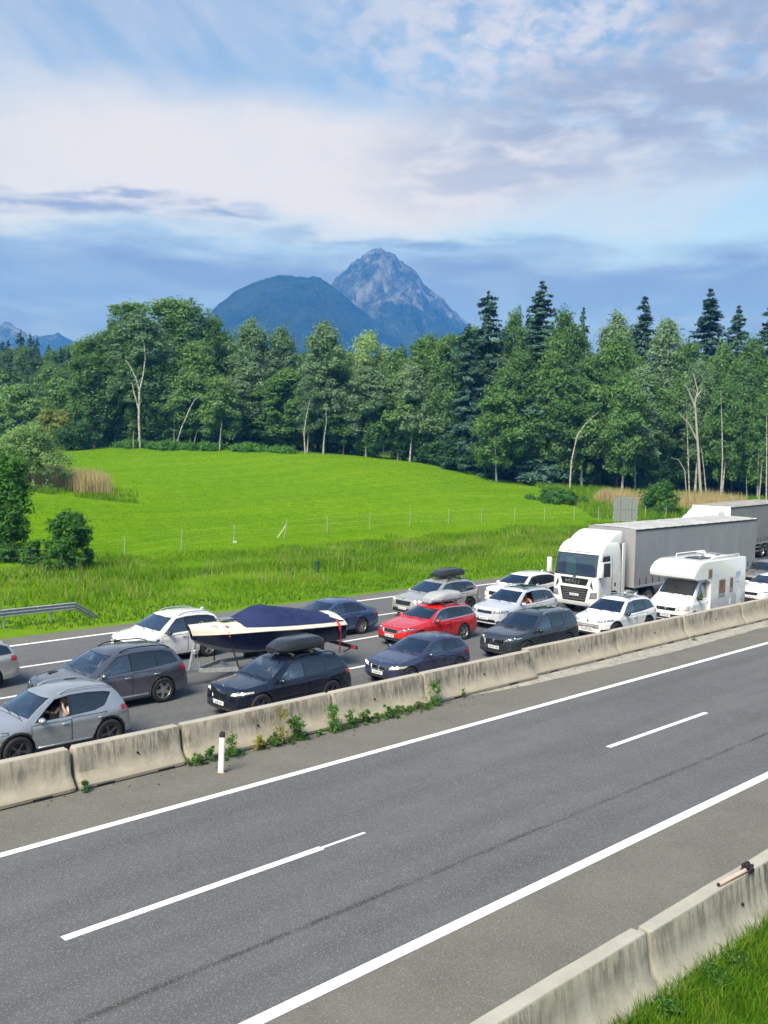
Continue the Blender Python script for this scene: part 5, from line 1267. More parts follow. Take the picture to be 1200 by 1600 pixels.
# ------------------------------------------------------------------ the cars
for k_, c, mtl in (('silver', (.40, .42, .44), .55), ('graphite', (.135, .14, .165), .6), ('white', (.70, .71, .73), 0.), ('midnight', (.005, .008, .022), .3), ('steel_blue', (.065, .105, .23), .5), ('red', (.50, .012, .012), 0.), ('dusk_blue', (.055, .065, .125), .5), ('pale_silver', (.47, .47, .45), .5), ('pearl', (.54, .57, .65), .15), ('slate', (.055, .062, .075), .6), ('grey_beige', (.27, .25, .25), .5), ('black', (.010, .010, .012), .1), ('wine', (.30, .02, .05), .2)):
    M['p_' + k_] = paint('paint_' + k_, c, mtl)
TPL = {
 'suv': dict(L=4.6, H=1.66, fo=.88, wb=2.72, xc=1.22, xr=2.05, xq=4.05, xd=4.38, wr=.365,
   prof=[(0, .60), (.015, .74), (.04, .86), (.09, .93), (.2, .975), (.7, 1.035), (1.15, 1.075), (1.2, 1.09), (1.6, 1.36), (1.95, 1.56), (2.1, 1.605), (2.5, 1.65), (3.0, 1.66), (3.6, 1.635), (3.95, 1.585), (4.1, 1.53), (4.38, 1.12), (4.44, 1.03), (4.52, .92), (4.57, .78), (4.6, .62)],
   belt=[(0, .80), (.5, .90), (1.2, .985), (3., 1.03), (4.3, 1.10), (4.6, 1.0)],
   dlo=[(1.47, 1.01), (1.9, 1.325), (2.14, 1.475), (2.6, 1.525), (3.2, 1.525), (3.7, 1.49), (3.98, 1.42), (4.16, 1.13), (3.0, 1.05)], split=[1.4, 2.56, 3.42, 4.3],
   front=[('headlight', [(.52, .76), (.60, .75), (.98, .83), (.98, .90), (.90, .90), (.56, .84)], 'lens', True, 1), ('grille', [(-.44, .60), (.44, .60), (.48, .82), (-.48, .82)], 'gloss_black', False, 3), ('lower_intake', [(-.66, .33), (.66, .33), (.56, .44), (-.56, .44)], 'black', False, 2), ('fog_lamp_recess', [(.70, .42), (.90, .44), (.90, .54), (.74, .54)], 'black', True, 2)],
   rear=[('tail_light', [(.62, .90), (1.05, .92), (1.05, 1.06), (.70, 1.05)], 'tail')], plate=(.50, '')),
 'hatch': dict(L=4.24, H=1.42, fo=.78, wb=2.66, xc=1.32, xr=2.2, xq=3.72, xd=4.06, wr=.32,
   prof=[(0, .50), (.02, .62), (.06, .70), (.15, .76), (.5, .84), (1.2, .93), (1.3, .955), (1.7, 1.17), (2.05, 1.325), (2.25, 1.375), (2.6, 1.41), (2.9, 1.42), (3.4, 1.385), (3.75, 1.31), (3.9, 1.22), (4.06, .99), (4.12, .91), (4.19, .76), (4.24, .56)],
   belt=[(0, .70), (1.3, .86), (3., .925), (4.05, .965), (4.24, .9)],
   dlo=[(1.60, .905), (2.02, 1.165), (2.28, 1.265), (2.7, 1.30), (3.2, 1.285), (3.55, 1.225), (3.80, 1.02), (3.0, .955)], split=[1.5, 2.62, 3.36, 3.9],
   front=[('headlight', [(.50, .56), (.95, .62), (.98, .70), (.85, .72), (.56, .68)], 'lens_lit', True, 1), ('grille', [(.04, .52), (.34, .52), (.38, .66), (.05, .67)], 'gloss_black', True, 3), ('lower_intake', [(-.62, .27), (.62, .27), (.55, .38), (-.55, .38)], 'black', False, 2)],
   rear=[('tail_light', [(.62, .74), (1.05, .74), (1.05, .90), (.74, .90)], 'tail')], plate=(.44, '')),
 'wagon': dict(L=4.67, H=1.47, fo=.90, wb=2.70, xc=1.42, xr=2.35, xq=4.15, xd=4.5, wr=.33,
   prof=[(0, .50), (.02, .64), (.06, .73), (.15, .79), (.6, .88), (1.3, .97), (1.4, .99), (1.85, 1.22), (2.2, 1.375), (2.4, 1.42), (2.8, 1.46), (3.2, 1.47), (3.9, 1.435), (4.2, 1.38), (4.33, 1.30), (4.5, 1.00), (4.55, .93), (4.63, .78), (4.67, .58)],
   belt=[(0, .72), (1.4, .885), (3., .935), (4.4, .98), (4.67, .9)],
   dlo=[(1.68, .925), (2.12, 1.20), (2.4, 1.31), (2.8, 1.345), (3.4, 1.345), (4.0, 1.305), (4.22, 1.23), (4.33, 1.02), (3.0, .965)], split=[1.6, 2.72, 3.56, 4.4],
   front=[('headlight', [(.50, .66), (.98, .72), (.98, .80), (.58, .75)], 'lens', True, 1), ('grille', [(-.40, .54), (.40, .54), (.44, .70), (-.44, .70)], 'gloss_black', False, 3), ('lower_intake', [(-.70, .28), (.70, .28), (.60, .40), (-.60, .40)], 'black', False, 2)],
   rear=[('tail_light', [(.62, .82), (1.05, .80), (1.05, .96), (.68, .96)], 'tail')], plate=(.46, '')),
 'sedan': dict(L=4.82, H=1.45, fo=.86, wb=2.85, xc=1.47, xr=2.45, xq=3.6, xd=4.26, wr=.33,
   prof=[(0, .50), (.02, .64), (.08, .73), (.2, .79), (.7, .87), (1.35, .94), (1.45, .96), (1.95, 1.22), (2.3, 1.375), (2.5, 1.415), (2.9, 1.45), (3.3, 1.44), (3.6, 1.40), (3.8, 1.33), (4.2, 1.085), (4.32, 1.03), (4.6, 1.0), (4.74, .95), (4.79, .80), (4.82, .58)],
   belt=[(0, .72), (1.4, .87), (3., .915), (4.3, .95), (4.82, .9)],
   dlo=[(1.72, .91), (2.2, 1.18), (2.48, 1.29), (2.9, 1.325), (3.3, 1.31), (3.62, 1.24), (4.0, 1.0), (3.9, .955), (3.0, .94)], split=[1.6, 2.85, 3.66, 4.1],
   front=[('headlight', [(.55, .64), (.95, .68), (.95, .78), (.60, .76)], 'lens', True, 1), ('grille', [(-.30, .52), (.30, .52), (.34, .74), (-.34, .74)], 'gloss_black', False, 3)],
   rear=[('tail_light', [(.58, .76), (1.05, .74), (1.05, .90), (.62, .92)], 'tail')], plate=(.46, '')),
}
def spec(tp, x, y, L, W, H, pnt, **kw):
    T_ = TPL[tp]; a = L / T_['L']; c = H / T_['H']; sp = dict(T_)
    for k_ in ('fo', 'wb', 'xc', 'xr', 'xq', 'xd'): sp[k_] = kw.pop(k_, None) or T_[k_] * a
    for k_ in ('prof', 'belt', 'dlo'): sp[k_] = [(p * a, q * c) for p, q in kw.pop(k_, T_[k_])]
    sp['split'] = [p * a for p in kw.pop('split', T_['split'])]
    sp['front'] = [(n, [(p, q * c) for p, q in pl], m_, b, r_) for n, pl, m_, b, r_ in kw.pop('front', T_['front'])]
    sp['rear'] = [(n, [(p, q * c) for p, q in pl], m_) for n, pl, m_ in kw.pop('rear', T_['rear'])]
    sp.update(x=x, y=y, L=L, W=W, H=H, paint='p_' + pnt, plate=(T_['plate'][0] * c, kw.pop('plate', 'W 48 213')))
    sp.update(kw); return sp
HL = lambda pol, m_='lens': ('headlight', pol, m_, True, 1)
def strip(t, L0, L1, y, z, mat='silver_trim', h=.035, name='sill_trim'):
    for s in (-1, 1):
        mb = MB(); mb.rbox(L0, L1, s * y - .02, s * y + .02, z - h / 2, z + h / 2, .008); mb.build(name, M[mat], t, 40)

def roofbox(x, y, z, L, Wd, Hh, mat, label, rz=0., legs=.06):
    t = thing('roof_box', label, 'roof box', (x, y, z), rz, 'roof boxes on the queueing cars'); mb = MB(); rings = []
    for a in np.linspace(0, 1, 15):
        hb = Wd / 2 * min(1, .60 + 1.6 * a) * (1 if a < .95 else 1 - (a - .95) * 1.5)
        top = Hh * (1 - (1 - min(1, a / .48)) ** 2.2 * .62) * (1 if a < .9 else 1 - ((a - .9) / .1) ** 2 * .22)
        ring = []
        for q in range(20):
            th = 2 * pi * q / 20; c, s = cos(th), sin(th); yy = hb * (abs(c) ** .38) * (1 if c > 0 else -1); zz = Hh * .22 + ((top - Hh * .22) if s > 0 else Hh * .22) * (abs(s) ** .5) * (1 if s > 0 else -1)
            ring.append((a * L, yy, legs + zz))
        rings.append(ring)
    mb.loft(rings); mb.build('shell', M[mat], t, 40)
    sm = MB(); sm.loft([[(r[0][0], 0, 0)] for r in rings], cap=False) if False else None
    seam = []
    for s in (-1, 1):
        pts = [(r[0][0], s * abs(r[0][1]) * 1.002, legs + Hh * .22) for r in rings]; mb = MB(); mb.tube(pts, .008, 5); mb.build('lid_seam', M['black'], t)
    for a in (.24, .66):
        mb = MB(); mb.rbox(a * L - .035, a * L + .035, -.56, .56, legs - .045, legs - .012, .01)
        for s in (-1, 1): mb.rbox(a * L - .05, a * L + .05, s * .54 - .04, s * .54 + .04, -.04, legs - .014, .015)
        mb.build('crossbar', M['black'], t, 40)
    bp = MB(); bp.box(L * .90, L * .905, Wd * .3, Wd * .42, legs + Hh * .5, legs + Hh * .56)
    return t

M['box_grey'] = pmat('box_grey', (.36, .37, .38), .35, coat=.2); M['box_black'] = pmat('box_black', (.02, .021, .024), .28, coat=.4)
C = {}
# --- first row, beside the barrier
C['mg'] = spec('suv', 9.12, 22.40, 3.92, 1.76, 1.60, 'silver', rails='silver_trim', rim='five', rimm='dark_alloy', clad=.34, dlo_frame=None, handle='silver_trim',
   dlo=[(1.47, 1.01), (1.9, 1.325), (2.14, 1.475), (2.6, 1.525), (3.2, 1.52), (3.7, 1.475), (3.90, 1.43), (3.62, 1.14), (3.3, 1.06), (2.5, 1.03)], split=[1.4, 2.56, 3.98],
   open_window=0, fo=.84, wb=2.36, rear=[('tail_light', [(.60, .96), (1.05, .94), (1.05, 1.09), (.66, 1.07)], 'tail'), ('rear_reflector', [(.86, .84), (1.05, .85), (1.05, .90), (.86, .90)], 'lens')],
   extra=lambda t, sp, *a: strip(t, sp['fo'] + .48, sp['fo'] + sp['wb'] - .48, .862, .37))
car(C['mg'], 'silver crossover with an open driver window and a bare arm in it', group='cars in the lane beside the median barrier')
driver(C['mg'], 'driver of the silver crossover in a pale top, hand raised to the face', 'white', 'hair_dark', 'face')
KID = lambda z0, z1: ('grille', [(.03, z0), (.34, z0), (.40, (z0 + z1) / 2), (.36, z1), (.04, z1)], 'gloss_black', True, 1)
def lamps(t, sp, prof, belt, half):
    for s in (-1, 1):
        mb = MB(); y = .74 * sp['W'] / 2
        mb.tube([(.16 + .06 * q, s * (y - .13 + .08 * q), .79 + .012 * (q % 2)) for q in range(4)], .016, 6); mb.build('daytime_light', M['lamp_white'], t)
C['x3'] = spec('suv', 15.9, 21.95, 4.4, 1.80, 1.58, 'midnight', rim='five', rimm='dark_alloy', clad=0, sunroof=(2.1, 3.3), wr=.37, plate='LB JB 237', badge=.90, badge_dx=.02,
   front=[HL([(.50, .76), (.60, .75), (.97, .82), (.97, .90), (.56, .86)], 'lens_lit'), KID(.60, .86), ('lower_intake', [(-.66, .33), (.66, .33), (.56, .44), (-.56, .44)], 'black', False, 2)], rails='gloss_black', extra=lamps)
car(C['x3'], 'black blue off-roader with lit headlamps carrying a black roof box', group='cars in the lane beside the median barrier')
roofbox(17.72, 22.86, 1.58, 1.72, .84, .36, 'box_black', 'glossy black roof box on the black blue off-roader')
driver(C['x3'], 'driver of the black blue off-roader', 'white', 'hair_fair'); driver(C['x3'], 'passenger of the black blue off-roader in a white top', 'white', 'hair_dark', side=1)
C['one'] = spec('hatch', 22.0, 21.95, 3.78, 1.72, 1.42, 'dusk_blue', rim='multi', plate='G 624 XR', badge=.725, badge_dx=.04, dlo_frame=None)
car(C['one'], 'dark blue small hatchback with twin rounded grille and cream headlamps', group='cars in the lane beside the median barrier')
driver(C['one'], 'driver of the dark blue small hatchback', 'grey', 'hair_fair')
FR = [(1.38, .985), (1.86, 1.345), (2.10, 1.515), (2.6, 1.56), (3.2, 1.56), (3.75, 1.52), (4.05, 1.45), (4.20, 1.34), (3.95, 1.36), (3.7, 1.49), (3.2, 1.525), (2.6, 1.525), (2.14, 1.475), (1.9, 1.325), (1.47, 1.01)]
C['peu'] = spec('suv', 27.9, 21.95, 4.3, 1.82, 1.64, 'slate', rails='silver_trim', sunroof=(2.1, 3.9), clad=.36, plate='AB 437 KM', rim='five', badge=.74, badge_dx=-.01, xq=4.2 * 4.3 / 4.6, mirror='gloss_black',
   front=[HL([(.46, .76), (.60, .75), (.98, .86), (.98, .93), (.56, .85)]), ('grille', [(-.46, .58), (.46, .58), (.52, .80), (-.52, .80)], 'gloss_black', False, 3), ('lower_intake', [(-.7, .33), (.7, .33), (.6, .42), (-.6, .42)], 'black', False, 2)],
   prof=[(0, .60), (.015, .74), (.04, .86), (.09, .93), (.2, .975), (.7, 1.035), (1.15, 1.075), (1.2, 1.09), (1.6, 1.36), (1.95, 1.56), (2.1, 1.605), (2.5, 1.65), (3.0, 1.66), (3.8, 1.645), (4.2, 1.60), (4.3, 1.53), (4.46, 1.12), (4.50, 1.03), (4.55, .92), (4.58, .78), (4.6, .62)],
   dlo=[(1.47, 1.01), (1.9, 1.325), (2.14, 1.475), (2.6, 1.525), (3.2, 1.53), (3.8, 1.515), (4.12, 1.46), (4.28, 1.14), (3.0, 1.05)])
car(C['peu'], 'dark grey family car with bright roof rails and a long black glass roof', group='cars in the lane beside the median barrier')
driver(C['peu'], 'driver of the dark grey family car', 'navy')
C['tay'] = spec('suv', 33.85, 21.98, 4.1, 1.80, 1.62, 'white', sunroof=(2.1, 2.9), clad=.36, rim='five', rimm='dark_alloy', plate='S KM 2810', badge=.80, badge_dx=.0,
   front=[HL([(.42, .80), (.60, .79), (.98, .85), (.98, .91), (.56, .87)]), ('grille', [(-.60, .52), (.60, .52), (.56, .70), (-.56, .70)], 'p_pale_silver', False, 3), ('lower_intake', [(.62, .40), (.92, .44), (.92, .54), (.66, .52)], 'gloss_black', True, 3)], rails='silver_trim', mirror='gloss_black')
car(C['tay'], 'white rounded crossover in front of the motorhome with a small dark roof window', group='cars in the lane beside the median barrier')
driver(C['tay'], 'driver of the white rounded crossover', 'grey')
C['whr'] = spec('wagon', 48.0, 21.95, 4.5, 1.80, 1.47, 'white', plate='KL 90 TN')
car(C['whr'], 'white car half hidden behind the motorhome at the right edge', group='cars in the lane beside the median barrier')
# --- second row
def x5x(t, sp, *a):
    strip(t, sp['fo'] + .5, sp['fo'] + sp['wb'] - .5, .91, .36, 'silver_trim', .05, 'running_board')
    for s in (-1, 1):
        mb = MB(); mb.rbox(.62, .92, s * .52 - .10, s * .52 + .10, 1.055, 1.07, .006); mb.build('bonnet_vent', M['black'], t)
C['x5'] = spec('suv', 12.15, 25.32, 4.5, 1.88, 1.70, 'graphite', rails='gloss_black', rim='star', wr=.375, clad=.0, handle='silver_trim', extra=x5x, badge=.90, front=[HL([(.52, .76), (.60, .75), (.98, .83), (.98, .90), (.90, .90), (.56, .84)]), KID(.58, .84), ('lower_intake', [(-.66, .33), (.66, .33), (.56, .44), (-.56, .44)], 'black', False, 2)],
   rear=[('tail_light', [(.66, .86), (1.05, .84), (1.05, 1.06), (.72, 1.06)], 'tail')])
car(C['x5'], 'dark grey large off-roader with star wheels towing the motorboat', group='cars in the middle lane')
driver(C['x5'], 'driver of the dark grey large off-roader', 'navy', 'hair_fair'); driver(C['x5'], 'passenger of the dark grey large off-roader', 'white', 'hair_dark', side=1)
C['red'] = spec('wagon', 26.55, 26.0, 4.35, 1.80, 1.47, 'red', rails='chrome', rim='five', plate='SB 614 DN', badge=.80, badge_dx=.06, dlo_frame=[(1.60, .905), (2.10, 1.225), (2.4, 1.335), (2.8, 1.372), (3.4, 1.372), (4.0, 1.33), (4.26, 1.25), (4.38, .99), (3.0, .935)],
   front=[HL([(.50, .66), (.98, .72), (.98, .80), (.58, .75)], 'lens'), ('inner_headlight', [(.42, .60), (.60, .62), (.58, .70), (.46, .69)], 'lens', True, 1), ('grille', [(-.38, .56), (.38, .56), (.42, .72), (-.42, .72)], 'gloss_black', False, 3), ('lower_intake', [(-.75, .28), (.75, .28), (.66, .40), (-.66, .40)], 'black', False, 2)])
C['red']['dlo_frame'] = [(p * 4.35 / 4.67, q) for p, q in C['red']['dlo_frame']]
car(C['red'], 'bright red estate car with a pale grey roof box', group='cars in the middle lane')
driver(C['red'], 'driver of the bright red estate car', 'white', 'hair_fair')
roofbox(28.62, 26.9, 1.48, 1.66, .88, .36, 'box_grey', 'pale grey roof box on the bright red estate')
C['tig'] = spec('suv', 32.3, 26.15, 4.3, 1.82, 1.64, 'pearl', sunroof=(2.1, 3.5), rim='five', plate='FR N 537', badge=.80, badge_dx=.0, rails='silver_trim', clad=.0, open_window=0,
   front=[HL([(.46, .74), (.98, .76), (.98, .86), (.56, .84)]), ('grille', [(-.44, .70), (.44, .70), (.46, .84), (-.46, .84)], 'gloss_black', False, 3), ('lower_intake', [(-.72, .33), (.72, .33), (.60, .47), (-.60, .47)], 'gloss_black', False, 3)])
car(C['tig'], 'pale bluish white off-roader with chrome grille bars, an arm out of its open window', group='cars in the middle lane')
driver(C['tig'], 'driver of the pale bluish white off-roader, bare arm on the window sill', 'orange', 'hair_dark', 'sill')
C['gre'] = spec('suv', 53.0, 24.4, 4.6, 1.84, 1.60, 'grey_beige', rails='black', plate='M TR 881')
car(C['gre'], 'grey beige off-roader behind the motorhome at the right edge', group='cars in the middle lane')
# --- third row
C['sil'] = spec('wagon', 8.95, 29.85, 4.5, 1.80, 1.50, 'pale_silver', rim='multi', plate='LL 302 K')
car(C['sil'], 'silver car of which only the tail shows at the left edge', group='cars in the outer lane')
C['tou'] = spec('suv', 17.2, 29.75, 3.95, 1.90, 1.66, 'white', rails='silver_trim', wsglass='violet_glass', rim='star', plate='TS RA 91', mirror='gloss_black', dlo_frame=None, handle='silver_trim')
car(C['tou'], 'white off-roader with a violet tinted windscreen behind the motorboat', group='cars in the outer lane')
C['mer'] = spec('sedan', 23.9, 29.45, 4.72, 1.80, 1.45, 'steel_blue', rim='multi', plate='W 5167', handle='chrome', antenna=False)
car(C['mer'], 'steel blue saloon half hidden behind the motorboat', group='cars in the outer lane')
driver(C['mer'], 'driver of the steel blue saloon', 'grey')
C['kod'] = spec('suv', 31.3, 30.0, 4.5, 1.86, 1.64, 'pale_silver', rails='gloss_black', clad=.30, rim='five', rimm='dark_alloy', plate='BZ 418 W', wsglass='violet_glass', badge=.90,
   front=[HL([(.52, .80), (.98, .84), (.98, .93), (.56, .89)], 'lens_lit'), ('grille', [(-.46, .64), (.46, .64), (.50, .84), (-.50, .84)], 'gloss_black', False, 1), ('lower_intake', [(-.78, .32), (.78, .32), (.66, .50), (-.66, .50)], 'gloss_black', False, 2)])
car(C['kod'], 'pale silver off-roader with black grille under a black roof box', group='cars in the outer lane')
roofbox(33.4, 30.95, 1.66, 1.65, .84, .34, 'box_black', 'black roof box on the pale silver off-roader')
C['cup'] = spec('suv', 37.2, 29.6, 4.35, 1.80, 1.55, 'white', clad=.28, rim='five', rimm='dark_alloy', plate='GZ 77 L', mirror='white_pl')
car(C['cup'], 'white low crossover beside the cab of the white lorry', group='cars in the outer lane')
driver(C['cup'], 'driver of the white low crossover', 'navy')
C['dar'] = spec('wagon', 62.0, 27.3, 4.6, 1.80, 1.45, 'black', plate='RO 44 U')
car(C['dar'], 'black car far back at the right edge', group='cars in the middle lane')
C['win'] = spec('suv', 70.0, 30.0, 4.5, 1.85, 1.9, 'wine', plate='VB 21')
car(C['win'], 'wine red van-like car far back at the right edge', group='cars in the middle lane')
# ------------------------------------------------------------------ motorboat on its trailer
M['hull_navy'] = pmat('hull_navy', (.008, .010, .030), .12, coat=1., var=.15); M['gel_cream'] = pmat('gel_cream', (.72, .67, .55), .25, coat=.6, var=.05)
M['hull_bottom'] = pmat('hull_bottom', (.42, .43, .43), .5, var=.15); M['canvas_navy'] = pmat('canvas_navy', (.009, .017, .080), .8, var=.25, vs=4, bump=.4, bs=14)
BX0, BL, BY = 17.45, 5.45, 26.5; BRZ = -.05
bt = thing('motorboat', 'navy and cream motorboat under a dark blue canvas cover', 'motorboat', (BX0, BY, .80), BRZ)
def bsec(t):
    b = 1.08 * min(1., (sin(min(1, t * 1.45 + .02) * pi / 2)) ** .72) * (1 if t < .8 else 1 - (t - .8) * .35)
    k = .62 * max(0, 1 - t / .42) ** 1.9; sh = 1.02 - .20 * t; return b, k, sh
ts = [0, .012, .03, .06, .10, .15, .2, .27, .34, .42, .5, .6, .7, .8, .88, .94, .98, 1.]
def RR(t): return .10 + .10 * max(0, 1 - t / .4)
def boat_strip(name, pts_fn, mat, smooth=50):
    mb = MB()
    for s in (-1, 1): mb.loft([[(x, s * y, z) for x, y, z in pts_fn(t)] for t in ts], cap=False, closed=False)
    return mb.build(name, M[mat], bt, smooth)
def xo(t, z): b, k, sh = bsec(t); return t * BL - .35 * max(0, (z - k) / sh) * max(0, 1 - t * 3) + (.10 * (1 - z / sh) if t > .97 else 0)
boat_strip('hull_bottom', lambda t: [(xo(t, z), y, z) for y, z in [(0, bsec(t)[1]), (bsec(t)[0] * .45, bsec(t)[1] * .85 + .10), (bsec(t)[0] * .86, bsec(t)[1] * .74 + .22)]], 'hull_bottom')
boat_strip('hull', lambda t: [(xo(t, z), y, z) for y, z in [(bsec(t)[0] * .86, bsec(t)[1] * .74 + .22), (bsec(t)[0] * .93, (bsec(t)[1] * .74 + .22) * .5 + (bsec(t)[2] - RR(t)) * .5), (bsec(t)[0] * .99, bsec(t)[2] - RR(t))]], 'hull_navy')
boat_strip('rub_rail', lambda t: [(xo(t, z), y, z) for y, z in [(bsec(t)[0] * .99, bsec(t)[2] - RR(t)), (bsec(t)[0] * 1.02, bsec(t)[2] - RR(t) + .01), (bsec(t)[0] * 1.02, bsec(t)[2] - RR(t) + .035), (bsec(t)[0] * .99, bsec(t)[2] - RR(t) + .05)]], 'gel_cream')
boat_strip('deck', lambda t: [(xo(t, z), y, z) for y, z in [(bsec(t)[0] * .99, bsec(t)[2] - RR(t) + .05), (bsec(t)[0] * .97, bsec(t)[2] - .02), (bsec(t)[0] * .90, bsec(t)[2] + .04), (bsec(t)[0] * .6, bsec(t)[2] + .10 + .07 * t), (bsec(t)[0] * .3, bsec(t)[2] + .14 + .10 * t), (0, bsec(t)[2] + .15 + .12 * t)]], 'gel_cream')
mb = MB(); b, k, sh = bsec(1.)
mb.add([(BL + .1, -b * .86, .22), (BL + .1, 0, 0), (BL + .1, b * .86, .22), (BL, b * .99, sh - .15), (BL - .02, 0, sh + .2), (BL, -b * .99, sh - .15)], [(0, 1, 2, 3, 4, 5)]); mb.build('transom', M['gel_cream'], bt)
mb = MB(); rings = []
cv = [(.27, .10), (.33, .30), (.40, .46), (.47, .50), (.52, .47), (.60, .40), (.70, .32), (.80, .23), (.90, .16), (.985, .06)]
for t, hgt in cv:
    b, k, sh = bsec(t); ring = []
    for q in range(25):
        u = q / 12. - 1; fold = noise.noise(Vector((t * 22, u * 4, 3))) * .025 + .02 * sin(u * 9 + t * 30) * (1 - abs(u))
        prof_ = (1 - abs(u) ** 1.7) if t < .45 else (1 - abs(u) ** 2.2)
        ring.append((t * BL + .03 * abs(u), u * b * .925, sh + .035 + .05 * (1 - abs(u)) + (hgt + .05) * prof_ + fold))
    rings.append(ring)
mb.loft(rings, cap=False, closed=False)
o = mb.build('canvas_cover', M['canvas_navy'], bt, 60)
mb = MB(); mb.rbox(.95, 1.45, -.22, .22, 1.16, 1.185, .01); o = mb.build('deck_hatch', M['dark_glass'], bt); o.rotation_euler = (0, -.03, 0); o.location.z = .02
for s in (-1, 1):
    mb = MB(); mb.tube([(.45, s * .38, 1.06), (.45, s * .38, 1.12), (.62, s * .46, 1.12), (.62, s * .46, 1.06)], .014, 6); mb.build('cleat', M['chrome'], bt)
# trailer
tr = thing('boat_trailer', 'galvanised boat trailer hitched behind the dark grey off-roader', 'boat trailer', (BX0, BY, 0), BRZ)
mb = MB()
for s in (-1, 1):
    mb.hexa([(.2, s * .10 - .04, .42), (1.4, s * .70 - .04, .42), (1.4, s * .70 + .04, .42), (.2, s * .10 + .04, .42), (.2, s * .10 - .04, .54), (1.4, s * .70 - .04, .54), (1.4, s * .70 + .04, .54), (.2, s * .10 + .04, .54)])
    mb.box(1.4, 5.55, s * .70 - .04, s * .70 + .04, .42, .54)
for x in (1.45, 2.7, 4.3, 5.4): mb.box(x - .04, x + .04, -.66, .66, .40, .48)
mb.box(-.9, .35, -.05, .05, .43, .53); mb.build('frame', M['steel'], tr)
mb = MB(); mb.rbox(-1.05, -.85, -.06, .06, .42, .56, .02); mb.build('coupling', M['black'], tr)
mb = MB(); mb.hexa([(-.15, -.05, .53), (-.03, -.05, .53), (-.03, .05, .53), (-.15, .05, .53), (.05, -.05, 1.45), (.13, -.05, 1.45), (.13, .05, 1.45), (.05, .05, 1.45)]); mb.tube([(.25, -.04, .53), (.10, -.04, 1.1)], .025, 6); mb.rbox(-.02, .16, -.10, .10, 1.0, 1.16, .03); mb.build('winch_post', M['steel'], tr)
mb = MB(); mb.tube([(-.55, -.14, .16), (-.55, -.14, .95)], .028, 8); mb.tube([(-.55, -.14, .93), (-.55, -.26, .95)], .012, 6); jw = mb.build('jockey_leg', M['steel'], tr)
mb = MB(); mb.lathe([(-.035, .05), (-.035, .10), (.035, .10), (.035, .05)], 18, 'y', (-.55, -.14, .11)); mb.build('jockey_wheel', M['rubber'], tr, 40)
for s in (-1, 1):
    wheel(tr, 3.6, s * 1.0, .29, 'ten')
    mb = MB(); mb.loft([[(3.6 + .40 * cos(pi * i / 10), s * y, .32 + .36 * sin(pi * i / 10)) for i in range(11)] for y in (.86, 1.13)], cap=False, closed=False); mb.build('mudguard', M['black'], tr, 60)
    mb = MB(); mb.rbox(2.2, 4.9, s * .42 - .06, s * .42 + .06, .54, .90, .02); mb.build('bunk', M['black'], tr)
mb = MB(); mb.rbox(5.85, 5.93, -1.05, 1.05, .62, .74, .01)
for s in (-1, 1): mb.tube([(5.5, s * .7, .50), (5.9, s * .7, .62)], .025, 6)
lb = mb.build('light_board', M['black'], tr)
for s in (-1, 1):
    mb = MB(); mb.rbox(5.84, 5.96, s * .88 - .13, s * .88 + .13, .63, .73, .01); mb.build('tail_lamp', M['tail'], lb)
for nm, x, xb, lab in (('bow', .95, 1.05, 'red lashing strap over the bow half of the motorboat'), ('stern', 5.05, 5.15, 'red lashing strap over the stern of the motorboat')):
    t_ = x / BL; b, k, sh = bsec(t_); st = thing('lashing_strap', lab, 'strap', (BX0, BY, .80), BRZ, 'red lashing straps on the motorboat')
    for s in (-1, 1):
        e = b * 1.045; P = [(x, s * b * .72, sh + .10), (x + .02, s * b * .92, sh + .05), (x + .03, s * e, sh - .10), (x + .05, s * e, sh - .24), (x + .16, s * b * .95, .40), (x + .30, s * .74, -.28)]
        mb = MB(); V_ = []; 
        for p in P: V_ += [(p[0] - .045, p[1], p[2]), (p[0] + .045, p[1], p[2]), (p[0] + .045, p[1] + s * .012, p[2] + .006), (p[0] - .045, p[1] + s * .012, p[2] + .006)]
        mb.loft([V_[i * 4:i * 4 + 4] for i in range(4)]); mb.build('red_pad', M['red_strap'], st)
        mb = MB(); mb.loft([[(a[0] * .5 + c[0] * .5 + (a[0] - c[0]) * .28, a[1], a[2]) for a, c in zip(V_[i * 4:i * 4 + 4], [V_[i * 4 + 1], V_[i * 4], V_[i * 4 + 3], V_[i * 4 + 2]])] for i in range(3, 6)]); mb.build('webbing', M['red_strap' if nm == 'stern' else 'black'], st)

# ------------------------------------------------------------------ lorries
def tower(secs, seg=9, arc=5):
    rings = []
    for z, xf, xb, hw, r in secs:
        ring = []; cs = [(xf + r, -hw + r, pi, 1.5 * pi), (xb - r, -hw + r, 1.5 * pi, 2 * pi), (xb - r, hw - r, 0, .5 * pi), (xf + r, hw - r, .5 * pi, pi)]
        for q, (cx, cy, a0, a1) in enumerate(cs):
            A = [(cx + r * cos(a0 + (a1 - a0) * i / arc), cy + r * sin(a0 + (a1 - a0) * i / arc), z) for i in range(arc + 1)]
            ring += A
            n = cs[(q + 1) % 4]; e = (n[0] + r * cos(n[2]), n[1] + r * sin(n[2]), z); s = A[-1]
            ring += [tuple(s[c] + (e[c] - s[c]) * i / seg for c in range(3)) for i in range(1, seg)]
        rings.append(ring)
    bm = bmesh.new(); V = [[bm.verts.new(p) for p in r] for r in rings]; n = len(rings[0])
    for i in range(len(rings) - 1):
        for k in range(n): bm.faces.new((V[i][k], V[i][(k + 1) % n], V[i + 1][(k + 1) % n], V[i + 1][k]))
    bm.faces.new(V[0][::-1]); bm.faces.new(V[-1]); bmesh.ops.recalc_face_normals(bm, faces=bm.faces[:]); return bm
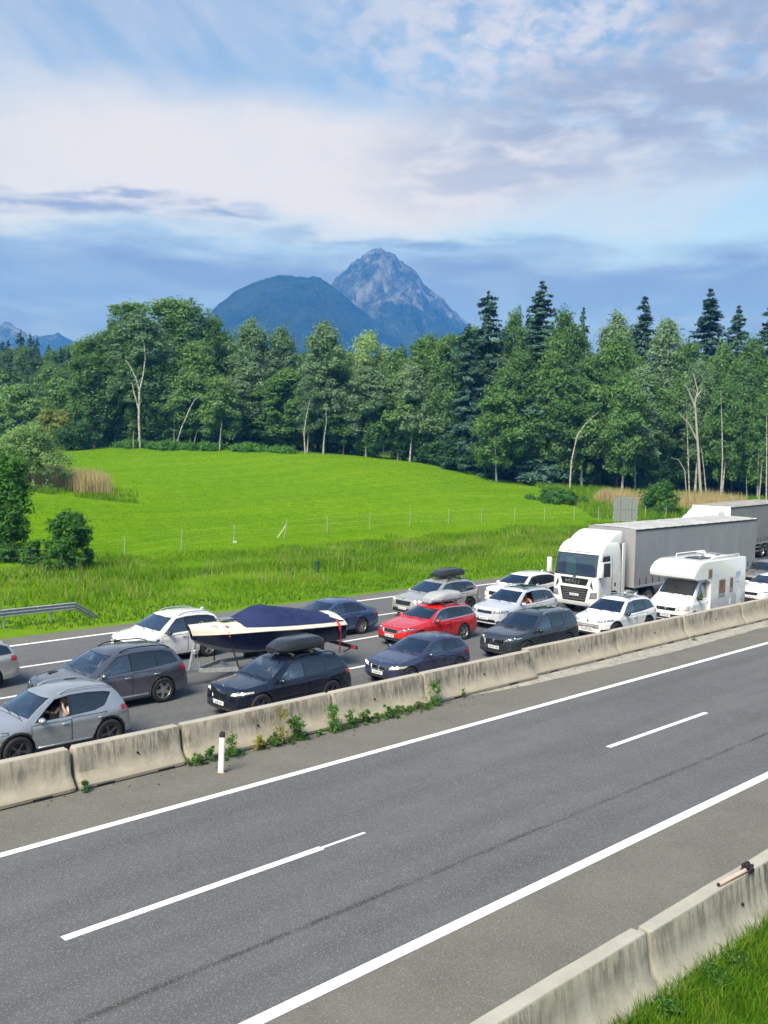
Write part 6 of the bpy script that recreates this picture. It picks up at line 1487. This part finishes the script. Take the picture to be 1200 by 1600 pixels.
def lerp_secs(S, dz=.12):
    out = []
    for a, b in zip(S[:-1], S[1:]):
        n = max(1, int((b[0] - a[0]) / dz)); out += [tuple(p + (q - p) * i / n for p, q in zip(a, b)) for i in range(n)]
    return out + [S[-1]]
M['p_lorry'] = paint('paint_lorry_white', (.72, .72, .70), 0.); M['lorry_grey'] = pmat('lorry_plastic_grey', (.10, .10, .105), .55)
def tractor(x, y, rz, label, letters=True, W_=2.5, Hs=1.):
    t = thing('lorry_tractor', label, 'lorry', (x, y + W_ / 2, 0), rz, 'lorries in the queue'); hw = W_ / 2
    S = lerp_secs([(.42, .10, 2.2, hw - .03, .16), (.6, .0, 2.2, hw, .20), (1.1, .0, 2.2, hw, .22), (1.78, .02, 2.2, hw, .22), (2.3, .09, 2.2, hw - .02, .24), (2.86, .20, 2.2, hw - .05, .26), (3.05, .30, 2.2, hw - .07, .28), (3.25, .50, 2.18, hw - .10, .28), (3.40, .80, 2.15, hw - .16, .28), (3.47, 1.15, 2.1, hw - .26, .25)])
    S = [(z * Hs, a, b, c, d) for z, a, b, c, d in S]; bm = tower(S); parts = []
    fr = lambda c, n: c.x < .75 and n.x < -.15
    def F(nm, pol, mt, rim=.02, dep=.02, rm=1): parts.append((nm, pull(bm, carve(bm, [(p, q * Hs) for p, q in pol], 'x', fr), rim, dep, rm), M[mt]))
    F('windscreen', [(-hw * .93, 1.80), (hw * .93, 1.80), (hw * .90, 2.84), (-hw * .90, 2.84)], 'glass', .03, .012)
    F('grille', [(-.66, 1.38), (.66, 1.38), (.78, 1.70), (-.78, 1.70)], 'gloss_black', .015, .01)
    F('lower_grille', [(-.62, .62), (.62, .62), (.78, 1.26), (-.78, 1.26)], 'black', .02, .03)
    for s in (-1, 1):
        F('headlight', [(s * .84, .78), (s * 1.20, .82), (s * 1.20, 1.12), (s * .90, 1.08)][::s], 'lens', .012, .015)
        F('air_slot', [(s * .86, 1.40), (s * 1.0, 1.22), (s * 1.04, 1.24), (s * .92, 1.66)][::s], 'black', .008, .012)
        sd = lambda c, n, s=s: c.y * s > hw * .7 and abs(n.y) > .5
        vf = pull(bm, carve(bm, [(.34, 1.78 * Hs), (1.12, 1.78 * Hs), (1.12, 2.42 * Hs), (.45, 2.42 * Hs)], 'y', sd), .02, .012, 1); parts.append(('door_window', vf, M['glass']))
        vf = pull(bm, carve(bm, [(.46, 2.50 * Hs), (1.12, 2.50 * Hs), (1.10, 2.76 * Hs), (.50, 2.74 * Hs)], 'y', sd), .02, .012, 1); parts.append(('upper_window', vf, M['dark_glass']))
        vf = pull(bm, carve(bm, [(.26, .95), (.40, 1.45), (.26, 1.74 * Hs), (1.22, 1.74 * Hs), (1.22, .62), (.52, .62)], 'y', sd), .008, .008, 2); parts.append(('door', vf, M['p_lorry']))
        for a, c in ((1.26, 1.29), (1.45, 1.60)):
            fs = carve(bm, [(a, .7), (c, .7), (c, 2.7 * Hs), (a, 2.7 * Hs)], 'y', sd) if a < 1.3 else carve(bm, [(a, 1.30), (c, 1.30), (c, 1.48), (a, 1.48)], 'y', sd)
            for f in fs: f.material_index = 2
        poly = [(1.42 + .62 * cos(2 * pi * i / 18), .50 + .62 * sin(2 * pi * i / 18)) for i in range(18)]
        bmesh.ops.delete(bm, geom=carve(bm, poly, 'y', lambda c, n, s=s: c.y * s > hw * .5), context='FACES')
    for nm, vf, mt in parts: panel(nm, vf, mt, t, 50)
    finish(bm, 'cab', [M['p_lorry'], M['gloss_black'], M['black']], t, 40)
    mb = MB(); mb.rbox(.35, .72, -.95, .95, 2.95 * Hs, 2.99 * Hs, .01)
    o = mb.build('sun_visor', M['p_lorry'], t)
    o.location = (-.16, 0, -.02); 
    mb = MB()
    for q in range(5): mb.rbox(.015, .05, -.70 + .02 * q, .70 - .02 * q, .70 + q * .11, .735 + q * .11, .008)
    mb.build('grille_bars', M['lorry_grey'], t)
    # roof deflector and side skirts
    df = tower(lerp_secs([(3.30 * Hs, .95, 2.35, hw - .14, .2), (3.55 * Hs, 1.25, 2.42, hw - .16, .2), (3.78 * Hs, 1.75, 2.46, hw - .20, .16), (3.86 * Hs, 2.1, 2.46, hw - .26, .12)])); finish(df, 'roof_deflector', [M['p_lorry']], t, 40)
    mb = MB(); mb.rbox(.95, 1.55, -.42, .42, 3.40 * Hs, 3.56 * Hs, .06); mb.build('roof_hatch', M['white_pl'], t, 40)
    for s in (-1, 1):
        mb = MB(); mb.tube([(.25, s * (hw - .05), 2.55 * Hs), (.02, s * (hw + .16), 2.52 * Hs)], .025, 6); mb.tube([(.22, s * (hw - .05), 1.72 * Hs), (.02, s * (hw + .16), 1.80 * Hs)], .025, 6); ar = mb.build('mirror_arm', M['black'], t)
        mb = MB(); mb.rbox(-.08, .10, s * (hw + .18) - .12, s * (hw + .18) + .12, 1.82 * Hs, 2.55 * Hs, .05); mb.build('mirror', M['p_lorry'], t, 40)
        mb = MB(); mb.rbox(2.22, 2.45, s * (hw - .08) - .03, s * (hw - .08) + .03, .9, 3.3 * Hs, .01); mb.build('side_fairing', M['p_lorry'], t)
        mb = MB(); mb.rbox(2.55, 3.75, s * (hw - .30) - .28, s * (hw - .30) + .28, .42, .98, .08); mb.build('fuel_tank', M['alu'], t, 40)
        for xw, w_ in ((1.42, 1.), (4.7, 1.9)): wheel(t, xw, s * (hw - .17 - (.12 if w_ > 1 else 0)), .50, 'ten', width=w_)
        mb = MB(); mb.loft([[(1.42 + .62 * cos(pi * (i / 10 * 1.3 - .15)), s * yy, .50 + .62 * sin(pi * (i / 10 * 1.3 - .15))) for i in range(11)] for yy in (hw - .03, hw - .55)], cap=False, closed=False); mb.build('wheel_arch', M['black'], t, 50)
        mb = MB(); mb.loft([[(4.7 + .58 * cos(pi * i / 10), s * yy, .55 + .55 * sin(pi * i / 10)) for i in range(11)] for yy in (hw - .02, hw - .62)], cap=False, closed=False); mb.build('mudguard', M['black'], t, 50)
        mb = MB(); mb.rbox(.55, 1.0, s * (hw - .06) - .05, s * (hw - .06) + .05, .40, .62, .02); mb.build('entry_step', M['black'], t)
    mb = MB()
    for s in (-1, 1): mb.box(2.0, 6.0, s * .42 - .05, s * .42 + .05, .78, 1.02)
    mb.box(4.4, 5.1, -.45, .45, 1.02, 1.16); mb.build('chassis', M['lorry_grey'], t)
    number_plate(t, -.005, .92, 'WL 83 KT')
    if letters: text_mesh('MAN', .25, M['chrome'], t, 'grille_lettering', (.002, .10, 1.52), (pi / 2, 0, -pi / 2), 1.45, .008, .006)
    mb = MB(); mb.lathe([(-.02, .02), (-.025, .09), (0, .10)], 14, 'x', (.01, 0, 1.74), 0); mb.build('badge', M['chrome'], t, 40)
    mb = MB(); mb.rbox(.25, .6, -hw * .9, hw * .9, 1.45, 1.82, .05); mb.build('dashboard', M['interior'], t)
    if letters:
        nb = MB(); nb.rbox(.235, .25, -.30, .0, 2.62, 2.74, .005); q = nb.build('name_board', M['tail'], t); nb = MB(); nb.rbox(.233, .25, .003, .26, 2.62, 2.74, .005); nb.build('board_half', M['plate_blue'], q)
    mb = MB(); mb.box(1.9, 2.1, -hw * .9, hw * .9, .7, 3.0); mb.build('cab_back', M['interior'], t)
    for s in (-1, 1):
        mb = MB(); mb.rbox(.95, 1.4, s * .65 - .25, s * .65 + .25, 1.35, 1.52, .04); mb.rbox(1.3, 1.45, s * .65 - .24, s * .65 + .24, 1.5, 2.25, .05); mb.build('seat', M['seat_cloth'], t, 40)
    return t
m, k, b = newmat('curtain'); c = k.new('ShaderNodeTexCoord').outputs['Object']; n = k.noise(k.vm('MULTIPLY', c, (1.2, 1, .35)), 1.5, 5, .65)
k.put(b.inputs['Base Color'], k.mix(k.ss(n, .3, .7), (.25, .255, .27), (.295, .30, .315))); b.inputs['Roughness'].default_value = .5; M['curtain'] = m
m, k, b = newmat('curtain_dirty'); c = k.new('ShaderNodeTexCoord').outputs['Object']; x_, y_, z_ = k.sep(c); n = k.noise(k.vm('MULTIPLY', c, (.9, 1, .5)), 1.4, 6, .7)
k.put(b.inputs['Base Color'], k.mix(k.ss(n, .48, .72), k.mix(k.ss(n, .25, .5), (.19, .20, .19), (.25, .255, .25)), (.34, .33, .20))); b.inputs['Roughness'].default_value = .55; M['curtain_dirty'] = m
M['roof_tarp_old'] = pmat('roof_tarp_old', (.30, .285, .27), .7, var=.25, vs=1.5); M['roof_tarp'] = pmat('roof_tarp', (.42, .42, .41), .6, var=.16, vs=1.2)
def semitrailer(x, y, rz, L, label, mat='curtain', W_=2.6, H_=3.98, dots=False):
    t = thing('semi_trailer', label, 'semi-trailer', (x, y + W_ / 2, 0), rz, 'curtain sided trailers in the queue'); hw = W_ / 2; z0 = 1.18
    for s in (-1, 1):
        nx = 90; nz = 10; V = []; F = []
        for i in range(nx + 1):
            for q in range(nz + 1):
                u = i / nx * L; z = z0 + (H_ - .16 - z0) * q / nz; r = .002 * sin(u * 9.2) + .005 * noise.noise(Vector((u * 1.3, z * .8, s)))
                V.append((u, s * (hw + r * sin(pi * q / nz)), z))
        for i in range(nx):
            for q in range(nz): F.append((i * (nz + 1) + q, (i + 1) * (nz + 1) + q, (i + 1) * (nz + 1) + q + 1, i * (nz + 1) + q + 1))
        mb = MB(); mb.add(V, F); mb.build('curtain', M[mat], t, 60)
        mb = MB(); mb.rbox(-.01, L + .01, s * hw - .03, s * hw + .035, H_ - .16, H_ - .08, .01); mb.build('top_rail', M['black'], t)
        mb = MB(); mb.rbox(0, L, s * hw - .03, s * hw + .03, z0 - .12, z0, .01); mb.build('side_rail', M['alu'], t)
        mb = MB(); mb.rbox(4.2, 8.3, s * (hw - .05) - .015, s * (hw - .05) + .015, .50, .62, .008); mb.rbox(4.2, 8.3, s * (hw - .05) - .015, s * (hw - .05) + .015, .78, .90, .008); mb.build('side_guard', M['alu'], t)
        for xw in (L - 5.0, L - 3.7, L - 2.4): wheel(t, xw, s * (hw - .20), .49, 'ten', width=1.5)
        for q, xl in enumerate(np.arange(.5, L, .62)):
            mb = MB(); mb.box(xl - .02, xl + .02, s * (hw + .018) - .008, s * (hw + .018) + .008, z0 - .10, z0 + .34); mb.build('curtain_buckle', M['black'], t)
        mb = MB(); mb.box(2.3, 2.45, s * .8 - .08, s * .8 + .08, .35, 1.1); mb.build('landing_leg', M['lorry_grey'], t)
    mb = MB(); mb.rbox(-.02, .04, -hw - .02, hw + .02, z0 - .1, H_ - .04, .015); mb.build('front_wall', M['curtain'] if mat == 'curtain' else M['white_pl'], t)
    mb = MB(); mb.rbox(L - .05, L + .02, -hw, hw, z0 - .1, H_ - .04, .015); mb.build('rear_doors', M['white_pl'], t)
    V = []; F = []; nx = 60; ny_ = 8
    for i in range(nx + 1):
        for q in range(ny_ + 1):
            yy = -hw - .02 + (W_ + .04) * q / ny_; V.append((-.03 + (L + .06) * i / nx, yy, H_ - .075 + .075 * (1 if 0 < q < ny_ else 0) + .02 * sin(pi * q / ny_) + .010 * sin(i * pi / 2) + (.0 if 0 < i < nx else -.03)))
    for i in range(nx):
        for q in range(ny_): F.append((i * (ny_ + 1) + q, (i + 1) * (ny_ + 1) + q, (i + 1) * (ny_ + 1) + q + 1, i * (ny_ + 1) + q + 1))
    mb = MB(); mb.add(V, F); mb.build('roof_sheet', M['roof_tarp'] if mat == 'curtain' else M['roof_tarp_old'], t, 60)
    mb = MB()
    for s in (-1, 1): mb.box(.3, L - .1, s * .45 - .07, s * .45 + .07, .86, z0 - .10)
    mb.build('chassis', M['lorry_grey'], t)
    if dots:
        for q in range(11):
            mb = MB(); yy = -hw + .16 + q * (W_ - .32) / 10; mb.rbox(-.035, .0, yy - .055, yy + .055, H_ - .15, H_ - .07, .01); mb.build('front_marker', M['white_pl'], t)
    return t
tractor(38.75, 25.75, .02, 'white lorry tractor with black grille and big front window beside the motorhome')
semitrailer(41.85, 25.75, .02, 13.2, 'long grey curtain sided trailer behind the white lorry tractor', W_=2.62)
person('lorry driver in dark clothes behind the big front window', (38.75 + 1.2, 25.75 + 1.25 - .62, 1.50), SHIRT['black'], 'hair_dark')
vst = thing('safety_vest', 'green safety vest hanging inside the lorry front window', 'vest', (39.08, 27.45, 1.84), .02); mb = MB()
mb.loft([[(.02 + .03 * sin(q * 2.1 + z * 7) * (z < .8) , (q / 8. - .5) * (.56 - .10 * z), z) for q in range(9)] + [(.06 + .02 * sin(q * 1.7), (q / 8. - .5) * (.56 - .10 * z), z) for q in range(8, -1, -1)] for z in (0., .2, .4, .6, .78)])
mb.build('cloth', pmat('vest_green', (.06, .32, .05), .8), vst, 50)
tractor(61.3, 32.0, .10, 'second lorry tractor, only its white roof showing above the front trailer', False)
semitrailer(63.9, 32.1, .10, 11.5, 'rear curtain sided trailer with stained grey side behind the long trailer', 'curtain_dirty', 2.7, 4.0, True)

# ------------------------------------------------------------------ motorhome
M['p_home'] = paint('paint_motorhome', (.73, .74, .75), 0.); M['home_pane'] = pmat('home_pane', (.17, .095, .055), .15, coat=.8, var=.25, vs=3.); M['home_frame'] = pmat('home_frame', (.30, .29, .27), .5); M['stripe_blue'] = pmat('stripe_blue', (.035, .16, .42), .4); M['stripe_pale'] = pmat('stripe_pale', (.45, .66, .78), .4)
RX, RY, RL, RW, RH = 39.35, 21.5, 5.3, 2.2, 2.86
van = dict(L=2.5, W=1.98, H=2.15, fo=.78, wb=3.2, xc=.78, xr=1.45, xq=2.3, xd=2.45, wr=.34, gc=.22, x=RX, y=RY + .08, paint='p_home', roofk=.80, nf=.86, nr=1., bowr=0., bowf=.16, antenna=False, rim='ten',
   prof=[(0, .66), (.015, .80), (.05, .93), (.12, 1.02), (.35, 1.16), (.72, 1.30), (.80, 1.34), (1.1, 1.68), (1.4, 1.97), (1.5, 2.06), (1.8, 2.13), (2.5, 2.15)], belt=[(0, .95), (.8, 1.16), (2.5, 1.18)],
   dlo=[(.98, 1.20), (1.14, 1.42), (1.52, 1.86), (2.02, 1.90), (2.02, 1.20)], split=[.95, 2.1], glass=['glass'], door0=.80, door1=2.1,
   front=[('headlight', [(.50, .74), (.96, .76), (.96, .95), (.58, .91)], 'lens_lit', True, 1), ('grille', [(-.46, .70), (.46, .70), (.50, .86), (-.50, .86)], 'gloss_black', False, 3), ('lower_intake', [(-.75, .34), (.75, .34), (.70, .56), (-.70, .56)], 'black', False, 2)], rear=[], plate=(.48, 'FD 57 RB'), badge=.78, badge_dx=.0, mirror='black', mirx=.30, seats='beige')
van['split'] = [.95, 2.04, 2.1]
# motorhome living body joined to the van front
home = car(van, 'white motorhome with a rounded sleeping alcove over its cab', 'motorhome', 'motorhome', 'cars in the lane beside the median barrier')
hw = RW / 2
side = [(1.95, .42), (RL, .42), (RL, RH - .10), (RL - .10, RH), (1.6, RH), (1.2, RH - .03), (.78, RH - .16), (.50, RH - .38), (.42, RH - .56), (.46, RH - .70), (.62, RH - .78), (1.55, RH - .80), (1.95, RH - .98)]
mb = MB()
def inset_poly(p, d):
    cx, cz = sum(a for a, _ in p) / len(p), sum(c for _, c in p) / len(p); return [(a + (cx - a) * d / 2.4, c + (cz - c) * d / 1.2) for a, c in p]
mb.loft([[(a, y, c) for a, c in inset_poly(side, d)] for y, d in ((-hw, .05), (-hw + .012, .02), (-hw + .05, 0.), (-hw + .4, 0), (0, 0), (hw - .4, 0), (hw - .05, 0), (hw - .012, .02), (hw, .05))])
o = mb.build('living_body', M['p_home'], home, 32)
def hwin(x0, x1, z0, z1, blind=True, flap=.0):
    mb = MB(); mb.rbox(x0, x1, -hw - .022, -hw + .01, z0, z1, .02); f = mb.build('side_window', M['home_frame'], home)
    mb = MB(); mb.rbox(x0 + .05, x1 - .05, -hw - .030, -hw - .01, z0 + .05 + flap, z1 - .05, .015); mb.build('pane', M['home_pane'], f)
    if flap:
        mb = MB(); mb.rbox(x0 + .05, x1 - .05, -hw - .028, -hw - .01, z0 + .04, z0 + .03 + flap, .01); mb.build('lower_pane', M['dark_glass'], f)
hwin(2.62, 3.28, 1.16, 1.98, flap=.12); hwin(3.66, 4.02, 1.30, 2.0, flap=.16); hwin(1.62, 2.02, 2.08, 2.52)
mb = MB(); mb.rbox(4.42, 4.92, -hw - .010, -hw + .01, .52, 1.42, .006); d = mb.build('service_hatch', M['p_home'], home)
mb = MB(); mb.rbox(4.40, 4.94, -hw - .005, -hw + .01, .50, 1.44, .004); mb.build('hatch_gap', M['grey_pl'], home)
mb = MB(); mb.rbox(4.80, 4.88, -hw - .02, -hw, .86, .91, .008); mb.build('latch', M['black'], d)
mb = MB(); mb.rbox(2.36, 2.66, -hw - .010, -hw + .01, .50, .78, .006); mb.build('gas_locker', M['p_home'], home)
mb = MB(); mb.rbox(2.345, 2.675, -hw - .005, -hw + .01, .485, .795, .004); mb.build('hatch_gap', M['grey_pl'], home)
mb = MB(); mb.rbox(3.72, 3.92, -hw - .008, -hw + .01, .74, 1.0, .006); mb.build('fridge_vent', M['white_pl'], home)
for q in range(3):                              # swallow like emblem strokes at the rear of the side
    pts = [(4.22 + .16 * q + .18 * u, 2.02 - .10 * q * 0 + .16 - .34 * (1 - u) ** 1.6 + .02 * q) for u in np.linspace(0, 1, 7)]
    wdt = [.006 + .065 * sin(pi * min(1, u * 1.1)) for u in np.linspace(0, 1, 7)]
    poly = [(a, c + w_) for (a, c), w_ in zip(pts, wdt)] + [(a, c - w_) for (a, c), w_ in list(zip(pts, wdt))[::-1]]
    mb = MB(); mb.prism(poly, -hw - .006, -hw + .004, 'y'); mb.build('emblem_stroke', M['stripe_blue'], home)
mb = MB(); mb.box(4.24, 4.62, -hw - .005, -hw + .004, 1.735, 1.755); mb.build('emblem_line', M['stripe_blue'], home)
for q in range(2):
    mb = MB(); poly = [(-.30 + .05 * q, 0), (-.10, .035), (.12, .05), (.30, .02), (.10, .02), (-.12, .01)]
    mb.prism(poly, -.006, .006, 'x'); o = mb.build('emblem_stroke', M['stripe_pale'], home); o.location = (.49, -.05, RH - .42 - .06 * q); o.rotation_euler = (0, .36, 0)
for s in (-1, 1):
    mb = MB(); mb.tube([(2.3, s * .85, RH), (2.35, s * .88, RH + .12), (RL - .35, s * .88, RH + .12), (RL - .3, s * .85, RH)], .022, 7); mb.build('roof_rail', M['white_pl'], home, 50)
mb = MB(); mb.rbox(2.0, 2.9, -.55, .25, RH, RH + .05, .01); mb.build('solar_panel', M['dark_glass'], home)
mb = MB(); mb.rbox(3.3, 3.75, -.35, .15, RH, RH + .09, .03); mb.build('roof_vent', M['white_pl'], home)
mb = MB(); mb.rbox(4.2, 4.7, -.1, .45, RH, RH + .09, .03); mb.build('roof_vent', M['grey_pl'], home)
mb = MB(); mb.tube([(3.1, .1, RH), (3.1, .1, RH + .2)], .02, 6); mb.ell((3.1, .1, RH + .22), (.20, .20, .04), 14, 6); mb.build('television_aerial', M['white_pl'], home, 50)
mb = MB(); mb.rbox(2.1, RL - .05, -hw * .9, hw * .9, .30, .45, .02); mb.build('underfloor', M['lorry_grey'], home)
dv = dict(van); dv['xc'] = .78; dv['H'] = 2.2
for s_, sh, hr, lab in ((-1, 'grey', 'hair_fair', 'driver of the white motorhome'), (1, 'orange', 'hair_dark', 'passenger in the front of the white motorhome')):
    person(lab, (RX + 1.70, RY + .08 + .99 + s_ * .45, .74), SHIRT[sh], hr)

# ------------------------------------------------------------------ road furniture
mp = at(345, 1208, z=0); t = thing('marker_post', 'white marker post with a black cap beside the median barrier', 'marker post', (mp.x, mp.y, 0)); t.rotation_euler = (0, 0, YAW - pi / 2)
ring = lambda z, k=1.: [(.062 * k * a, .034 * k * c, z) for a, c in ((-1, -.55), (-.6, -1), (.6, -1), (1, -.55), (1, .7), (0, 1.15), (-1, .7))]
mb = MB(); mb.loft([ring(0, 1.05), ring(.5, 1.), ring(.86, .98)]); mb.build('shaft', M['white_pl'], t, 30)
mb = MB(); mb.loft([ring(.86, 1.06), ring(.955, 1.04), ring(.985, .85)]); mb.ell((0, 0, .985), (.022, .022, .02), 8, 5); mb.build('cap', M['black'], t, 30)
mb = MB(); mb.rbox(-.11, .11, -.075, .075, 0, .022, .008); mb.build('foot_plate', pmat('rusty_plate', (.24, .14, .09), .8, var=.3), t)
for ch in t.children: ch.rotation_euler = (0, R(1.6), 0)
# pinkish post on the near barrier
a, c = at(1123, 1383, z=.93), at(1176, 1354, z=.95); d = (c - a); t = thing('loose_post', 'pinkish post with a ragged black end lying on the near barrier', 'post', (a.x, a.y, .905), atan2(d.y, d.x)); ln = d.length
mb = MB(); mb.tube([(0, 0, .035), (ln * .80, 0, .045)], .034, 12); mb.build('shaft', pmat('pink_plastic', (.62, .42, .36), .5), t, 40)
mb = MB(); mb.lathe([(-.012, .001), (-.012, .030), (.002, .030)], 12, 'x', (0, 0, .035)); mb.build('dark_end', M['black'], t)
mb = MB(); rq = random.Random(5)
for q in range(26): mb.ell((ln * .80 + rq.uniform(0, .17), rq.uniform(-.075, .075), .07 + rq.uniform(-.05, .06)), (rq.uniform(.03, .06), rq.uniform(.02, .045), rq.uniform(.02, .05)), 7, 5)
mb.build('ragged_head', pmat('black_rubber_scrap', (.012, .012, .014), .7), t, 30)
# guard rail
t = thing('guard_rail', 'grey steel guard rail with a lowered end on the verge at the left', 'guard rail', (0, 0, 0))
e0 = at(115, 941, z=.78); y0 = e0.y; xe = e0.x; PW = [(0, .0), (.05, .03), (.0, .075), (.0, .10), (.05, .145), (.05, .165), (.0, .21), (.0, .235), (.05, .28), (0, .31)]
def rail(pts):
    rings = [[(x, y - a * 1.4, z - .31 + c) for a, c in PW] + [(x, y - a * 1.4 + .006, z - .31 + c) for a, c in PW[::-1]] for x, y, z in pts]; mb = MB(); mb.loft(rings); return mb
for q in range(6): x1 = xe - q * 4.0; rail([(x1 - 4.0, y0 - .0, .78), (x1, y0, .78)]).build('beam', M['steel'], t, 20)
rail([(xe, y0 - .004, .78), (xe + .06, y0, .775), (xe + .62, y0 + .05, .44), (xe + 1.15, y0 + .1, .08)]).build('sloping_end', M['steel'], t, 12)
for q in range(13):
    x1 = xe - 1. - q * 2.; mb = MB(); mb.box(x1 - .03, x1 + .03, y0 + .02, y0 + .12, -.1, .72); mb.build('rail_post', M['steel'], t)
# back of a road sign
s0, s1 = at(958, 812, 94), at(995, 812, 94); top = at(976, 777, 94); g = gz((s0.x + s1.x) / 2, (s0.y + s1.y) / 2)
t = thing('road_sign', 'grey back of a road sign on two posts in front of the reeds', 'road sign', ((s0.x + s1.x) / 2, (s0.y + s1.y) / 2, g), YAW - pi / 2); ww = (s1 - s0).length; zt = top.z - g; zb = at(976, 812, 94).z - g - .1
mb = MB(); mb.rbox(-ww / 2, ww / 2, -.015, .015, zb, zt, .006); mb.build('panel', pmat('sign_back', (.22, .235, .225), .5, metal=.2, var=.1), t)
mb = MB(); mb.box(-ww / 2, ww / 2, -.028, -.012, zt - .05, zt + .01); mb.box(-ww / 2, ww / 2, -.028, -.012, zb - .01, zb + .05)
for q in (-1, 1): mb.box(q * ww / 2 - .03, q * ww / 2 + .03, -.026, -.012, zb, zt)
mb.build('frame', M['alu'], t)
for q in (-.27, .22):
    mb = MB(); mb.rbox(q * ww - .05, q * ww + .05, -.14, -.03, -.2, zt - .02, .01); mb.build('post', M['alu'], t)
mb = MB(); mb.box(-ww / 2 + .05, ww / 2 - .05, -.05, -.028, (zt + zb) / 2 - .03, (zt + zb) / 2 + .03); mb.build('cross_rail', M['alu'], t)
M['fence_steel'] = pmat('fence_steel', (.36, .37, .36), .7, metal=.2)
# wire fence along the meadow
fp = [(-40, 898, 1.5), (97, 862, 893, 57.5), (195, 855, 884), (283, 848, 879), (365, 845, 880), (443, 838, 868), (511, 834, 860), (577, 829, 852), (639, 827, 847), (700, 820, 840), (752, 815, 833), (803, 811, 828), (850, 807, 823), (896, 804, 819), (935, 800, 815), (1008, 798, 813), (1040, 797, 812)]
t = thing('wire_fence', 'low wire fence on thin posts between verge and meadow', 'fence', (0, 0, 0)); heads = []
for q, row in enumerate(fp[1:]):
    px, ty, by = row[:3]; dep = 57.5 + (px - 97) * .058 if px < 650 else 89.6 + (px - 650) * .045
    p = at(px, by, dep); g = gz(p.x, p.y); h = 1.45; lean = .22 if px == 443 else rnd.uniform(-.05, .05)
    mb = MB(); mb.tube([(p.x, p.y, g - .3), (p.x + lean * .7, p.y - lean * .7, g + h)], .026, 6); mb.build('fence_post', M['fence_steel'], t); heads.append((p.x, p.y, g, h))
    if px == 443:
        mb = MB(); mb.tube([(p.x + .5 * .7 * -1, p.y + .35, g), (p.x + lean * .5, p.y - lean * .5, g + 1.0)], .03, 6); mb.build('brace', M['white_pl'], t)
    if px == 365:
        mb = MB(); mb.rbox(p.x - .16, p.x + .16, p.y - .14, p.y - .10, g + .02, g + .2, .01); mb.build('white_tag', M['white_pl'], t)
p0_ = (heads[0][0] - 12, heads[0][1] + 4, gz(heads[0][0] - 12, heads[0][1] + 4), 1.45); heads = [p0_] + heads
for hz_ in (.35, .8, 1.25):
    mb = MB(); mb.tube([(x, y, g + hz_) for x, y, g, h in heads], .004, 4); mb.build('wire', M['fence_steel'], t)
p = at(495, 905, 58); t = thing('small_marker', 'small dark green marker stub in the verge grass', 'marker', (p.x, p.y, gz(p.x, p.y))); mb = MB(); mb.rbox(-.10, .10, -.10, .10, -.2, .62, .02); mb.build('stub', pmat('marker_green', (.02, .07, .04), .5), t)
mb = MB(); mb.rbox(-.12, .12, -.12, .12, .62, .68, .02); mb.build('lid', pmat('marker_lid', (.03, .09, .05), .5), t)
